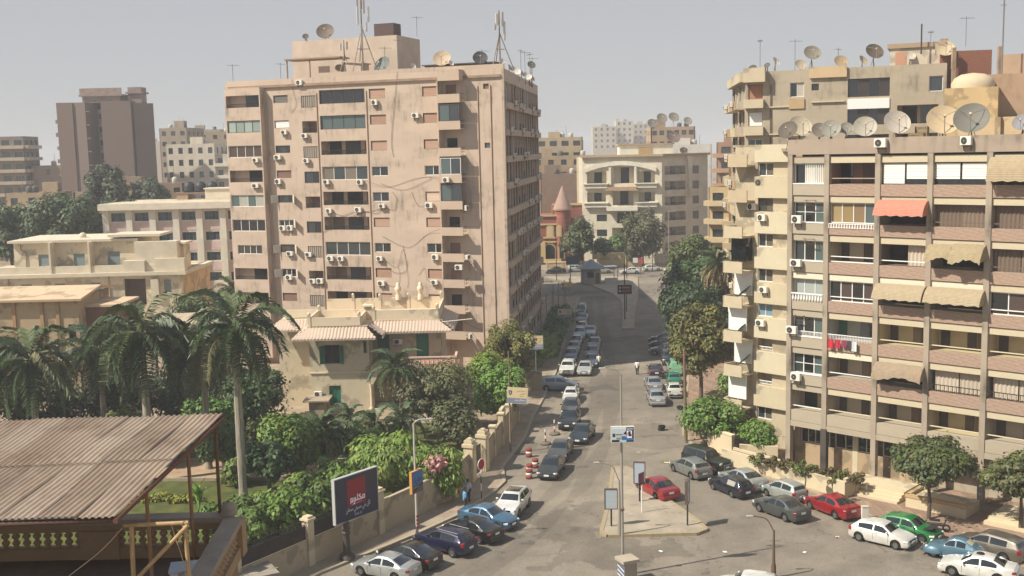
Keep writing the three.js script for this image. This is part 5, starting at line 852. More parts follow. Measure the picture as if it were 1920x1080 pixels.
// ------------------------------------------------------------------ vegetation
const leafMat = M('#ffffff', { vertexColors: true, roughness: 0.62 });
const barkM = M('#6f6152', { map: T.bark, roughness: 1 }), barkPale = M('#a89e8c', { map: T.bark, roughness: 1 });
// leaves spread over clumps through an ellipsoid; every leaf is a folded diamond with its own tint
function leaves({ rx, ry, rz = rx, n, size, col, seed, clumps = 20, rc = 0.42, droop = 0, flat = 0, long = 1.7 }) {
  const r = rng(seed), pos = [], nor = [], cl = [], c0 = new THREE.Color(col), cs = [];
  for (let i = 0; i < clumps; i++) { const a = i * 2.39996 + r() * 0.6, y = 1 - 2 * (i + 0.5) / clumps, q = Math.sqrt(Math.max(0, 1 - y * y)), k = 0.46 + 0.40 * r(); cs.push([Math.cos(a) * q * k, (y * k) * (1 - flat * 0.5), Math.sin(a) * q * k, rc * (0.45 + 0.75 * r()), 0.82 + 0.28 * r(), r()]); }
  const v = new THREE.Vector3(), nn = new THREE.Vector3(), t = new THREE.Vector3(), s = new THREE.Vector3(), w = new THREE.Vector3();
  for (let i = 0; i < n; i++) {
    const c = cs[(r() * clumps) | 0];
    v.set(r() * 2 - 1, r() * 2 - 1, r() * 2 - 1); while (v.lengthSq() > 1 || v.lengthSq() < 0.01) v.set(r() * 2 - 1, r() * 2 - 1, r() * 2 - 1); v.normalize();
    const k = c[3] * (0.55 + 0.5 * Math.sqrt(r())) * (r() < 0.14 ? 1.15 + 0.35 * r() : 1);
    const px = (c[0] + v.x * k) * rx, py = (c[1] + v.y * k) * ry, pz = (c[2] + v.z * k) * rz;
    nn.set(v.x + (r() - 0.5) * 1.1, v.y + 0.55 + (r() - 0.5) * 1.1, v.z + (r() - 0.5) * 1.1).normalize();
    t.set(r() - 0.5 + v.x * 0.5, r() - 0.6 - droop, r() - 0.5 + v.z * 0.5); t.addScaledVector(nn, -t.dot(nn)).normalize(); s.crossVectors(nn, t);
    const L = size * (0.7 + 0.6 * r()) * long / 2, W = size * (0.7 + 0.5 * r()) / 2, b = c[4] * (0.72 + 0.5 * r()), y = 0.9 + 0.25 * r() + 0.12 * c[5], dry = r() < 0.07 ? 1.7 : 1;
    const A = [px - t.x * L, py - t.y * L, pz - t.z * L], B = [px + t.x * L, py + t.y * L - size * 0.1, pz + t.z * L], C = [px + s.x * W - nn.x * W * 0.3, py + s.y * W - nn.y * W * 0.3, pz + s.z * W - nn.z * W * 0.3], D = [px - s.x * W - nn.x * W * 0.3, py - s.y * W - nn.y * W * 0.3, pz - s.z * W - nn.z * W * 0.3];
    pos.push(...A, ...B, ...C, ...A, ...D, ...B);
    for (let q = 0; q < 6; q++) { nor.push(nn.x, nn.y, nn.z); cl.push(c0.r * b * y * 1.06 * dry, c0.g * b * 0.93, c0.b * b * (0.55 + 0.3 * c[5])); }
  }
  const g = new THREE.BufferGeometry(); g.setAttribute('position', new THREE.Float32BufferAttribute(pos, 3)); g.setAttribute('normal', new THREE.Float32BufferAttribute(nor, 3)); g.setAttribute('color', new THREE.Float32BufferAttribute(cl, 3)); return g;
}
function trunkGeo(h, r, lean, seed, crown) {   // tapered, slightly bent trunk with limbs into the crown
  const rr = rng(seed), a = [], p = [[0, -0.1, 0], [lean * 0.2, h * 0.35, 0.06], [lean * 0.6, h * 0.7, -0.05], [lean, h, 0]];
  for (let i = 0; i < 3; i++) a.push(bar(p[i], p[i + 1], r * (1 - i * 0.16), 8, r * (1 - (i + 1) * 0.16)));
  for (let i = 0; i < 6; i++) { const q = i * 1.1 + rr(); a.push(bar([lean * 0.8, h * (0.75 + 0.2 * rr()), 0], [lean + Math.cos(q) * crown * 0.55, h + crown * (0.25 + 0.45 * rr()), Math.sin(q) * crown * 0.55], r * 0.42, 5, r * 0.12)); }
  return asGeo(a);
}
const treeCache = {};
function tree(name, label, x, d, o, group) {
  const { h, rx, ry, rz = rx, col, n = 5000, size = 0.24, trunk = 0.2, lean = 0, seed = 1, base = 0.13, bark = barkM, cat = 'tree' } = o;
  const t = thing(name, label, cat, x, d, base, (seed * 1.7) % 6, group);
  const ch = h - ry;
  part(t, 'trunk', trunkGeo(Math.max(0.4, ch - ry * 0.45), trunk, lean, seed, Math.min(rx, ry)), bark);
  part(t, 'crown', leaves({ rx, ry, rz, n, size, col, seed, ...o.leaf }), leafMat, lean, ch, 0);
  return t;
}
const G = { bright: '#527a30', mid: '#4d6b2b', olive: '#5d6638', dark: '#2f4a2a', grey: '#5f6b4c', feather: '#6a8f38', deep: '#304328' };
// street trees, right
tree('round_tree', 'round bright green tree by the kerb next to the leaning pole', 17.6, 97, { h: 4.7, rx: 2.7, ry: 1.85, col: G.bright, n: 8000, size: 0.2, seed: 3, leaf: { clumps: 18 } });
tree('round_tree', 'small round bright green tree above the planter wall', 20.9, 93.2, { h: 3.4, rx: 1.75, ry: 1.25, col: G.bright, n: 4500, size: 0.17, seed: 4, trunk: 0.12 });
tree('street_tree', 'tall olive green street tree beside the wooden pole', 19.9, 116, { h: 10.4, rx: 3.4, ry: 3.9, col: G.olive, n: 13000, size: 0.24, seed: 5, trunk: 0.25, leaf: { clumps: 24, rc: 0.36 } });
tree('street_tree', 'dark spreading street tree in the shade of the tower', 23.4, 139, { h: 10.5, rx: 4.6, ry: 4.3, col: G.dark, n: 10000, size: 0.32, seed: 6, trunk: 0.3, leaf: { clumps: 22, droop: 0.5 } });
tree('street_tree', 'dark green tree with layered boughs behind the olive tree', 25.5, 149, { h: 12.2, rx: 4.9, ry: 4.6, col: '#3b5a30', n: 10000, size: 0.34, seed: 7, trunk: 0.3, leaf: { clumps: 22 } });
tree('street_tree', 'bushy green tree at the far end of the street trees', 30.6, 186, { h: 12.3, rx: 3.9, ry: 4.2, col: '#4a5f30', n: 7000, size: 0.36, seed: 8, leaf: { clumps: 20 } });
tree('street_tree', 'low fresh green tree beside the old block balconies', 22.4, 108, { h: 5.0, rx: 1.9, ry: 1.5, col: G.bright, n: 3500, size: 0.2, seed: 9, trunk: 0.12 });
tree('olive_shrub', 'thin olive shrub next to the end balconies', 22.4, 101, { h: 4.2, rx: 1.3, ry: 1.6, col: G.olive, n: 2200, size: 0.16, seed: 10, trunk: 0.08 });
tree('pavement_tree', 'wide flat-topped tree on the pavement by the green hatchback', 29.4, 76.6, { h: 6.1, rx: 3.3, ry: 1.7, rz: 2.8, col: '#43562f', n: 10000, size: 0.19, seed: 11, trunk: 0.16, leaf: { clumps: 26, flat: 0.4, rc: 0.36 } });
tree('pavement_tree', 'flat-topped tree with olive leaves near the steps of the corner block', 34.6, 73.6, { h: 5.7, rx: 3.0, ry: 1.7, col: '#4d5c36', n: 9000, size: 0.19, seed: 12, trunk: 0.15, leaf: { clumps: 24, flat: 0.4, rc: 0.36 } });
tree('young_tree', 'thin young tree with sparse leaves at the planter wall', 21.9, 81.6, { h: 3.4, rx: 0.8, ry: 0.9, col: G.mid, n: 420, size: 0.14, seed: 13, trunk: 0.07, leaf: { clumps: 7, rc: 0.3 } });
tree('young_tree', 'bare stemmed young tree at the end of the planter wall', 23.6, 80.4, { h: 2.6, rx: 0.6, ry: 0.6, col: G.olive, n: 200, size: 0.14, seed: 14, trunk: 0.05, leaf: { clumps: 5, rc: 0.3 } });
// far street
tree('far_street_tree', 'grey-green rounded tree in front of the red brick villa', 15.0, 246, { h: 12.2, rx: 4.3, ry: 5.2, col: '#4d5c40', n: 7000, size: 0.42, seed: 15, leaf: { clumps: 22, rc: 0.34 } });
tree('far_street_tree', 'tall grey-green tree in front of the street end house', 29.6, 248, { h: 13.4, rx: 4.8, ry: 5.6, col: '#566048', n: 8000, size: 0.42, seed: 16, leaf: { clumps: 22, rc: 0.34 } });
for (const [x, d, h, s, l] of [[20.6, 251, 7.0, 17, 'low dark green bush left of the street end house gate'], [24.4, 251, 7.6, 18, 'fresh green bush under the street end house balcony'], [27, 250, 5.4, 19, 'small green bush at the boundary wall']]) tree('far_bush', l, x, d, { h, rx: 2.6, ry: 2.6, col: s === 18 ? '#4c6e34' : '#3f5533', n: 2500, size: 0.36, seed: s, cat: 'bush' });
// left pavement: creepers, clipped hedge, planted strip
tree('corner_tree', 'dusty olive tree at the street corner of the tan tower', -0.3, 119, { h: 8.4, rx: 2.9, ry: 3.0, col: '#65703a', n: 9000, size: 0.2, seed: 20, leaf: { clumps: 24, rc: 0.34 } });
tree('creeper_mass', 'bright green creeper mass spilling over the villa garden wall', -1.6, 107.5, { h: 6.4, rx: 2.6, ry: 2.7, col: '#527f2c', n: 9000, size: 0.22, seed: 21, leaf: { clumps: 18 }, cat: 'creeper' });
tree('creeper_mass', 'yellow-green leafy shrub behind the bright creeper', -2.9, 111.5, { h: 6.8, rx: 2.4, ry: 2.2, col: '#6b8a35', n: 5000, size: 0.2, seed: 22, cat: 'shrub' });
tree('garden_tree', 'grey-green garden tree in front of the villa arcade', -7.4, 103.5, { h: 7.2, rx: 3.9, ry: 3.1, col: '#5a6647', n: 12000, size: 0.2, seed: 23, leaf: { clumps: 26, rc: 0.33 } });
tree('garden_tree', 'dark garden shrub beside the gate pillar', -5.2, 97.5, { h: 4.9, rx: 2.1, ry: 2.2, col: '#4d5c3c', n: 4500, size: 0.2, seed: 24 });
tree('feathery_tree', 'feathery yellow-green tree over the garden wall', -9.6, 84.0, { h: 5.2, rx: 3.1, ry: 1.9, col: '#63843a', n: 12000, size: 0.2, seed: 25, trunk: 0.15, leaf: { clumps: 24, flat: 0.2, droop: 0.6, long: 2.6 } });
tree('feathery_tree', 'drooping green shrub with long leaves hanging over the wall', -5.7, 83.4, { h: 4.0, rx: 1.9, ry: 1.7, col: '#67863a', n: 5500, size: 0.18, seed: 26, trunk: 0.08, leaf: { droop: 1.2, long: 3 } });
{ const f = thing('flowering_creeper', 'pink flowering bougainvillea over the garden wall', 'creeper', -6.3, 82.6, 0.13); part(f, 'stem', trunkGeo(1.8, 0.06, 0.1, 6, 1), barkM); part(f, 'foliage', leaves({ rx: 1.7, ry: 1.4, n: 1600, size: 0.16, col: '#55702f', seed: 28 }), leafMat, 0, 2.9, 0); part(f, 'blossom', leaves({ rx: 1.1, ry: 0.8, n: 1500, size: 0.12, col: '#bd98a4', seed: 29, clumps: 22, rc: 0.24 }), leafMat, 0.3, 3.5, 0.9); }
{ const h = thing('clipped_hedge', 'squared bright green hedge beside the parked white crossover', 'hedge', 3.4, 135.5, 0.13); part(h, 'foliage', leaves({ rx: 1.9, ry: 1.7, rz: 1.6, n: 5000, size: 0.2, col: '#588130', seed: 30, clumps: 20, rc: 0.45 }), leafMat, 0, 2.5, 0); part(h, 'stem', bx(0.25, 1.6, 0.25), barkM); }
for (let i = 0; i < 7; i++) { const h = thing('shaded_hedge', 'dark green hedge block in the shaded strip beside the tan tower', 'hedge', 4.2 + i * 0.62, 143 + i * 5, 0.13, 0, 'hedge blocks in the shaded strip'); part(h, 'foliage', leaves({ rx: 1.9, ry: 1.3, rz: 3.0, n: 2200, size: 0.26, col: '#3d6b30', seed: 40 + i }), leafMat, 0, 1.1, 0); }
// garden
tree('garden_tree', 'round topped leafy tree on the lawn behind the billboard', -18.6, 89.5, { h: 6.2, rx: 2.7, ry: 2.6, col: '#567a30', n: 9500, size: 0.24, seed: 50, leaf: { clumps: 20 } });
tree('garden_tree', 'dark leafy tree beneath the round topped one', -19.8, 86.2, { h: 4.4, rx: 2.0, ry: 1.7, col: '#33502a', n: 4500, size: 0.24, seed: 51 });
tree('garden_tree', 'shaded tree by the garden path left of the palm trunk', -25.0, 92.5, { h: 5.0, rx: 2.2, ry: 2.0, col: '#4b6a30', n: 4500, size: 0.22, seed: 52, bark: M('#c9c0b0') });
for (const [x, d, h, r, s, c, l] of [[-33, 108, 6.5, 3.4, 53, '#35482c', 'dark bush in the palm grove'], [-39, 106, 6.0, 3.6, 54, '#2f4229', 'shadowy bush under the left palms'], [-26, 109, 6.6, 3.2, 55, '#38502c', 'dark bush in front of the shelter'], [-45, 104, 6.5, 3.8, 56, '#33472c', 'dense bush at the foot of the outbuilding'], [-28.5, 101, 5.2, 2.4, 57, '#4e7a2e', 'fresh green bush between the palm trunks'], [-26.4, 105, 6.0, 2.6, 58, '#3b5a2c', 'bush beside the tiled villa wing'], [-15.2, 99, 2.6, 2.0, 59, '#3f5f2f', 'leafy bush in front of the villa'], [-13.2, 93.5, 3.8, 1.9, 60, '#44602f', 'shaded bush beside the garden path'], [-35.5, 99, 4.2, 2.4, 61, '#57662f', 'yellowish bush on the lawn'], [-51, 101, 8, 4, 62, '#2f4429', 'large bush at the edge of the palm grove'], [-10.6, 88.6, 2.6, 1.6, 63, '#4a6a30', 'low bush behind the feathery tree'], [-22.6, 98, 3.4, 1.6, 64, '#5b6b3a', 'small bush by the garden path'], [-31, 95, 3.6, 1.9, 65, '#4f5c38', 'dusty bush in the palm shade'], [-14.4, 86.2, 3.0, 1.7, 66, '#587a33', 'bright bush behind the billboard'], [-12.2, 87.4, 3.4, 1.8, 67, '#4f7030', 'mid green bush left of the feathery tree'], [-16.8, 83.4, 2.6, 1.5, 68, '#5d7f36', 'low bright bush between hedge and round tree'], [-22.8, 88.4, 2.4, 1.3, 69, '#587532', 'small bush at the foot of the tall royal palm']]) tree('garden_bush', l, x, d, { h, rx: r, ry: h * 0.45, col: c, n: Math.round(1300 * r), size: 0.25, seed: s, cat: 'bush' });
{ // hedge inside the garden wall
  const pts = [[-18.2, 73.6], [-17.0, 75.0], [-15.8, 76.4], [-14.6, 77.9], [-13.4, 79.4], [-12.3, 80.8], [-19.4, 75.2], [-20.6, 73.6], [-17.8, 77.2], [-16.2, 79.2]];
  pts.forEach(([x, d], i) => { const h = thing('wall_hedge', 'large-leaved green hedge bush behind the garden wall', 'hedge', x, d, 0.13, 0, 'hedge bushes behind the garden wall'); part(h, 'foliage', leaves({ rx: 1.35, ry: 1.35, n: 2600, size: 0.24, col: i % 3 ? '#557a30' : '#4d6e2d', seed: 70 + i, clumps: 14, droop: 0.5, long: 2 }), leafMat, 0, 1.9, 0); part(h, 'stem', bar([0, 0, 0], [0, 1.2, 0], 0.06), barkM); });
}
{ const bdr = [[-34, 84.6], [-31, 84.4], [-28.6, 84.8], [-26, 84.3]]; bdr.forEach(([x, d], i) => { const h = thing('flower_bed', 'yellow-green border planting on the lawn edge', 'plants', x, d, 0.15, 0, 'border planting on the lawn'); part(h, 'foliage', leaves({ rx: 1.6, ry: 0.35, rz: 0.7, n: 700, size: 0.16, col: '#76842f', seed: 90 + i, clumps: 10 }), leafMat, 0, 0.3, 0); }); }
// background trees
for (const [x, d, h, rx, ry, s, c, l] of [[-78, 192, 22.3, 7.5, 6.5, 100, '#41583a', 'massive dark tree left of the school'], [-89, 197, 19.5, 5.6, 5.2, 101, '#445a3a', 'broad dark tree behind the cream house'], [-70.5, 199, 19.5, 5, 5.5, 102, '#3f5637', 'dark tree touching the school wall'], [-98, 188, 17, 6.5, 5.5, 103, '#415838', 'dark tree by the balcony house'], [-84, 232, 25.2, 5.2, 5.5, 104, '#3c4a34', 'hazy tree in front of the brown tower'], [-76, 236, 22.4, 4.2, 4, 105, '#40503a', 'hazy lower tree right of the brown tower'], [-106, 180, 13, 5, 5, 106, '#2c4128', 'dark tree at the edge of the houses']]) tree('background_tree', l, x, d, { h, rx, ry, col: c, n: 9000, size: 0.45, seed: s, trunk: 0.4, leaf: { clumps: 26, rc: 0.34 } });
tree('background_shrub', 'green shrub at the corner of the cream house', -43.5, 150, { h: 8.6, rx: 3.0, ry: 2.6, col: '#3e5c2e', n: 3000, size: 0.3, seed: 107, cat: 'shrub' });
tree('background_shrub', 'low shrub in front of the school', -40, 158, { h: 7.4, rx: 2.6, ry: 2.2, col: '#46602f', n: 2400, size: 0.3, seed: 108, cat: 'shrub' });
// ---- palms
function frondGeo(len, rise, sag, leaf, seed, n = 40, hang = 1) {
  const r = rng(seed), pos = [], nor = [], P = t => new THREE.Vector3(len * (t - 0.12 * t * t), rise * t - sag * t * t * t, 0);
  const q = (a, b, c) => { const u = b.clone().sub(a), v = c.clone().sub(a), m = u.cross(v).normalize(); for (const p of [a, b, c]) { pos.push(p.x, p.y, p.z); nor.push(m.x, m.y, m.z); } };
  for (let i = 0; i < 12; i++) { const a = P(i / 12), b = P((i + 1) / 12), w0 = 0.06 * (1 - i / 13), w1 = 0.06 * (1 - (i + 1) / 13); const z = new THREE.Vector3(0, 0, 1), y = new THREE.Vector3(0, 1, 0); q(a.clone().addScaledVector(z, w0), b.clone().addScaledVector(z, w1), a.clone().addScaledVector(z, -w0)); q(b.clone().addScaledVector(z, w1), b.clone().addScaledVector(z, -w1), a.clone().addScaledVector(z, -w0)); q(a.clone().addScaledVector(y, -w0), b.clone().addScaledVector(y, -w1), a.clone().addScaledVector(z, w0)); }
  for (let i = 0; i < n; i++) for (const s of [1, -1]) {
    const t = 0.1 + 0.88 * (i + r() * 0.8) / n, p = P(t), L = leaf * (0.5 + 0.9 * Math.sin(Math.min(1, t * 1.1) * PI * 0.82)) * (0.8 + 0.4 * r());
    const dir = new THREE.Vector3(0.55 + 0.3 * r(), 0.25 + 0.35 * (r() - 0.5) - 0.2 * hang, s * (0.9 + 0.2 * r())).normalize();
    const m = p.clone().addScaledVector(dir, L * 0.5), e = m.clone().addScaledVector(dir, L * 0.38).add(new THREE.Vector3(0.02, -L * (0.34 + 0.25 * r()) * hang, 0));
    const w = 0.046 + 0.014 * r(), f = new THREE.Vector3(w, 0.02 * (r() - 0.5), 0);
    q(p.clone().sub(f), m.clone().sub(f.clone().multiplyScalar(1.3)), p.clone().add(f)); q(m.clone().sub(f.clone().multiplyScalar(1.3)), m.clone().add(f.clone().multiplyScalar(1.3)), p.clone().add(f)); q(m.clone().sub(f.clone().multiplyScalar(1.3)), e, m.clone().add(f.clone().multiplyScalar(1.3)));
  }
  const g = new THREE.BufferGeometry(); g.setAttribute('position', new THREE.Float32BufferAttribute(pos, 3)); g.setAttribute('normal', new THREE.Float32BufferAttribute(nor, 3)); return g;
}
const frondSets = { royal: [frondGeo(4.6, 2.6, 4.2, 0.95, 1, 64), frondGeo(4.4, 1.5, 3.6, 0.9, 2, 64), frondGeo(4.2, 0.6, 3.4, 0.9, 3, 60)], date: [frondGeo(2.8, 1.4, 2.2, 0.5, 4, 34), frondGeo(2.6, 0.7, 2.0, 0.5, 5, 34), frondGeo(2.4, 0.1, 1.8, 0.5, 6, 30)] };
const palmM = [M('#4b5a34', { roughness: 0.55 }), M('#3f522e', { roughness: 0.55 }), M('#5b653c', { roughness: 0.55 }), M('#716e4a', { roughness: 0.6 })], dryFrond = M('#9a8664', { roughness: 0.8 });
function palm(name, label, x, d, h, o = {}) {
  const { set = 'royal', n = 18, scale = 1, r = 0.28, shaft, bark = barkPale, seed = 1, lean = 0, dry = 0, group } = o, rr = rng(seed);
  const p = thing(name, label, 'palm tree', x, d, 0.13, rr() * 6, group);
  const prof = []; for (let i = 0; i <= 14; i++) { const t = i / 14; prof.push([r * (t < 0.06 ? 1.35 : 1.05 + 0.16 * Math.sin(t * 2.8) - 0.42 * t * t) + (i % 2 ? 0.008 : 0), t * h]); }
  const tg = lathe(prof, 12); { const q = tg.attributes.position; for (let i = 0; i < q.count; i++) { const t = q.getY(i) / h; q.setX(i, q.getX(i) + lean * t * t); } }
  part(p, 'trunk', tg, bark);
  if (shaft) part(p, 'crownshaft', lathe([[r * 0.62, 0], [r * 0.8, 0.3], [r * 0.55, 1.3], [r * 0.3, 1.9], [0.02, 2.1]], 10), M('#6f8040', { roughness: 0.5 }), lean, h, 0);
  const top = h + (shaft ? 1.5 : 0.1);
  for (let i = 0; i < n; i++) {
    const t = i / n, f = part(p, 'frond', frondSets[set][t < 0.3 ? 0 : t < 0.65 ? 1 : 2], i >= n - dry ? dryFrond : palmM[(rr() * 3.3) | 0], lean, top - t * 0.35, 0);
    f.rotation.order = 'YZX'; f.rotation.set((rr() - 0.5) * 0.5, i * 2.4 + rr() * 0.4, (t < 0.12 ? 0.75 : 0.42 - 1.05 * t) + (rr() - 0.5) * 0.25); f.scale.setScalar(scale * (0.85 + 0.3 * rr()));
  }
  return p;
}
palm('royal_palm', 'tall royal palm with a pale trunk standing on the lawn', -21.5, 84.6, 12.4, { shaft: true, seed: 11, n: 23, r: 0.3 });
palm('royal_palm', 'wide crowned royal palm above the corrugated roof', -30.5, 90, 11.2, { shaft: true, seed: 12, n: 25, scale: 1.08, r: 0.3 });
palm('royal_palm', 'royal palm with drooping fronds in front of the outbuilding', -41.5, 94, 8.4, { shaft: true, seed: 13, n: 24, r: 0.28 });
palm('royal_palm', 'royal palm behind the others at the foot of the outbuilding', -38.6, 102, 7.6, { shaft: true, seed: 14, n: 22, r: 0.26 });
palm('royal_palm', 'lower royal palm between the two tall garden palms', -26.6, 93.5, 9.4, { shaft: true, seed: 15, n: 21, r: 0.26, scale: 0.95 });
palm('royal_palm', 'half hidden royal palm at the very edge of the grove', -47.5, 98, 7.8, { shaft: true, seed: 16, n: 18, r: 0.26 });
palm('date_palm', 'shaggy palm in front of the villa terrace', -11.2, 103.2, 6.6, { set: 'date', seed: 17, n: 26, scale: 1.0, r: 0.2, dry: 7, bark: barkM });
palm('date_palm', 'small date palm at the foot of the villa wall', -15.8, 104, 1.6, { set: 'date', seed: 18, n: 24, scale: 0.8, r: 0.2, bark: barkM });
palm('date_palm', 'short date palm near the garden path', -16.2, 91.2, 3.8, { set: 'date', seed: 19, n: 24, scale: 1.0, r: 0.2, bark: barkM, dry: 3 });
palm('date_palm', 'bushy palm next to the feathery tree', -12.6, 97.5, 2.6, { set: 'date', seed: 20, n: 24, scale: 0.9, r: 0.2, bark: barkM });
palm('date_palm', 'second bushy palm in front of the villa arcade', -10.2, 98.5, 2.6, { set: 'date', seed: 21, n: 22, scale: 0.9, r: 0.2, bark: barkM });
palm('date_palm', 'distant palm in front of the school windows', -38.5, 152, 8.6, { set: 'date', seed: 22, n: 24, scale: 1.1, r: 0.24, bark: barkM });
palm('date_palm', 'stubby palm with yellowing fronds under the left palms', -37, 96.5, 2.2, { set: 'date', seed: 23, n: 22, scale: 1.0, r: 0.22, bark: barkM, dry: 5 });
palm('fan_palm', 'shaggy fan palm with a skirt of dead leaves leaning over the street', 27.6, 136, 12.2, { set: 'date', seed: 24, n: 34, scale: 1.0, r: 0.26, lean: -2.2, dry: 14, bark: barkM }).rotation.y = 0;
{ // banana plant on the lawn
  const b = thing('banana_plant', 'young banana plant with upright paddle leaves on the lawn', 'plant', -24.4, 82.5, 0.15);
  const g = new THREE.PlaneGeometry(0.5, 2.2, 4, 8); const p = g.attributes.position; for (let i = 0; i < p.count; i++) { const y = (p.getY(i) + 1.1) / 2.2, x = p.getX(i); p.setXYZ(i, x * Math.sin(Math.min(1, y * 1.2 + 0.1) * PI), y * 2.0 - 0.5 * y * y * y, 0.9 * y * y - Math.abs(x) * 0.35); } g.computeVertexNormals();
  for (let i = 0; i < 9; i++) { const l = part(b, 'leaf', g, M(i % 2 ? '#6f9a3c' : '#5d8834', { roughness: 0.5 }), 0, 0.4 + i * 0.06, 0, i * 2.4); l.rotation.order = 'YXZ'; l.rotation.x = i < 3 ? -0.15 : 0.35; l.scale.setScalar(i < 3 ? 1.15 : 0.85); }
  part(b, 'stem', bar([0, 0, 0], [0, 0.9, 0], 0.12, 8, 0.07), M('#7a8a4a'));
}

// ------------------------------------------------------------------ vehicles
// side profile of each kind: L, W, axles (from the front), wheel radius, belt line, top line (t along the length, height), key stations
const KIND = {
  sedan: { L: 4.5, W: 1.78, ax: [0.84, 3.5], r: 0.32, belt: [0.84, 0.98], top: [[0, 0.6], [0.02, 0.7], [0.06, 0.78], [0.27, 0.98], [0.43, 1.40], [0.5, 1.46], [0.62, 1.45], [0.70, 1.39], [0.86, 1.06], [0.97, 1.02], [1, 0.86]], ws: [0.27, 0.43], rw: [0.70, 0.86], b: 0.545, c: 0.76 },
  old: { L: 4.2, W: 1.62, ax: [0.72, 3.15], r: 0.29, belt: [0.84, 0.9], top: [[0, 0.62], [0.015, 0.78], [0.05, 0.84], [0.29, 0.93], [0.39, 1.36], [0.45, 1.4], [0.66, 1.4], [0.70, 1.37], [0.79, 0.98], [0.985, 0.93], [1, 0.74]], ws: [0.29, 0.39], rw: [0.70, 0.79], b: 0.55, c: 0.72 },
  hatch: { L: 4.15, W: 1.76, ax: [0.80, 3.38], r: 0.32, belt: [0.86, 1.0], top: [[0, 0.58], [0.02, 0.7], [0.06, 0.8], [0.27, 1.0], [0.42, 1.42], [0.5, 1.48], [0.7, 1.46], [0.85, 1.38], [0.955, 1.04], [0.985, 0.95], [1, 0.78]], ws: [0.27, 0.42], rw: [0.86, 0.955], b: 0.575, c: 0.83 },
  mini: { L: 3.55, W: 1.6, ax: [0.62, 3.0], r: 0.28, belt: [0.86, 1.0], top: [[0, 0.6], [0.03, 0.74], [0.08, 0.84], [0.23, 1.0], [0.39, 1.42], [0.5, 1.5], [0.75, 1.48], [0.90, 1.40], [0.97, 1.02], [0.99, 0.92], [1, 0.76]], ws: [0.23, 0.39], rw: [0.905, 0.97], b: 0.60, c: 0.87 },
  suv: { L: 4.45, W: 1.85, ax: [0.88, 3.52], r: 0.36, belt: [1.0, 1.14], lift: 0.1, top: [[0, 0.72], [0.02, 0.88], [0.06, 0.98], [0.27, 1.14], [0.41, 1.56], [0.5, 1.64], [0.72, 1.62], [0.87, 1.54], [0.96, 1.18], [0.985, 1.08], [1, 0.88]], ws: [0.27, 0.41], rw: [0.87, 0.96], b: 0.57, c: 0.84 },
  wagon: { L: 4.6, W: 1.8, ax: [0.85, 3.55], r: 0.33, belt: [0.92, 1.04], top: [[0, 0.62], [0.02, 0.76], [0.06, 0.85], [0.24, 1.04], [0.40, 1.5], [0.5, 1.58], [0.78, 1.54], [0.91, 1.46], [0.975, 1.06], [0.99, 0.96], [1, 0.8]], ws: [0.24, 0.40], rw: [0.915, 0.975], b: 0.55, c: 0.80 },
  jeep: { L: 4.4, W: 1.82, ax: [0.75, 3.45], r: 0.38, belt: [1.12, 1.16], lift: 0.16, top: [[0, 0.9], [0.01, 1.06], [0.04, 1.1], [0.34, 1.16], [0.40, 1.7], [0.46, 1.8], [0.9, 1.8], [0.965, 1.74], [0.985, 1.2], [0.995, 1.1], [1, 0.9]], ws: [0.34, 0.40], rw: [0.966, 0.984], b: 0.60, c: 0.86 },
  boxwagon: { L: 4.0, W: 1.62, ax: [0.66, 3.0], r: 0.29, belt: [0.86, 0.9], top: [[0, 0.62], [0.015, 0.76], [0.05, 0.82], [0.30, 0.93], [0.41, 1.36], [0.48, 1.42], [0.8, 1.4], [0.88, 1.36], [0.965, 0.96], [0.985, 0.88], [1, 0.7]], ws: [0.30, 0.41], rw: [0.885, 0.965], b: 0.58, c: 0.82 },
  beetle: { L: 4.05, W: 1.42, ax: [0.78, 3.18], r: 0.32, belt: [0.94, 0.92], top: [[0, 0.42], [0.03, 0.6], [0.1, 0.8], [0.22, 0.94], [0.34, 1.0], [0.425, 1.38], [0.5, 1.47], [0.58, 1.48], [0.66, 1.42], [0.775, 1.16], [0.87, 0.88], [0.95, 0.62], [1, 0.42]], ws: [0.34, 0.425], rw: [0.67, 0.775], b: 0.53, c: 0.68, round: true },
  van: { L: 4.3, W: 1.7, ax: [0.7, 3.3], r: 0.32, belt: [1.02, 1.06], lift: 0.05, top: [[0, 0.66], [0.015, 0.86], [0.05, 0.94], [0.17, 1.06], [0.29, 1.66], [0.36, 1.8], [0.9, 1.8], [0.96, 1.72], [0.985, 1.1], [0.995, 1.0], [1, 0.8]], ws: [0.17, 0.29], rw: [0.962, 0.983], b: 0.5, c: 0.78 },
};
const lerpTop = (pts, t) => { for (let i = 1; i < pts.length; i++) if (t <= pts[i][0] + 1e-9) { const a = pts[i - 1], b = pts[i], k = (t - a[0]) / (b[0] - a[0]); return a[1] + (b[1] - a[1]) * k; } return pts[pts.length - 1][1]; };
const wheelG = { tyre: (() => { const g = lathe([[0.60, -0.5], [0.9, -0.5], [0.98, -0.35], [1, 0], [0.98, 0.35], [0.9, 0.5], [0.60, 0.5]], 18); g.rotateX(PI / 2); return g; })(), rim: (() => { const a = []; const d = lathe([[0, 0.30], [0.62, 0.30], [0.66, 0.44], [0.60, 0.5]], 16); d.rotateX(PI / 2); a.push(d); return asGeo(a); })(), spokes: (() => { const a = [mv(new THREE.CylinderGeometry(0.14, 0.14, 0.1, 8), 0, 0, 0.42, PI / 2)]; for (let i = 0; i < 5; i++) { const q = i * 2 * PI / 5; a.push(mv(new THREE.BoxGeometry(0.17, 0.56, 0.08), Math.sin(q) * 0.34, Math.cos(q) * 0.34, 0.41, 0, 0, -q)); } return asGeo(a); })() };
const bodyCache = {};
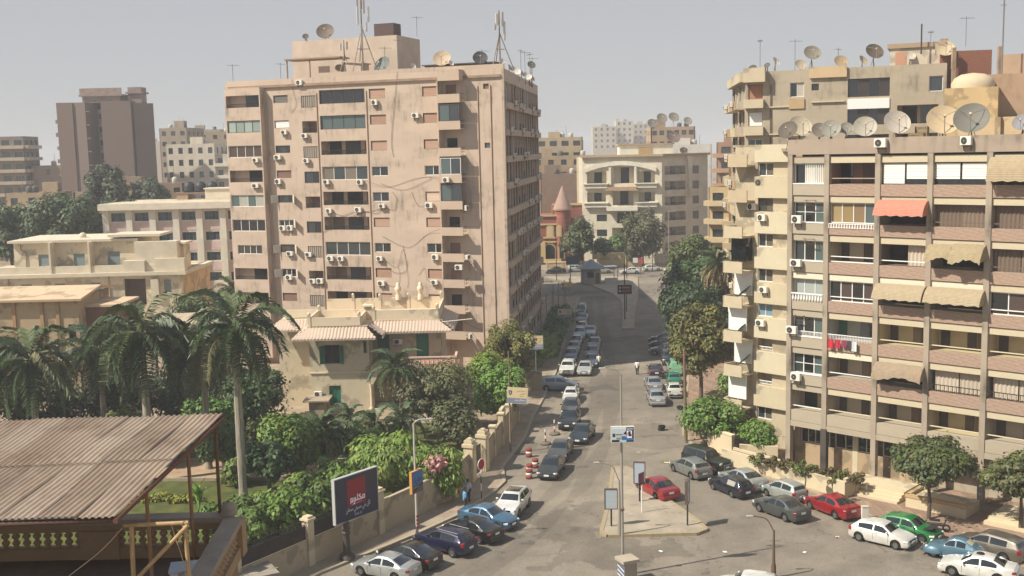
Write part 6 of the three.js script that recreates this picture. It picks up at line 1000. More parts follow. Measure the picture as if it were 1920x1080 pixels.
function carShell(kind) {
  if (bodyCache[kind]) return bodyCache[kind];
  const K = KIND[kind], { L, W } = K, lift = K.lift ?? 0;
  const st = new Set();
  for (const [t] of K.top) st.add(t);
  [0.12, 0.18, K.b - 0.012, K.b + 0.012, K.c, K.c + 0.015, 0.93].forEach(t => st.add(t));
  const e = 0.006; [K.ws[0] + 0.02, K.ws[1] - 0.012, K.rw[0] + 0.01, K.rw[1] - 0.012].forEach(t => st.add(t));
  st.add(K.ws[0] + (K.ws[1] - K.ws[0]) * 0.35);
  const rA = (K.r + 0.06) / L; for (const a of K.ax) for (const q of [-1, -0.96, -0.8, -0.5, 0, 0.5, 0.8, 0.96, 1]) st.add(a / L + q * rA);
  const T_ = [...st].filter(t => t >= 0 && t <= 1).sort((a, b) => a - b).filter((t, i, A) => i === 0 || t - A[i - 1] > 0.002);
  const COLS = 9;   // half section
  const rows = T_.map(t => {
    const x = L / 2 - t * L, top = lerpTop(K.top, t), ends = Math.pow(Math.abs(t - 0.5) * 2, K.round ? 3 : 7);
    const w = W / 2 * (1 - (K.round ? 0.34 : 0.13) * ends);
    let sill = 0.2 + lift + 0.06 * ends;
    for (const a of K.ax) { const dx = Math.abs(t * L - a), rr = K.r + 0.06; if (dx < rr) sill = Math.max(sill, K.r + Math.sqrt(rr * rr - dx * dx) * 0.98); }
    let belt = Math.min(K.belt[0] + (K.belt[1] - K.belt[0]) * t, top - 0.035);
    belt = Math.max(belt, sill + 0.05);
    const gh = Math.max(0, top - belt - 0.03);
    const wr = w * 0.965 - 0.04 - gh * 0.36, edge = Math.max(belt + 0.012, top - 0.05 - 0.03 * (gh > 0.2 ? 1 : 0));
    const lo = Math.max(sill + 0.02, 0.34 + lift), md = Math.max(lo + 0.015, belt * 0.72);
    const m = (a, b, k) => [a[0] + (b[0] - a[0]) * k, a[1] + (b[1] - a[1]) * k];
    const B = [w * 0.965, belt], E = [wr, edge];
    return { t, x, p: [[w * 0.94, sill], [w * 0.995, lo], [w, md], B, m(B, E, gh > 0.1 ? 0.12 : 0.3), m(B, E, gh > 0.1 ? 0.9 : 0.7), E, [wr * 0.86, top - 0.012], [0, top]] };
  });
  const pos = [], tagA = [];
  const P = (i, c) => { const r = rows[i], s = c < 0 ? -1 : 1, q = r.p[Math.abs(c) - 1]; return [r.x, q[1], s * q[0]]; };
  const tri = (a, b, c, g) => { pos.push(...a, ...b, ...c); tagA.push(g); };
  const side = (i, c) => {
    const t0 = rows[i].t, t1 = rows[i + 1].t, tm = (t0 + t1) / 2;
    if (c === 5 && tm > K.ws[0] + 0.05 && tm < K.b - 0.012) return 'front';
    if (c === 5 && tm > K.b + 0.012 && tm < K.c) return 'rear';
    if (c === 8 && tm > K.ws[0] + 0.018 && tm < K.ws[1] - 0.01) return 'screen';
    if (c === 8 && tm > K.rw[0] + 0.008 && tm < K.rw[1] - 0.01) return 'back';
    return 'body';
  };
  for (let i = 0; i < rows.length - 1; i++) for (const s of [1, -1]) for (let c = 1; c < COLS; c++) {
    const g0 = side(i, c), g = g0 === 'front' || g0 === 'rear' ? g0 + (s > 0 ? 'L' : 'R') : g0;
    const a = P(i, s * c), b = P(i, s * (c + 1)), d = P(i + 1, s * c), f = P(i + 1, s * (c + 1));
    if (s > 0) { tri(a, d, b, g); tri(b, d, f, g); } else { tri(a, b, d, g); tri(b, f, d, g); }
  }
  for (const [i, s] of [[0, 1], [rows.length - 1, -1]]) for (let c = 1; c < COLS; c++) { const a = P(i, c), b = P(i, c + 1), d = P(i, -c), f = P(i, -(c + 1)); if (s > 0) { tri(a, b, d, 'body'); tri(b, f, d, 'body'); } else { tri(a, d, b, 'body'); tri(b, d, f, 'body'); } }
  let g = new THREE.BufferGeometry(); g.setAttribute('position', new THREE.Float32BufferAttribute(pos, 3));
  g = toCreasedNormals(g, K.round ? 1.0 : 0.62);
  const out = {}, n = g.attributes.normal.array, pp = g.attributes.position.array;
  tagA.forEach((k, i) => { const o = out[k] ??= { p: [], n: [] }; for (let q = 0; q < 9; q++) { o.p.push(pp[i * 9 + q]); o.n.push(n[i * 9 + q]); } });
  const res = {}; for (const k in out) { const q = new THREE.BufferGeometry(); q.setAttribute('position', new THREE.Float32BufferAttribute(out[k].p, 3)); q.setAttribute('normal', new THREE.Float32BufferAttribute(out[k].n, 3)); const uv = []; for (let i = 0; i < out[k].p.length; i += 3) uv.push(out[k].p[i] * 0.24 + out[k].p[i + 1] * 0.1, out[k].p[i + 2] * 0.24 + out[k].p[i + 1] * 0.3); q.setAttribute('uv', new THREE.Float32BufferAttribute(uv, 2)); res[k] = q; }
  return bodyCache[kind] = res;
}
const tyreM = M('#171615', { roughness: 0.9 }), rimM = M('#9a9a98', { roughness: 0.35, metalness: 0.8 }), lampM = M('#dcdcd6', { roughness: 0.15, clearcoat: 1 }), redLamp = M('#8c1116', { roughness: 0.2, clearcoat: 1 }), plateM = M('#dfe0dd'), trimM = M('#1d1d1d', { roughness: 0.6 });
const carGlass = M('#1a2024', { roughness: 0.05, clearcoat: 1, clearcoatRoughness: 0.02 });
function car(kind, body, label, x, d, head, o = {}) {
  const K = KIND[kind], S = carShell(kind), g = thing('parked_car', label, o.cat ?? 'car', x, d, 0.005, deg(head), 'cars parked along the street');
  const pm = paint(body, o.metal ?? 0.2);
  const bd = part(g, 'body', S.body, pm);
  const gl = o.glass ?? carGlass;
  if (S.screen) part(g, 'windscreen', S.screen, gl); if (S.back) part(g, 'rear_window', S.back, o.back ?? gl);
  for (const k of ['frontL', 'frontR', 'rearL', 'rearR']) if (S[k]) part(g, 'side_window', S[k], (o.rearGlass && k.startsWith('rear')) ? o.rearGlass : gl);
  const lift = K.lift ?? 0, L = K.L, W = K.W;
  part(g, 'chassis', [b3(L * 0.94, 0.34, W * 0.62, 0, 0.2 + lift * 0.6, 0), b3((K.ax[1] - K.ax[0]) - 2 * K.r - 0.2, 0.3, W * 0.9, L / 2 - (K.ax[0] + K.ax[1]) / 2, 0.21 + lift, 0), b3(L * 0.7, 0.2, W * 0.86, 0, 0.62 + lift, 0)], trimM);
  for (const a of K.ax) for (const s of [1, -1]) { const w = part(g, 'wheel', wheelG.tyre, tyreM, L / 2 - a, K.r, s * (W / 2 - 0.115), s > 0 ? 0 : PI); w.scale.set(K.r, K.r, 0.21); part(w, 'rim', wheelG.rim, o.rim ?? rimM); part(w, 'spokes', wheelG.spokes, o.rim ?? rimM); }
  const nose = lerpTop(K.top, 0.03), tail = lerpTop(K.top, 0.985);
  if (kind === 'beetle') {
    for (const s of [1, -1]) { for (const a of K.ax) { const f = new THREE.SphereGeometry(1, 14, 8, 0, 2 * PI, 0, PI / 2); f.scale(0.62, 0.46, 0.26); part(g, 'fender', f, pm, L / 2 - a - (a > 2 ? 0.02 : -0.02), 0.36, s * 0.66); } const l = new THREE.SphereGeometry(0.11, 10, 8); part(g, 'headlight', l, lampM, L / 2 - 0.33, 0.66, s * 0.58); part(g, 'tail_light', new THREE.SphereGeometry(0.08, 8, 6), redLamp, -L / 2 + 0.28, 0.58, s * 0.6); part(g, 'running_board', bx(1.5, 0.06, 0.26), pm, 0.05, 0.26, s * 0.68); }
    part(g, 'bumper', bx(0.08, 0.12, 1.5), greyMetal, L / 2 + 0.05, 0.34, 0); part(g, 'bumper', bx(0.08, 0.12, 1.5), greyMetal, -L / 2 - 0.05, 0.34, 0);
  } else {
    const boxy = kind === 'old' || kind === 'boxwagon' || kind === 'jeep';
    const hw = W / 2 * 0.80;
    for (const s of [1, -1]) {
      part(g, 'headlight', mv(new RoundedBoxGeometry(boxy ? 0.1 : 0.34, boxy ? 0.18 : 0.15, boxy ? 0.32 : 0.34, 2, 0.05), 0, 0, 0, 0, boxy ? 0 : s * 0.5, 0), lampM, L / 2 - (boxy ? 0.06 : 0.2), nose - 0.1, s * (hw - 0.05));
      part(g, 'tail_light', mv(new RoundedBoxGeometry(boxy ? 0.1 : 0.26, kind === 'hatch' || kind === 'wagon' || kind === 'mini' || kind === 'suv' ? 0.3 : 0.17, 0.3, 2, 0.05), 0, 0, 0, 0, boxy ? 0 : -s * 0.45, 0), redLamp, -L / 2 + (boxy ? 0.05 : 0.14), tail - 0.12, s * (hw - 0.03));
      part(g, 'door_mirror', new RoundedBoxGeometry(0.12, 0.13, 0.2, 2, 0.04), o.mirror ?? pm, L / 2 - (K.ws[0] + 0.06) * L, lerpTop(K.top, K.ws[0]) + 0.06, s * (W / 2 + 0.06));
      for (const t of [K.b - 0.05, K.c - 0.05]) part(g, 'door_handle', bx(0.16, 0.03, 0.03), o.handle ?? pm, L / 2 - t * L, K.belt[1] - 0.13, s * (W / 2 + 0.005));
      for (const t of [K.b, K.ws[0] + 0.045]) part(g, 'door_seam', bx(0.015, 0.45, 0.012), trimM, L / 2 - t * L, 0.36 + lift, s * (W / 2 - 0.002));
    }
    part(g, 'grille', bx(0.05, 0.14, W * 0.48), trimM, L / 2 - 0.012, nose - 0.22, 0);
    part(g, 'bumper', new RoundedBoxGeometry(0.22, 0.2, W * 0.84, 2, 0.06), boxy ? trimM : pm, L / 2 - 0.06, 0.42 + lift, 0);
    part(g, 'bumper', new RoundedBoxGeometry(0.22, 0.2, W * 0.84, 2, 0.06), boxy ? trimM : pm, -L / 2 + 0.06, 0.45 + lift, 0);
    part(g, 'air_intake', bx(0.03, 0.1, W * 0.5), trimM, L / 2 + 0.045, 0.34 + lift, 0);
    part(g, 'number_plate', bx(0.02, 0.15, 0.42), plateM, L / 2 + 0.06, 0.42 + lift, 0);
    part(g, 'number_plate', bx(0.02, 0.15, 0.42), plateM, -L / 2 - 0.06 + (kind === 'sedan' ? 0.055 : 0), (kind === 'sedan' ? 0.68 : 0.5) + lift, 0);
    if (o.rails) for (const s of [1, -1]) part(g, 'roof_rail', bar([L * 0.02, lerpTop(K.top, 0.5) + 0.03, s * W * 0.33], [-L * 0.36, lerpTop(K.top, 0.8) + 0.05, s * W * 0.33], 0.025), greyMetal);
    if (o.sunroof) part(g, 'sunroof', b3(L * 0.26, 0.012, W * 0.58, -L * 0.1, lerpTop(K.top, 0.6) - 0.005, 0, 0, 0, 0.015), carGlass);
    if (o.rack) { part(g, 'roof_rack', [...[-0.6, -0.2, 0.2, 0.6].map(q => b3(0.04, 0.04, W * 0.7, q - 0.3, lerpTop(K.top, 0.55) + 0.1, 0)), b3(1.5, 0.05, 0.05, -0.3, lerpTop(K.top, 0.55) + 0.14, W * 0.34), b3(1.5, 0.05, 0.05, -0.3, lerpTop(K.top, 0.55) + 0.14, -W * 0.34)], greyMetal); }
    if (o.spare) { const sp = mv(wheelG.tyre, 0, 0, 0, 0, PI / 2, 0); const q = part(g, 'spare_wheel', sp, tyreM, -L / 2 - 0.12, 0.95, 0); q.scale.set(0.22, K.r, K.r); }
    if (o.bull) part(g, 'bull_bar', [bar([0, 0.35, -0.5], [0, 0.9, -0.5], 0.03), bar([0, 0.35, 0.5], [0, 0.9, 0.5], 0.03), bar([0, 0.9, -0.5], [0, 0.9, 0.5], 0.03), bar([0, 0.6, -0.5], [0, 0.6, 0.5], 0.03)], greyMetal, L / 2 + 0.14, 0, 0);
  }
  if (o.extra) o.extra(g, K);
  return g;
}
const glassTint = M('#20282b', { roughness: 0.05, clearcoat: 1 });
// left kerb, parked at an angle
car('sedan', '#b9bcba', 'silver sedan at the end of the row along the garden wall', -8.52, 68.6, 152, { metal: 0.5 });
car('sedan', '#0c0c0e', 'black sedan parked between the silver sedan and the dark blue crossover', -7.2, 70.5, 145);
car('suv', '#11153c', 'dark blue crossover with silver roof rails by the lamp post', -4.95, 72.8, 144, { rails: true });
car('sedan', '#131112', 'dark brown sedan parked beside the dark blue crossover', -3.14, 75.2, 141);
car('sedan', '#4a7391', 'light blue sedan parked nose out by the pedestrians', -2.1, 77.8, -36, { metal: 0.4 });
car('suv', '#e6e4df', 'white crossover with a black glass roof by the kerb', -0.3, 80.6, -107, { sunroof: true });
// queue at the left kerb, facing this way
car('sedan', '#2e3331', 'dark grey sedan standing beside the striped barrels', 2.96, 90.2, -103);
car('sedan', '#4c4f4b', 'dusty grey sedan behind the dark grey sedan', 3.95, 95.3, -103);
car('sedan', '#223035', 'dark teal sedan double parked with its nose to the junction', 6.25, 100.9, -106);
car('suv', '#1d2428', 'dark off-roader with a roof rack at the head of the kerb queue', 5.33, 106, -100, { rack: true });
car('hatch', '#2b3338', 'dark hatchback between the dark off-roader and the old white car', 5.75, 111.4, -98);
car('old', '#e0ddd2', 'boxy old white car in the kerb queue', 6.1, 117.2, -98);
car('wagon', '#9aa6b2', 'silver estate car parked across the pavement', 4.95, 122.6, -8, { metal: 0.5 });
car('suv', '#e7e4da', 'white crossover at the front of the shaded car rows', 6.54, 131.7, -98);
car('sedan', '#c3c4bd', 'silver sedan beside the white crossover at the shadow edge', 8.6, 131.6, -98, { metal: 0.4 });
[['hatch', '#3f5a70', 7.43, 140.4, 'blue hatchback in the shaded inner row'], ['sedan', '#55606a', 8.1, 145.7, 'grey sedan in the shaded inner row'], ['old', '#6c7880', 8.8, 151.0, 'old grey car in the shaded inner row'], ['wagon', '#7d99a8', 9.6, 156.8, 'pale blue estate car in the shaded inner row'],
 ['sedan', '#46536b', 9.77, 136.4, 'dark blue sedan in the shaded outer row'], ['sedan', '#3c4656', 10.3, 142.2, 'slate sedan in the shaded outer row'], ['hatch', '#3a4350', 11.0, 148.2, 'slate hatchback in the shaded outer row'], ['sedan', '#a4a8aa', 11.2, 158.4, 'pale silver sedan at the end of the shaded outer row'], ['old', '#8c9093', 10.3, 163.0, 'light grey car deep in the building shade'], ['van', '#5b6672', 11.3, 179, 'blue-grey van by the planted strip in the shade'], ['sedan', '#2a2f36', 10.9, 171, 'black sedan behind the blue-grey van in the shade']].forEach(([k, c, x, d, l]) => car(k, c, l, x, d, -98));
// right side, facing away
car('sedan', '#b7bbbd', 'silver sedan with its rear towards the junction by the green cars', 15.0, 115.2, 88, { metal: 0.5 });
car('sedan', '#a9adb0', 'silver sedan ahead of the other silver sedan', 15.6, 122, 88, { metal: 0.5 });
car('sedan', '#3d2224', 'dark maroon sedan ahead of the silver sedans', 16.8, 129.2, 86);
car('old', '#e3e6da', 'boxy old white sedan behind the teal green taxi', 17.4, 118.6, 86);
car('old', '#2f8a6d', 'teal green old car between the white sedan and the mint green car', 18.2, 124.2, 86);
car('van', '#8fc9a0', 'mint green van in front of the teal green old car', 19.2, 130.2, 86);
car('suv', '#2f3a42', 'dark slate crossover in front of the mint green van', 19.4, 136.6, -94);
car('wagon', '#5d7386', 'blue-grey estate car parked slantwise in the shade', 20.0, 142.2, 160, { metal: 0.4 });
car('wagon', '#3c5066', 'dark blue estate car slantwise in the shade', 20.6, 146.8, 160);
car('sedan', '#4c5660', 'slate sedan slantwise at the far end under the trees', 21.0, 151, 160);
// right foreground rows
car('hatch', '#8d928d', 'silver-grey hatchback with its door ajar beside the dark off-roader', 14.4, 89.1, 115, { metal: 0.5 });
car('jeep', '#20231f', 'dark green off-roader facing the silver sedan', 16.0, 90.4, -52, { bull: true });
car('sedan', '#b4b8b6', 'silver sedan parked between the off-roader and the navy estate', 18.0, 85.6, 116, { metal: 0.5 });
car('boxwagon', '#131a2c', 'navy old estate car with a pale rear window blind', 16.75, 83.9, 117, { rearGlass: M('#9a9488', { roughness: 0.5 }) });
car('mini', '#b9beb9', 'silver small hatchback by the planter wall', 20.5, 82.3, 121, { metal: 0.45 });
car('sedan', '#555a58', 'grey sedan parked in the road beside the small silver hatchback', 19.3, 78.4, 120, { metal: 0.5 });
car('sedan', '#a3141f', 'bright red sedan at the end of the planter wall', 23.1, 78.7, 116, { metal: 0.3 });
car('hatch', '#eae8e2', 'white hatchback with black grille facing away from the red sedan', 24.7, 72.4, -43);
car('hatch', '#23803f', 'green and black wrapped hatchback by the street tree', 26.9, 73.4, -46, { extra: (g, K) => { part(g, 'wrap_panel', b3(2.2, 0.28, 0.01, -0.2, 0.42, 0.885), M('#151515')); part(g, 'wrap_panel', b3(1.0, 0.02, 1.2, 1.35, 0.95, 0, 0, 0, 0.2), M('#202020')); } });
car('beetle', '#5d7f92', 'pale blue rounded classic car at the kerb', 28.4, 69.2, 143, { metal: 0.3, back: M('#a29a86', { roughness: 0.5 }) });
car('wagon', '#7c7468', 'dark champagne estate car behind the rounded classic car', 30.9, 69.7, 130, { metal: 0.5 });
car('sedan', '#eceae4', 'white sedan with a round roof vent beside the rounded classic car', 28.6, 66.2, 147, { extra: (g, K) => part(g, 'roof_vent', lathe([[0, 0.06], [0.2, 0.06], [0.26, 0], [0.2, -0.02]], 14), trimM, -0.1, 1.46, 0) });
car('hatch', '#e9e8e4', 'white hatchback on the near side of the island', 13.8, 63.9, 160);
car('sedan', '#a01722', 'dark red sedan tucked against the traffic island', 10.95, 83.9, 112, { metal: 0.3 });
// far street
[['sedan', '#2d2f32', 9.6, 240, 'dark sedan crossing the far street by the red brick villa'], ['sedan', '#b5b1a6', 19.4, 238, 'silver sedan on the far street behind the kiosk'], ['sedan', '#e5e3de', 25.4, 236, 'white sedan passing on the far street'], ['hatch', '#dcd9d2', 30.6, 240, 'white hatchback parked at the far wall'], ['hatch', '#e2e0da', 34.9, 238, 'white hatchback half hidden by the street trees'], ['suv', '#c2c2bd', 14.2, 242, 'pale crossover behind the kiosk roof']].forEach(([k, c, x, d, l], i) => car(k, c, l, x, d, i % 2 ? 2 : 182));

// ------------------------------------------------------------------ garden wall, gate, planter walls
{
  const wl = M('#b3a68e', { map: T.peel }), pier = M('#cdc0a4', { map: T.peel }), panelM = M('#41362f', { roughness: 0.8, map: T.tin });
  const pts = [[-21.2, 59.8], [-17.3, 65.2], [-13.76, 70.4], [-9.81, 76.2], [-4.9, 84.0]];
  const w = thing('garden_wall', 'long rendered garden wall with capped piers and dark metal panels on top', 'wall', 0, 0, 0.13);
  pts.forEach(([x, d], i) => { const p = part(w, 'pier', [b3(0.55, 3.05, 0.55), b3(0.75, 0.14, 0.75, 0, 3.05, 0), b3(0.5, 0.14, 0.5, 0, 3.19, 0)], pier, x, 0, -d, 0.98); if (i === pts.length - 1) return; const [x1, d1] = pts[i + 1], L = Math.hypot(x1 - x, d1 - d) - 0.57, a = Math.atan2(d1 - d, x1 - x); const solid = i === 3; part(w, 'wall_panel', bx(L, solid ? 2.35 : 1.75, 0.28), wl, (x + x1) / 2, 0, -(d + d1) / 2, a); if (!solid) { part(w, 'metal_panel', bx(L, 0.95, 0.05), panelM, (x + x1) / 2, 1.78, -(d + d1) / 2, a); part(w, 'spike_rail', railGeo(L, 0.3, 0.16, 0.02), blackMetal, (x + x1) / 2, 2.72, -(d + d1) / 2, a); } });
  const g = thing('gate_pillars', 'pair of cream panelled gate pillars with scrolled tops', 'gate', 0, 0, 0.13);
  for (const [x, d] of [[-3.75, 88.2], [-2.75, 91.2]]) { const p = part(g, 'pillar', [b3(0.8, 2.9, 0.8), b3(1.0, 0.25, 1.0, 0, 2.9, 0)], pier, x, 0, -d, 1.2); part(p, 'recessed_panel', bx(0.45, 2.3, 0.06), M('#d9c9a4'), 0, 0.3, 0.41); part(p, 'scroll_top', [mv(new THREE.CylinderGeometry(0.35, 0.35, 0.5, 14), -0.1, 3.3, 0, 0, 0, PI / 2), b3(0.8, 0.3, 0.7, 0, 3.15, 0)], pier); }
  part(g, 'gate_leaf', railGeo(2.2, 2.3, 0.14, 0.035), blackMetal, -3.3, 0.1, -89.7, 1.25); part(g, 'curved_wall', bx(4.2, 2.4, 0.3), wl, -4.4, 0, -86.1, 1.32);
  const v = thing('garden_wall', 'rendered wall continuing up the street past the gate pillars', 'wall', 0, 0, 0.13);
  const q = [[-2.6, 91.8], [-2.0, 95.4], [-1.3, 99.2], [-0.6, 103.4], [0.2, 108]];
  q.forEach(([x, d], i) => { part(v, 'pier', [b3(0.5, 2.9 - (i % 2) * 0.2, 0.5), b3(0.66, 0.12, 0.66, 0, 2.9 - (i % 2) * 0.2, 0)], pier, x, 0, -d, 1.4); if (q[i + 1]) { const [x1, d1] = q[i + 1]; part(v, 'wall_panel', bx(Math.hypot(x1 - x, d1 - d) - 0.52, 2.3, 0.26), wl, (x + x1) / 2, 0, -(d + d1) / 2, Math.atan2(d1 - d, x1 - x)); } });
  part(v, 'scrolled_arch', [b3(1.6, 0.9, 0.3, 0, 2.3, 0), mv(new THREE.TorusGeometry(0.45, 0.08, 6, 14, PI), 0, 2.5, 0.2)], pier, -1.2, 0, -100.4, 1.4);
  const y = thing('garden_wall', 'low boundary wall between the tiled villa garden and the tan tower', 'wall', 0, 0, 0.13); part(y, 'wall_panel', bx(13, 2.2, 0.25), wl, -3, 0, -124, -0.35);
  // planter walls on the right
  const pl = thing('planter_wall', 'cream planter wall with a clipped brown hedge in front of the corner block', 'wall', 0, 0, 0.13), cream = M('#cfc2a6', { map: T.peel });
  const a = [17.6, 91.8], b = [25.0, 81.6], L = Math.hypot(7.4, 10.2), an = Math.atan2(b[1] - a[1], b[0] - a[0]);
  part(pl, 'street_side', bx(L, 1.25, 0.3), cream, (a[0] + b[0]) / 2, 0, -(a[1] + b[1]) / 2, an); part(pl, 'end_wall', bx(1.6, 1.45, 0.3), cream, 25.6, 0, -82.3, an + PI / 2); part(pl, 'back_side', bx(L, 1.1, 0.25), cream, (a[0] + b[0]) / 2 + 1.1, 0, -(a[1] + b[1]) / 2 - 0.8, an); part(pl, 'soil', bx(L - 0.2, 0.9, 1.1), M('#6b5a45', { map: T.soil }), (a[0] + b[0]) / 2 + 0.55, 0, -(a[1] + b[1]) / 2 - 0.4, an);
  const hd = part(pl, 'hedge', (() => { const gs = []; for (let i = 0; i < 8; i++) gs.push(leaves({ rx: 0.75, ry: 0.45, rz: 0.75, n: 420, size: 0.14, col: i % 3 ? '#4c4a28' : '#51602f', seed: 200 + i, clumps: 8 }).translate(-0.5 + 0.72 * (i - 2) * 1.25, 0, 0.69 * (i - 2) * 1.25)); return mergeGeometries(gs); })(), leafMat, 22.0, 1.35, -86.4, 0, 'stuff');
  const tw = thing('kerb_wall', 'taller cream wall piece behind the parked off-roader', 'wall', 0, 0, 0.13); part(tw, 'wall_panel', bx(3.4, 1.9, 0.3), cream, 18.0, 0, -94.8, -1.1); part(tw, 'wall_panel', bx(3.2, 1.5, 0.3), cream, 20.6, 0, -91.6, -0.3); part(tw, 'coping', bx(3.5, 0.12, 0.4), M('#d8c8a6'), 18.0, 1.9, -94.8, -1.1);
  // entrance steps and ramps of the corner block
  const st = thing('entrance_steps', 'broad cream entrance steps of the corner block', 'steps', 27.6, 82.3, 0.13, -0.764); for (let i = 0; i < 4; i++) part(st, 'step', bx(4.4, 0.16 * (4 - i), 0.38), cream, 0, 0, -0.6 + (i - 0) * -0.0 + 0.38 * i); 
  st.children.forEach((m, i) => { m.position.z = 0.38 * i; }); part(st, 'landing', bx(4.4, 0.66, 2.2), cream, 0, 0, -1.32);
  const rp = thing('raised_platform', 'cream raised forecourt planter beside the entrance steps', 'platform', 31.2, 78.7, 0.13, -0.764); part(rp, 'base', bx(4.4, 0.75, 2.6), cream, 0, 0, 0); part(rp, 'rim', [b3(4.5, 0.25, 0.3, 0, 0.75, 1.2), b3(0.3, 0.25, 2.6, -2.1, 0.75, 0)], M('#b79f78', { map: T.peel }));
  const rp2 = thing('raised_platform', 'low pale terrace slab at the far end of the corner block', 'platform', 35.6, 75.4, 0.13, -0.764); part(rp2, 'base', bx(3.6, 0.5, 3.4), cream, 0, 0, 0); part(rp2, 'step', bx(3.8, 0.25, 0.5), cream, 0, 0, 1.95);
  const bk = thing('wall_bicycle', 'old bicycle wheel propped behind the kerb wall', 'wheel', 21.3, 96.5, 0.5, 0.5); part(bk, 'tyre', new THREE.TorusGeometry(0.5, 0.09, 8, 20), tyreM, 0, 0.3, 0); part(bk, 'rim', new THREE.TorusGeometry(0.38, 0.05, 6, 18), greyMetal, 0, 0.3, 0);
}
// ------------------------------------------------------------------ signs: prints drawn on canvas
function print(w, h, fn) { const c = document.createElement('canvas'); c.width = w; c.height = h; const x = c.getContext('2d'); fn(x, w, h); const t = new THREE.CanvasTexture(c); t.colorSpace = THREE.SRGBColorSpace; t.magFilter = THREE.LinearFilter; return new THREE.MeshStandardMaterial({ map: t, roughness: 0.45, side: THREE.DoubleSide }); }
function stroke(x, pts, lw, ox, oy, s) { x.lineWidth = lw; x.lineCap = 'round'; x.lineJoin = 'round'; x.beginPath(); pts.forEach(([a, b], i) => i ? x.lineTo(ox + a * s, oy + b * s) : x.moveTo(ox + a * s, oy + b * s)); x.stroke(); }
// joined Arabic letters as pen strokes: [strokes, dots] on a unit grid
const AR = {
  seen: { w: 3, s: [[[3, -1], [2.7, 0], [2, 0], [1.9, -0.8], [1.8, 0], [1.1, 0], [1, -0.8], [0.8, 0], [0, 0]], ], d: [] },
  ya: { w: 1.6, s: [[[1.6, 0], [0.9, 0], [0.8, -0.8], [0.6, 0], [0, 0]]], d: [[0.9, 0.7], [0.4, 0.7]] },
  ta: { w: 1.4, s: [[[1.4, 0], [0.8, 0], [0.7, -0.8], [0.5, 0], [0, 0]]], d: [[0.9, -1.4], [0.4, -1.4]] },
  yaEnd: { w: 2, s: [[[2, 0], [1.5, 0.1], [1.7, 0.9], [0.8, 1.3], [0, 0.8], [0.2, 0.3]]], d: [[0.7, 1.9], [1.2, 1.9]] },
  alif: { w: 0.7, s: [[[0.35, -2.2], [0.35, 0]]], d: [] }, alifEnd: { w: 0.8, s: [[[0.8, 0], [0.35, 0], [0.35, -2.2]]], d: [] },
  madda: { w: 1.5, s: [[[1.2, -2.2], [0.9, -0.4], [0.5, 0], [0.1, -0.6], [0.0, -2.2]], [[1.1, -2.9], [0.6, -2.7], [0.1, -2.9]]], d: [] },
  noon: { w: 1.7, s: [[[1.7, -0.4], [1.6, 0.7], [0.8, 1.1], [0.1, 0.6], [0, -0.3]]], d: [[0.85, -0.7]] },
  fa: { w: 1.7, s: [[[1.7, 0], [1.2, 0], [0.7, -0.2], [0.5, -0.8], [0.9, -1.1], [1.2, -0.7], [1.1, 0], [0, 0]]], d: [[0.85, -1.8]] },
  raZ: { w: 1.2, s: [[[1.2, -0.5], [1.1, 0.4], [0.6, 1.0], [0, 1.2]]], d: [] }, zay: { w: 1.2, s: [[[1.2, -0.5], [1.1, 0.4], [0.6, 1.0], [0, 1.2]]], d: [[0.8, -1.2]] },
  sp: { w: 1.1, s: [], d: [] },
};
function arabic(x, letters, right, base, s, lw) { let px = right; x.strokeStyle = x.fillStyle; for (const k of letters) { const g = AR[k]; px -= g.w * s; g.s.forEach(q => stroke(x, q, lw, px, base, s)); g.d.forEach(([a, b]) => { x.beginPath(); x.arc(px + a * s, base + b * s, lw * 0.6, 0, 7); x.fill(); }); } }
function panelSign(t, w, h, d, front, y, frameMat, back) {
  const f = part(t, 'sign_panel', new THREE.PlaneGeometry(w, h), front, 0, y + h / 2, d / 2 + 0.004); part(t, 'sign_case', bx(w, h, d), back ?? frameMat, 0, y, 0);
  part(t, 'sign_frame', frameGeo(w + 0.1, h + 0.1, 1, 0.06, d + 0.05), frameMat, 0, y - 0.05, 0); return f;
}
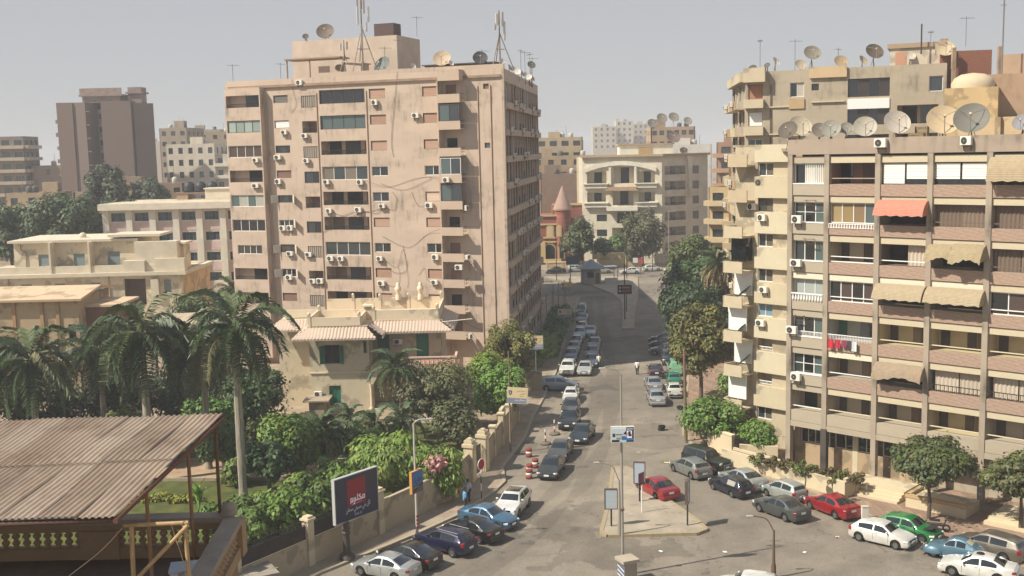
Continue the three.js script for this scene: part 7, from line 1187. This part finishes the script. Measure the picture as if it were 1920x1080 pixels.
{
  const bill = print(640, 400, (x, w, h) => {
    x.fillStyle = '#2e2f42'; x.fillRect(0, 0, w, h); x.strokeStyle = '#454660'; x.lineWidth = 2; for (const k of [0.55, 0.62]) { x.beginPath(); x.moveTo(0, h * k); x.lineTo(w, h * (k - 0.18)); x.stroke(); }
    x.fillStyle = '#8f1a24'; x.fillRect(w * 0.28, h * 0.1, w * 0.43, h * 0.6);
    // logo word in square pen strokes
    x.strokeStyle = '#e9e4e6'; x.lineWidth = 13; x.lineJoin = 'miter'; x.lineCap = 'butt';
    const P = pts => { x.beginPath(); pts.forEach(([a, b], i) => i ? x.lineTo(a, b) : x.moveTo(a, b)); x.stroke(); };
    P([[436, 238], [408, 238], [408, 212], [436, 212], [436, 238], [330, 238]]); P([[400, 238], [352, 205], [376, 194]]); P([[330, 238], [330, 182]]); P([[330, 238], [284, 238]]); P([[300, 238], [284, 238], [284, 264], [262, 264]]); P([[300, 240], [300, 216], [274, 216], [274, 240], [300, 240]]); P([[262, 238], [228, 238], [228, 212], [252, 212], [252, 252]]); P([[236, 238], [222, 256]]);
    x.lineWidth = 3; P([[236, 272], [400, 258]]);
    x.fillStyle = '#c9c9d2'; arabic(x, ['alif', 'madda', 'noon', 'sp', 'fa', 'yaEnd', 'sp', 'seen', 'ya', 'ta', 'yaEnd', 'sp', 'seen', 'ta', 'alifEnd', 'raZ', 'zay'], 520, 318, 14, 5.5);
    x.lineWidth = 5; x.strokeStyle = '#b9b9c4'; [[0, [[0, -20], [14, -16], [10, 0]]], [26, [[0, -20], [6, 0], [14, -20]]], [52, [[2, -20], [14, -10], [2, 0], [2, -8]]], [78, [[8, -20], [8, 0]]], [96, [[0, -18], [10, -20], [10, 0]]]].forEach(([o, q]) => P(q.map(([a, b]) => [276 + o + a, 376 + b])));
  });
  const t = thing('billboard', 'navy roadside billboard with a red square and white lettering', 'billboard', -10.8, 72.1, 0.13, 0.9);
  panelSign(t, 3.9, 3.0, 0.22, bill, 2.6, M('#a9a9a6'), M('#4b4c55'));
  const post = part(t, 'post', lathe([[0.55, 0], [0.5, 0.25], [0.24, 0.5], [0.22, 1.7], [0.3, 1.75], [0.3, 1.85], [0.22, 1.9], [0.22, 2.0], [0.3, 2.05], [0.3, 2.15], [0.22, 2.2], [0.22, 2.6]], 14), M('#4a4038', { roughness: 0.7 }), -1.0, 0, 0);
  part(t, 'rear_bracing', [b3(3.4, 0.12, 0.12, 0, 3.3, -0.25), b3(3.4, 0.12, 0.12, 0, 5.0, -0.25), b3(0.15, 2.4, 0.15, -1.0, 2.9, -0.25)], rustMetal);
}
function lampPost(name, label, x, d, h, o = {}) {
  const t = thing(name, label, 'lamp post', x, d, o.base ?? 0.13, o.ry ?? 0, o.group), m = o.mat ?? M('#9c968b', { roughness: 0.6, metalness: 0.3 });
  part(t, 'pole', lathe([[0.16, 0], [0.15, 0.8], [0.1, 1.0], [0.06, h]], 10), m);
  for (const [dx, dy] of o.arms ?? [[0.9, 0.35]]) { part(t, 'arm', tube([[0, h - 0.05, 0], [dx * 0.4, h + dy * 0.8, 0], [dx, h + dy, 0]], 0.04, 8, 6), m); part(t, 'lamp_head', new RoundedBoxGeometry(0.42, 0.1, 0.18, 2, 0.04), M('#a5a196'), dx + Math.sign(dx) * 0.25, h + dy, 0); }
  return t;
}
{
  // ad pole by the garden wall
  const ad = print(256, 320, (x, w, h) => { x.fillStyle = '#3d6da8'; x.fillRect(0, 0, w, h * 0.6); x.fillStyle = '#5b5560'; x.fillRect(0, h * 0.6, w, h * 0.4); x.fillStyle = '#24406e'; arabic(x, ['alif', 'fa', 'alifEnd', 'noon', 'alif'], 220, 150, 30, 16); x.fillStyle = '#2f2d3a'; x.beginPath(); x.moveTo(0, h * 0.85); x.lineTo(w, h * 0.55); x.lineTo(w, h * 0.68); x.lineTo(0, h * 0.98); x.fill(); x.fillStyle = '#8d8790'; x.fillRect(20, h * 0.72, w * 0.6, 10); });
  const t = lampPost('advert_lamp_post', 'lamp post with a blue advert box and red lettering on its shaft', -6.9, 73.6, 8.6, { arms: [[0.8, 0.25]], mat: M('#b8b1a4', { roughness: 0.6 }) });
  const s = new THREE.Group(); const ry = 1.0;
  part(t, 'advert_panel', new THREE.PlaneGeometry(1.15, 1.5), ad, 0.05 + 0.13 * Math.sin(ry) + 0.02, 4.55, 0.13 * Math.cos(ry) + 0.12, ry); part(t, 'advert_box', bx(1.2, 1.55, 0.22), M('#c58f4a', { roughness: 0.5 }), 0.05, 3.78, 0.12, ry);
  for (let i = 0; i < 4; i++) part(t, 'red_letter', [b3(0.13, 0.14, 0.02, 0, 0, 0), b3(0.05, 0.2, 0.02, 0.05, -0.03, 0.003)], M('#b03038'), 0.04, 2.0 - i * 0.26, 0.125, 0.35);
  // tall pole with the picture sign, on the column box
  const pic = print(384, 288, (x, w, h) => { x.fillStyle = '#b9ccd0'; x.fillRect(0, 0, w, h); x.fillStyle = '#dfe3e4'; x.fillRect(0, 0, w, 30); x.fillStyle = '#cfc8d6'; x.fillRect(150, 60, 120, 70); x.fillStyle = '#6d6a52'; x.fillRect(70, 130, 120, 24); x.fillStyle = '#3c3442'; x.fillRect(12, 120, 50, 70); x.fillStyle = '#c5b79a'; x.fillRect(70, 160, 150, 30); x.fillStyle = '#2a6aa6'; x.fillRect(170, 175, 100, 75); x.fillStyle = '#8b7f93'; x.fillRect(80, 200, 80, 40); x.fillStyle = '#1c2230'; x.fillRect(0, 245, w * 0.35, 43); x.fillStyle = '#12233f'; x.fillRect(255, 0, 129, h); x.beginPath(); x.moveTo(255, 60); x.lineTo(200, 130); x.lineTo(255, 150); x.fill(); x.fillStyle = '#cfe0ee'; x.fillRect(272, 22, 26, 24); x.fillRect(306, 22, 30, 20); x.fillRect(344, 22, 24, 22); x.fillStyle = '#efe9ee'; x.fillRect(262, 64, 92, 150); x.fillStyle = '#b98a86'; x.fillRect(272, 100, 40, 70); x.fillStyle = '#2b1a1c'; x.fillRect(292, 78, 40, 60); x.fillRect(300, 130, 46, 50); x.fillStyle = '#2f6ea8'; x.fillRect(255, 220, 129, 40); });
  const p = lampPost('picture_sign_pole', 'tall grey pole carrying a small picture advert above the junction', 6.62, 67.6, 13.0, { base: 0.0, arms: [[-0.9, 0.4]] });
  const bxs = part(p, 'picture_box', bx(1.45, 1.0, 0.26), M('#c6c2b6'), 0.05, 8.75, 0.22); part(p, 'picture_panel', new THREE.PlaneGeometry(1.36, 0.92), pic, 0.05, 9.25, 0.356);
  part(p, 'clamp', bx(0.25, 0.12, 0.3), rustMetal, 0, 4.3, 0.05);
  const low = lampPost('broken_lamp_arm', 'low rusty pole with a slanting arm on the island tip', 7.12, 74.6, 3.9, { base: 0.18, arms: [[-1.3, 1.3]], mat: M('#8f8577', { roughness: 0.7 }) });
  // column box at its foot
  const c = thing('advert_column', 'low cream advert column with a striped poster at the foot of the tall pole', 'advert column', 6.8, 66.6); part(c, 'body', bx(0.9, 1.35, 0.9), M('#a59a88', { map: T.plaster }), 0, 0, 0, 0.4); part(c, 'cap', bx(1.15, 0.2, 1.15), M('#b3a792', { map: T.plaster }), 0, 1.35, 0, 0.4);
  part(c, 'poster', new THREE.PlaneGeometry(0.84, 1.2), print(128, 192, (x, w, h) => { x.fillStyle = '#5d6473'; x.fillRect(0, 0, w, h); x.strokeStyle = '#dcdce4'; x.lineWidth = 14; for (let i = 0; i < 5; i++) { x.beginPath(); x.moveTo(0, 40 + i * 44); x.lineTo(w, 10 + i * 44 + 60); x.stroke(); } }), -0.456 * Math.cos(0.4), 0.68, 0.456 * Math.sin(0.4), 0.4 - PI / 2);
  // lightbox signs on the island
  const lb = (label, x, d, ry, w, h, y, img) => { const t2 = thing('street_lightbox', label, 'sign', x, d, 0.18, ry); part(t2, 'post', bx(0.12, y, 0.1), M('#2c2421', { roughness: 0.6 }), 0, 0, 0); panelSign(t2, w, h, 0.16, img, y, M('#5a4a42', { roughness: 0.6 })); return t2; };
  const bl = print(96, 144, (x, w, h) => { x.fillStyle = '#aeb8bd'; x.fillRect(0, 0, w, h); x.strokeStyle = '#bcc5c9'; x.lineWidth = 2; for (let i = 1; i < 4; i++) { x.beginPath(); x.moveTo(0, i * 36); x.lineTo(w, i * 36); x.stroke(); } });
  const bl2 = print(96, 160, (x, w, h) => { x.fillStyle = '#a9b2bd'; x.fillRect(0, 0, w, h); x.fillStyle = '#4a1c2a'; x.beginPath(); x.moveTo(w * 0.4, h); x.lineTo(w * 0.4, h * 0.55); x.lineTo(w * 0.95, h * 0.42); x.lineTo(w * 0.95, h); x.fill(); });
  lb('blank pale lightbox sign on a dark post at the island edge', 6.7, 76.4, -0.06, 0.85, 1.4, 1.3, bl); lb('lightbox sign with a torn dark poster beside the red sedan', 9.35, 81.8, -0.2, 0.8, 1.6, 1.45, bl2); lb('lightbox sign seen edge-on at the right of the island', 12.1, 76.2, 1.25, 0.85, 1.55, 1.7, bl);
  const wp = thing('white_post', 'bare white sign post with a small black plate on the island', 'post', 9.22, 79.2, 0.18); part(wp, 'pole', bar([0, 0, 0], [0, 2.2, 0], 0.045, 8), white); part(wp, 'plate', b3(0.45, 0.14, 0.04, 0.02, 2.15, 0.04, 0, 0, 0.35), blackMetal);
  // board on the left pavement
  const brd = print(200, 150, (x, w, h) => { x.fillStyle = '#d9c49a'; x.fillRect(0, 0, w, h * 0.66); x.fillStyle = '#7d8594'; x.fillRect(0, h * 0.66, w, h * 0.34); x.fillStyle = '#4b5052'; x.beginPath(); x.moveTo(14, 24); x.lineTo(50, 24); x.lineTo(48, 60); x.lineTo(32, 74); x.lineTo(16, 60); x.fill(); x.fillStyle = '#b7b9b2'; x.fillRect(26, 34, 10, 26); x.fillStyle = '#a3824f'; x.strokeStyle = '#a3824f'; arabic(x, ['seen', 'ya', 'ta', 'alifEnd', 'sp', 'fa', 'ya', 'noon'], 185, 30, 6.5, 3.5); arabic(x, ['alif', 'fa', 'ya', 'seen', 'raZ'], 185, 56, 6.5, 3.5); arabic(x, ['ta', 'ya', 'seen', 'alifEnd'], 170, 80, 6, 3.2); x.fillStyle = '#c9ced8'; arabic(x, ['seen', 'ya', 'fa', 'ta', 'alifEnd', 'noon', 'sp', 'ya', 'seen', 'raZ'], 190, 122, 6.5, 3.5); });
  const sb = thing('notice_board', 'cream notice board with a crest on a tall brown pole by the creeper', 'sign', -0.45, 96.7, 0.13, -0.1); part(sb, 'pole', lathe([[0.1, 0], [0.09, 3], [0.05, 9.2]], 8), M('#7a6a56')); { const g2 = new THREE.Group(); } part(sb, 'board', bx(1.85, 1.45, 0.1), M('#cbbd9c'), 0.68, 4.45, 0.12, 0).rotation.z = -0.06; part(sb, 'board_print', new THREE.PlaneGeometry(1.72, 1.34), brd, 0.68, 5.17, 0.176).rotation.z = -0.06;
  const s2 = (label, x, d, y, w, h, img, ph) => { const t3 = thing('notice_board', label, 'sign', x, d, 0.13, -0.05); part(t3, 'pole', bar([0, 0, 0], [0, ph, 0], 0.06, 7), greyMetal); part(t3, 'board', bx(w, h, 0.1), M('#a7a79f'), 0.1, y, 0.1); part(t3, 'board_print', new THREE.PlaneGeometry(w * 0.94, h * 0.92), img, 0.1, y + h / 2, 0.155); };
  s2('cream notice board among the corner tree leaves', 2.6, 128, 3.6, 1.6, 1.6, brd, 3.9); s2('grey and blue notice board in the shaded planted strip', 7.5, 160, 2.3, 2.1, 1.35, brd, 2.6); s2('pale notice board deeper in the shaded strip', 9.3, 190, 2.6, 1.9, 1.3, brd, 3.0);
  // dark shop sign on the far island
  const dk = print(200, 120, (x, w, h) => { x.fillStyle = '#24262a'; x.fillRect(0, 0, w, h); x.fillStyle = '#b98a5c'; x.fillRect(56, 22, 120, 22); x.fillStyle = '#9a4a44'; x.fillRect(56, 60, 124, 36); x.fillStyle = '#c9c9c4'; x.beginPath(); x.arc(30, 34, 13, 0, 7); x.arc(30, 78, 13, 0, 7); x.fill(); });
  const fs = thing('island_sign', 'dark sign board with red and orange lines on the shaded island', 'sign', 17.6, 172, 0.18, -0.05); part(fs, 'pole', bar([0, 0, 0], [0, 10, 0], 0.1, 8, 0.06), blackMetal); panelSign(fs, 2.1, 1.35, 0.2, dk, 4.0, blackMetal); 
  const ss = thing('island_sign', 'small square sign on a thin pole behind the dark sign board', 'sign', 18.7, 180, 0.18); part(ss, 'pole', bar([0, 0, 0], [0, 4.2, 0], 0.07, 6), blackMetal); part(ss, 'plate', bx(0.9, 0.9, 0.08), M('#b4b4ae'), 0, 3.6, 0.08);
  const rs = thing('round_sign', 'round red and white sign by the far crossing', 'sign', 26.8, 229, 0.18); part(rs, 'pole', bar([0, 0, 0], [0, 3.6, 0], 0.06, 6), greyMetal); part(rs, 'plate', mv(new THREE.CylinderGeometry(0.55, 0.55, 0.06, 16), 0, 3.3, 0.08, PI / 2), M('#b3434c')); part(rs, 'white_plate', bx(1.0, 1.0, 0.06), M('#d8d8d4'), -1.1, 2.9, 0.08);
  const nz = thing('no_entry_sign', 'round red sign on a striped black and white post by the pedestrians', 'sign', -2.74, 83.5, 0.13, 0.95); for (let i = 0; i < 4; i++) part(nz, i % 2 ? 'white_band' : 'black_band', lathe([[0.04, 0], [0.04, 0.62]], 8), i % 2 ? white : blackMetal, 0, i * 0.62, 0); part(nz, 'disc', mv(new THREE.CylinderGeometry(0.42, 0.42, 0.03, 20), 0, 2.75, 0.05, PI / 2), M('#a8242c')); part(nz, 'disc_rim', new THREE.TorusGeometry(0.42, 0.03, 6, 20), white, 0, 2.75, 0.05);
  // poles and lamps
  const wpole = thing('wooden_pole', 'tall wooden utility pole leaning slightly by the round bright tree', 'pole', 15.6, 99, 0.13); part(wpole, 'pole', bar([0, 0, 0], [-0.15, 8.6, 0.1], 0.17, 10, 0.11), M('#8d7354', { map: T.bark })); part(wpole, 'crossarm', bx(0.9, 0.1, 0.1), M('#75604a'), -0.14, 8.0, 0.08);
  lampPost('rusty_lamp_post', 'short rusty lamp post with a slanting arm on the near island side', 15.95, 66.6, 3.1, { base: 0, arms: [[-1.25, 0.95]], mat: rustMetal }); 
  lampPost('street_lamp', 'slim street lamp in front of the shaded tower side', 3.9, 150, 8.6, { arms: [[1.2, 0.3]], mat: M('#a08a70') });
  lampPost('street_lamp', 'tall grey street lamp in front of the street end house', 34.2, 240, 12.5, { arms: [[0.9, 0.3]] });
  lampPost('street_lamp', 'slim street lamp beside the far boundary wall', 18.3, 246, 10.5, { arms: [[-0.8, 0.3]] });
  for (const [x, d, h, l] of [[9.2, 226, 9, 'dark pole by the red brick villa'], [11.4, 214, 10.5, 'dark pole left of the kiosk'], [14.2, 219, 6.8, 'dark pole beside the kiosk'], [23.6, 226, 9.4, 'dark pole right of the kiosk'], [30.4, 238, 6, 'thin pole at the far kerb']]) { const t5 = thing('dark_pole', l, 'pole', x, d, 0.13); part(t5, 'pole', bar([0, 0, 0], [0, h, 0], 0.09, 7, 0.06), blackMetal); part(t5, 'finial', new THREE.SphereGeometry(0.16, 8, 6), blackMetal, 0, h, 0); if (d === 214) part(t5, 'plate', bx(2.4, 1.6, 0.12), M('#4d5a63'), 0.4, 4.4, 0.1); }
  for (let i = 0; i < 8; i++) { const t6 = thing('strip_post', 'pale fence post in the shaded planted strip', 'post', 5.5 + (i % 4) * 1.1 + (i > 3 ? 1.6 : 0), 178 + (i % 4) * 3 + (i > 3 ? 12 : 0), 0.13, 0, 'fence posts in the shaded strip'); part(t6, 'pole', bar([0, 0, 0], [0, 3.4, 0], 0.09, 6), M('#8e8c88')); part(t6, 'cap', new THREE.SphereGeometry(0.12, 8, 6), M('#8e8c88'), 0, 3.45, 0); }
}
// ------------------------------------------------------------------ kiosk
{
  const k = thing('traffic_kiosk', 'grey octagonal kiosk with a pointed roof on the far island', 'kiosk', 15.8, 220, 0.18, 0.2);
  part(k, 'wall', new THREE.CylinderGeometry(2.1, 2.1, 3.0, 8).translate(0, 1.5, 0), M('#a3a29c', { map: T.plaster })); part(k, 'roof', lathe([[3.0, 0], [2.9, 0.15], [1.2, 1.0], [0.3, 1.7], [0, 1.8]], 8), M('#7c8288', { roughness: 0.6 }), 0, 3.0, 0); part(k, 'canopy', b3(3.6, 0.15, 3, 3.6, 3.0, 0), M('#8e9296'));
  for (const z of [-1.3, 1.3]) part(k, 'canopy_post', bar([5.2, 0, z], [5.2, 3.0, z], 0.07, 6), greyMetal); part(k, 'window', bx(1.2, 1.1, 0.08), glassDark, -0.6, 1.3, 2.0, -0.3); part(k, 'door', bx(0.9, 2.1, 0.08), M('#5d4f48'), 0.9, 0, 1.85, 0.4); part(k, 'bench', bx(2.4, 1.0, 0.6), M('#b5b3ab'), 3.6, 0, 1.8);
}
// ------------------------------------------------------------------ barrels, bollards, tyres, litter
[[1.16, 95.4, 'beside the bollards'], [1.65, 92.0, 'touching the dark grey sedan'], [1.12, 90.4, 'between two other barrels'], [1.05, 88.9, 'at the near end of the barrel row']].forEach(([x, d, l]) => { const b = thing('striped_barrel', 'red and white striped concrete barrel ' + l, 'barrel', x, d, 0.005); b.scale.setScalar(0.78); for (let i = 0; i < 3; i++) part(b, i % 2 ? 'white_band' : 'red_band', lathe([[0, 0.34 * i], [0.33, 0.34 * i], [0.35, 0.34 * i + 0.17], [0.33, 0.34 * i + 0.34], [0, 0.34 * i + 0.34]], 16), i % 2 ? M('#d8d3ca', { map: T.peel }) : M('#8a3835', { map: T.peel })); });
[[3.73, 102.9, 'by the dark off-roader'], [2.76, 99.5, 'by the dusty grey sedan']].forEach(([x, d, l]) => { const b = thing('base_bollard', 'striped bollard standing in a round concrete base ' + l, 'bollard', x, d, 0.005); part(b, 'base', lathe([[0, 0], [0.5, 0], [0.5, 0.16], [0.3, 0.24], [0, 0.24]], 16), M('#6d6256')); for (let i = 0; i < 4; i++) part(b, i % 2 ? 'white_band' : 'red_band', lathe([[0.07, 0.24 + i * 0.3], [0.07, 0.54 + i * 0.3]], 8), i % 2 ? white : M('#8a3a34')); });
{ const ty = mv(wheelG.tyre, 0, 0, 0, PI / 2); ty.scale(0.34, 0.24, 0.34); const a = thing('tyre_stack', 'stack of two old tyres in the middle of the road', 'tyres', 13.97, 103.6, 0.005); part(a, 'tyre', ty, tyreM, 0, 0.12, 0); part(a, 'tyre', ty, tyreM, 0.05, 0.36, 0.02); const b = thing('tyre_obstacle', 'single old tyre lying by the wooden pole', 'tyre', 17.0, 111.8, 0.14); part(b, 'tyre', ty, tyreM, 0, 0.12, 0); part(b, 'plug', bx(0.3, 0.1, 0.3), M('#4b443c'), 0, 0.02, 0);
  const lr = rng(8); [[10.9, 96.0, 'crumpled pale paper lying in the road by the silver-grey hatchback'], [12.9, 92.6, 'flat yellowish carton lying in the road'], [13.8, 71.2, 'white paper scrap lying on the asphalt right of the island'], [9.6, 71.6, 'tiny white scrap lying on the asphalt below the island'], [19.0, 70.8, 'pale scrap lying near the white hatchback'], [22.0, 73.6, 'long pale paper lying near the red sedan']].forEach(([x, d, l]) => { const w = 0.22 + 0.25 * lr(); const g = new THREE.PlaneGeometry(w, w * 0.7, 4, 3); const p = g.attributes.position; for (let i = 0; i < p.count; i++) p.setZ(i, 0.05 * lr()); g.rotateX(-PI / 2); g.computeVertexNormals(); single('paper_scrap', g, M(l.includes('yellow') ? '#d9c98a' : '#dcd8cc'), l, 'litter', x, d, 0.02, lr() * 6); }); }
{ const up = thing('upright_white_board', 'small white utility box on the pavement by the green hatchback', 'box', 24.9, 76.8, 0.13); part(up, 'case', bx(0.45, 0.9, 0.3), M('#d6d0c2')); part(up, 'lid', bx(0.5, 0.06, 0.35), M('#bdb6a6'), 0, 0.9, 0);
  const mb = thing('motor_scooter', 'dark motor scooter standing behind the green hatchback', 'scooter', 29.0, 74.0, 0.13, -0.5); part(mb, 'frame', [bar([-0.5, 0.45, 0], [0.5, 0.5, 0], 0.12, 8), bar([0.45, 0.4, 0], [0.62, 1.0, 0], 0.05, 6)], blackMetal); part(mb, 'seat', new RoundedBoxGeometry(0.7, 0.14, 0.26, 2, 0.05), dark, -0.15, 0.78, 0); part(mb, 'handlebar', bar([0.6, 1.0, -0.3], [0.6, 1.0, 0.3], 0.025, 5), greyMetal); for (const x of [-0.58, 0.62]) { const w = part(mb, 'wheel', wheelG.tyre, tyreM, x, 0.28, 0); w.scale.set(0.28, 0.28, 0.12); } }
// ------------------------------------------------------------------ people
function sdfMesh(size, off, res, sd) {
  const mc = new MarchingCubes(res, new THREE.MeshBasicMaterial(), false, false, 60000); mc.isolation = 0; const f = mc.field; let k = 0;
  for (let z = 0; z < res; z++) for (let y = 0; y < res; y++) for (let x = 0; x < res; x++) f[k++] = -sd((x / (res / 2) - 1) * size + off[0], (y / (res / 2) - 1) * size + off[1], (z / (res / 2) - 1) * size + off[2]);
  mc.update(); const n = mc.count, p = new Float32Array(n * 3), q = new Float32Array(n * 3);
  for (let i = 0; i < n * 3; i++) { p[i] = mc.positionArray[i] * size + off[i % 3]; q[i] = mc.normalArray[i]; }
  const g = new THREE.BufferGeometry(); g.setAttribute('position', new THREE.BufferAttribute(p, 3)); g.computeVertexNormals(); const m = mergeVertices(g, 1e-4); m.computeVertexNormals(); return m.toNonIndexed();
}
function capsule(P, a, b, ra, rb) { const ab = [b[0] - a[0], b[1] - a[1], b[2] - a[2]], ap = [P[0] - a[0], P[1] - a[1], P[2] - a[2]]; const t = Math.max(0, Math.min(1, (ap[0] * ab[0] + ap[1] * ab[1] + ap[2] * ab[2]) / (ab[0] ** 2 + ab[1] ** 2 + ab[2] ** 2))); return Math.hypot(ap[0] - ab[0] * t, ap[1] - ab[1] * t, ap[2] - ab[2] * t) - (ra + (rb - ra) * t); }
const smin = (a, b, k) => { const h = Math.max(0, Math.min(1, 0.5 + 0.5 * (b - a) / k)); return b + (a - b) * h - k * h * (1 - h); };
function person(label, x, d, ry, shirt, trouser, o = {}) {
  const st = o.step ?? 0.16, by = o.base ?? 0.01, sc = o.h ? o.h / 1.75 : 1;
  const J = { hip: [0, 0.95, 0], chest: [0, 1.32, 0.02], neck: [0, 1.47, 0.01], head: [0, 1.63, 0.03], kL: [0.11, 0.5, st * 0.7], aL: [0.11, 0.08, st * 0.6 - 0.05], tL: [0.12, 0.04, st * 0.6 + 0.13], kR: [-0.11, 0.5, -st * 0.15], aR: [-0.11, 0.08, -st], tR: [-0.12, 0.04, -st + 0.16], sL: [0.19, 1.42, 0], eL: [0.25, 1.14, -0.07], wL: [0.24, 0.9, 0.06], sR: [-0.19, 1.42, 0], eR: [-0.25, 1.14, 0.02], wR: [-0.23, 0.92, 0.14] };
  const B = (list, k) => (px, py, pz) => { let v = 9; for (const [a, b, ra, rb] of list) v = smin(v, capsule([px, py, pz], a, b, ra, rb), k); return v; };
  const hipL = [0.1, 0.92, 0], hipR = [-0.1, 0.92, 0];
  const fingers = []; for (const s of ['L', 'R']) { const w = J['w' + s], q = s === 'L' ? 1 : -1; fingers.push([w, [w[0], w[1] - 0.07, w[2] + 0.01], 0.026, 0.03]); for (let i = 0; i < 4; i++) fingers.push([[w[0], w[1] - 0.08, w[2] - 0.02 + i * 0.02], [w[0] - q * 0.015, w[1] - 0.155 + Math.abs(i - 1.5) * 0.01, w[2] - 0.015 + i * 0.022], 0.01, 0.008]); fingers.push([[w[0], w[1] - 0.03, w[2] + 0.03], [w[0] - q * 0.02, w[1] - 0.1, w[2] + 0.055], 0.011, 0.009]); }
  const body = B([[J.hip, J.chest, 0.135, 0.15], [J.chest, J.neck, 0.12, 0.055], [J.neck, J.head, 0.055, 0.07], [[0, 1.66, 0.01], [0, 1.6, 0.05], 0.1, 0.07], [[0, 1.63, 0.11], [0, 1.61, 0.13], 0.016, 0.014], [[0.1, 1.63, 0.01], [0.1, 1.6, 0.01], 0.018, 0.012], [[-0.1, 1.63, 0.01], [-0.1, 1.6, 0.01], 0.018, 0.012], [hipL, J.kL, 0.095, 0.058], [J.kL, J.aL, 0.058, 0.036], [J.aL, J.tL, 0.04, 0.034], [hipR, J.kR, 0.095, 0.058], [J.kR, J.aR, 0.058, 0.036], [J.aR, J.tR, 0.04, 0.034], [J.chest, J.sL, 0.1, 0.06], [J.sL, J.eL, 0.055, 0.042], [J.eL, J.wL, 0.042, 0.028], [J.chest, J.sR, 0.1, 0.06], [J.sR, J.eR, 0.055, 0.042], [J.eR, J.wR, 0.042, 0.028], ...fingers], 0.025);
  const shirtF = B([[[0, 0.9, 0], J.chest, 0.165, 0.17], [J.chest, [0, 1.45, 0], 0.14, 0.08], [J.chest, J.sL, 0.11, 0.08], [J.sL, [0.245, 1.17, -0.06], 0.078, 0.066], [J.chest, J.sR, 0.11, 0.08], [J.sR, [-0.245, 1.17, 0.01], 0.078, 0.066]], 0.04);
  const trF = B([[hipL, J.kL, 0.115, 0.08], [J.kL, [J.aL[0], 0.12, J.aL[2]], 0.08, 0.062], [hipR, J.kR, 0.115, 0.08], [J.kR, [J.aR[0], 0.12, J.aR[2]], 0.08, 0.062], [hipL, hipR, 0.13, 0.13]], 0.03);
  const hairF = B([[[0, 1.69, -0.02], [0, 1.66, -0.05], 0.1, 0.085]], 0.02);
  const t = thing('person', label, 'person', x, d, by, ry); t.scale.setScalar(sc);
  const S = 0.95, off = [0, 0.9, 0], c = (n, F, m, res = 56, s2 = S, o2 = off) => part(t, n, sdfMesh(s2, o2, res, F), m);
  c('body', body, M('#8a5f47', { roughness: 0.7 }), 72); c('shirt', shirtF, M(shirt), 40, 0.5, [0, 1.2, 0]); c('trousers', trF, M(trouser), 48, 0.6, [0, 0.52, 0]); c('hair', hairF, M('#17120f'), 24, 0.2, [0, 1.66, -0.02]);
  for (const s of ['L', 'R']) part(t, 'shoe', mv(new RoundedBoxGeometry(0.11, 0.1, 0.28, 2, 0.04), J['a' + s][0], 0.05, J['a' + s][2] + 0.07), M('#1d1916'));
  return t;
}
person('person in a cream shirt and dark trousers walking beside the shaded cars', 10.5, 134.4, PI * 0.05, '#e3dfcf', '#2a2624', { h: 1.75 });
person('person in a white shirt and dark trousers crossing the open road', 14.7, 130, PI * 0.9, '#e0dcd4', '#23201f', { h: 1.72, step: 0.08 });
person('person in a pale shirt and dark trousers standing on the shaded pavement', -3.75, 82.9, PI * 0.85, '#aeb4bd', '#22252f', { h: 1.75, base: 0.14, step: 0.05 });
person('person in a light blue shirt behind the light blue sedan', -3.9, 80.7, PI * 0.6, '#5f93b8', '#2b2f3a', { h: 1.7, base: 0.14, step: 0.1 });

renderer.render(scene, camera);
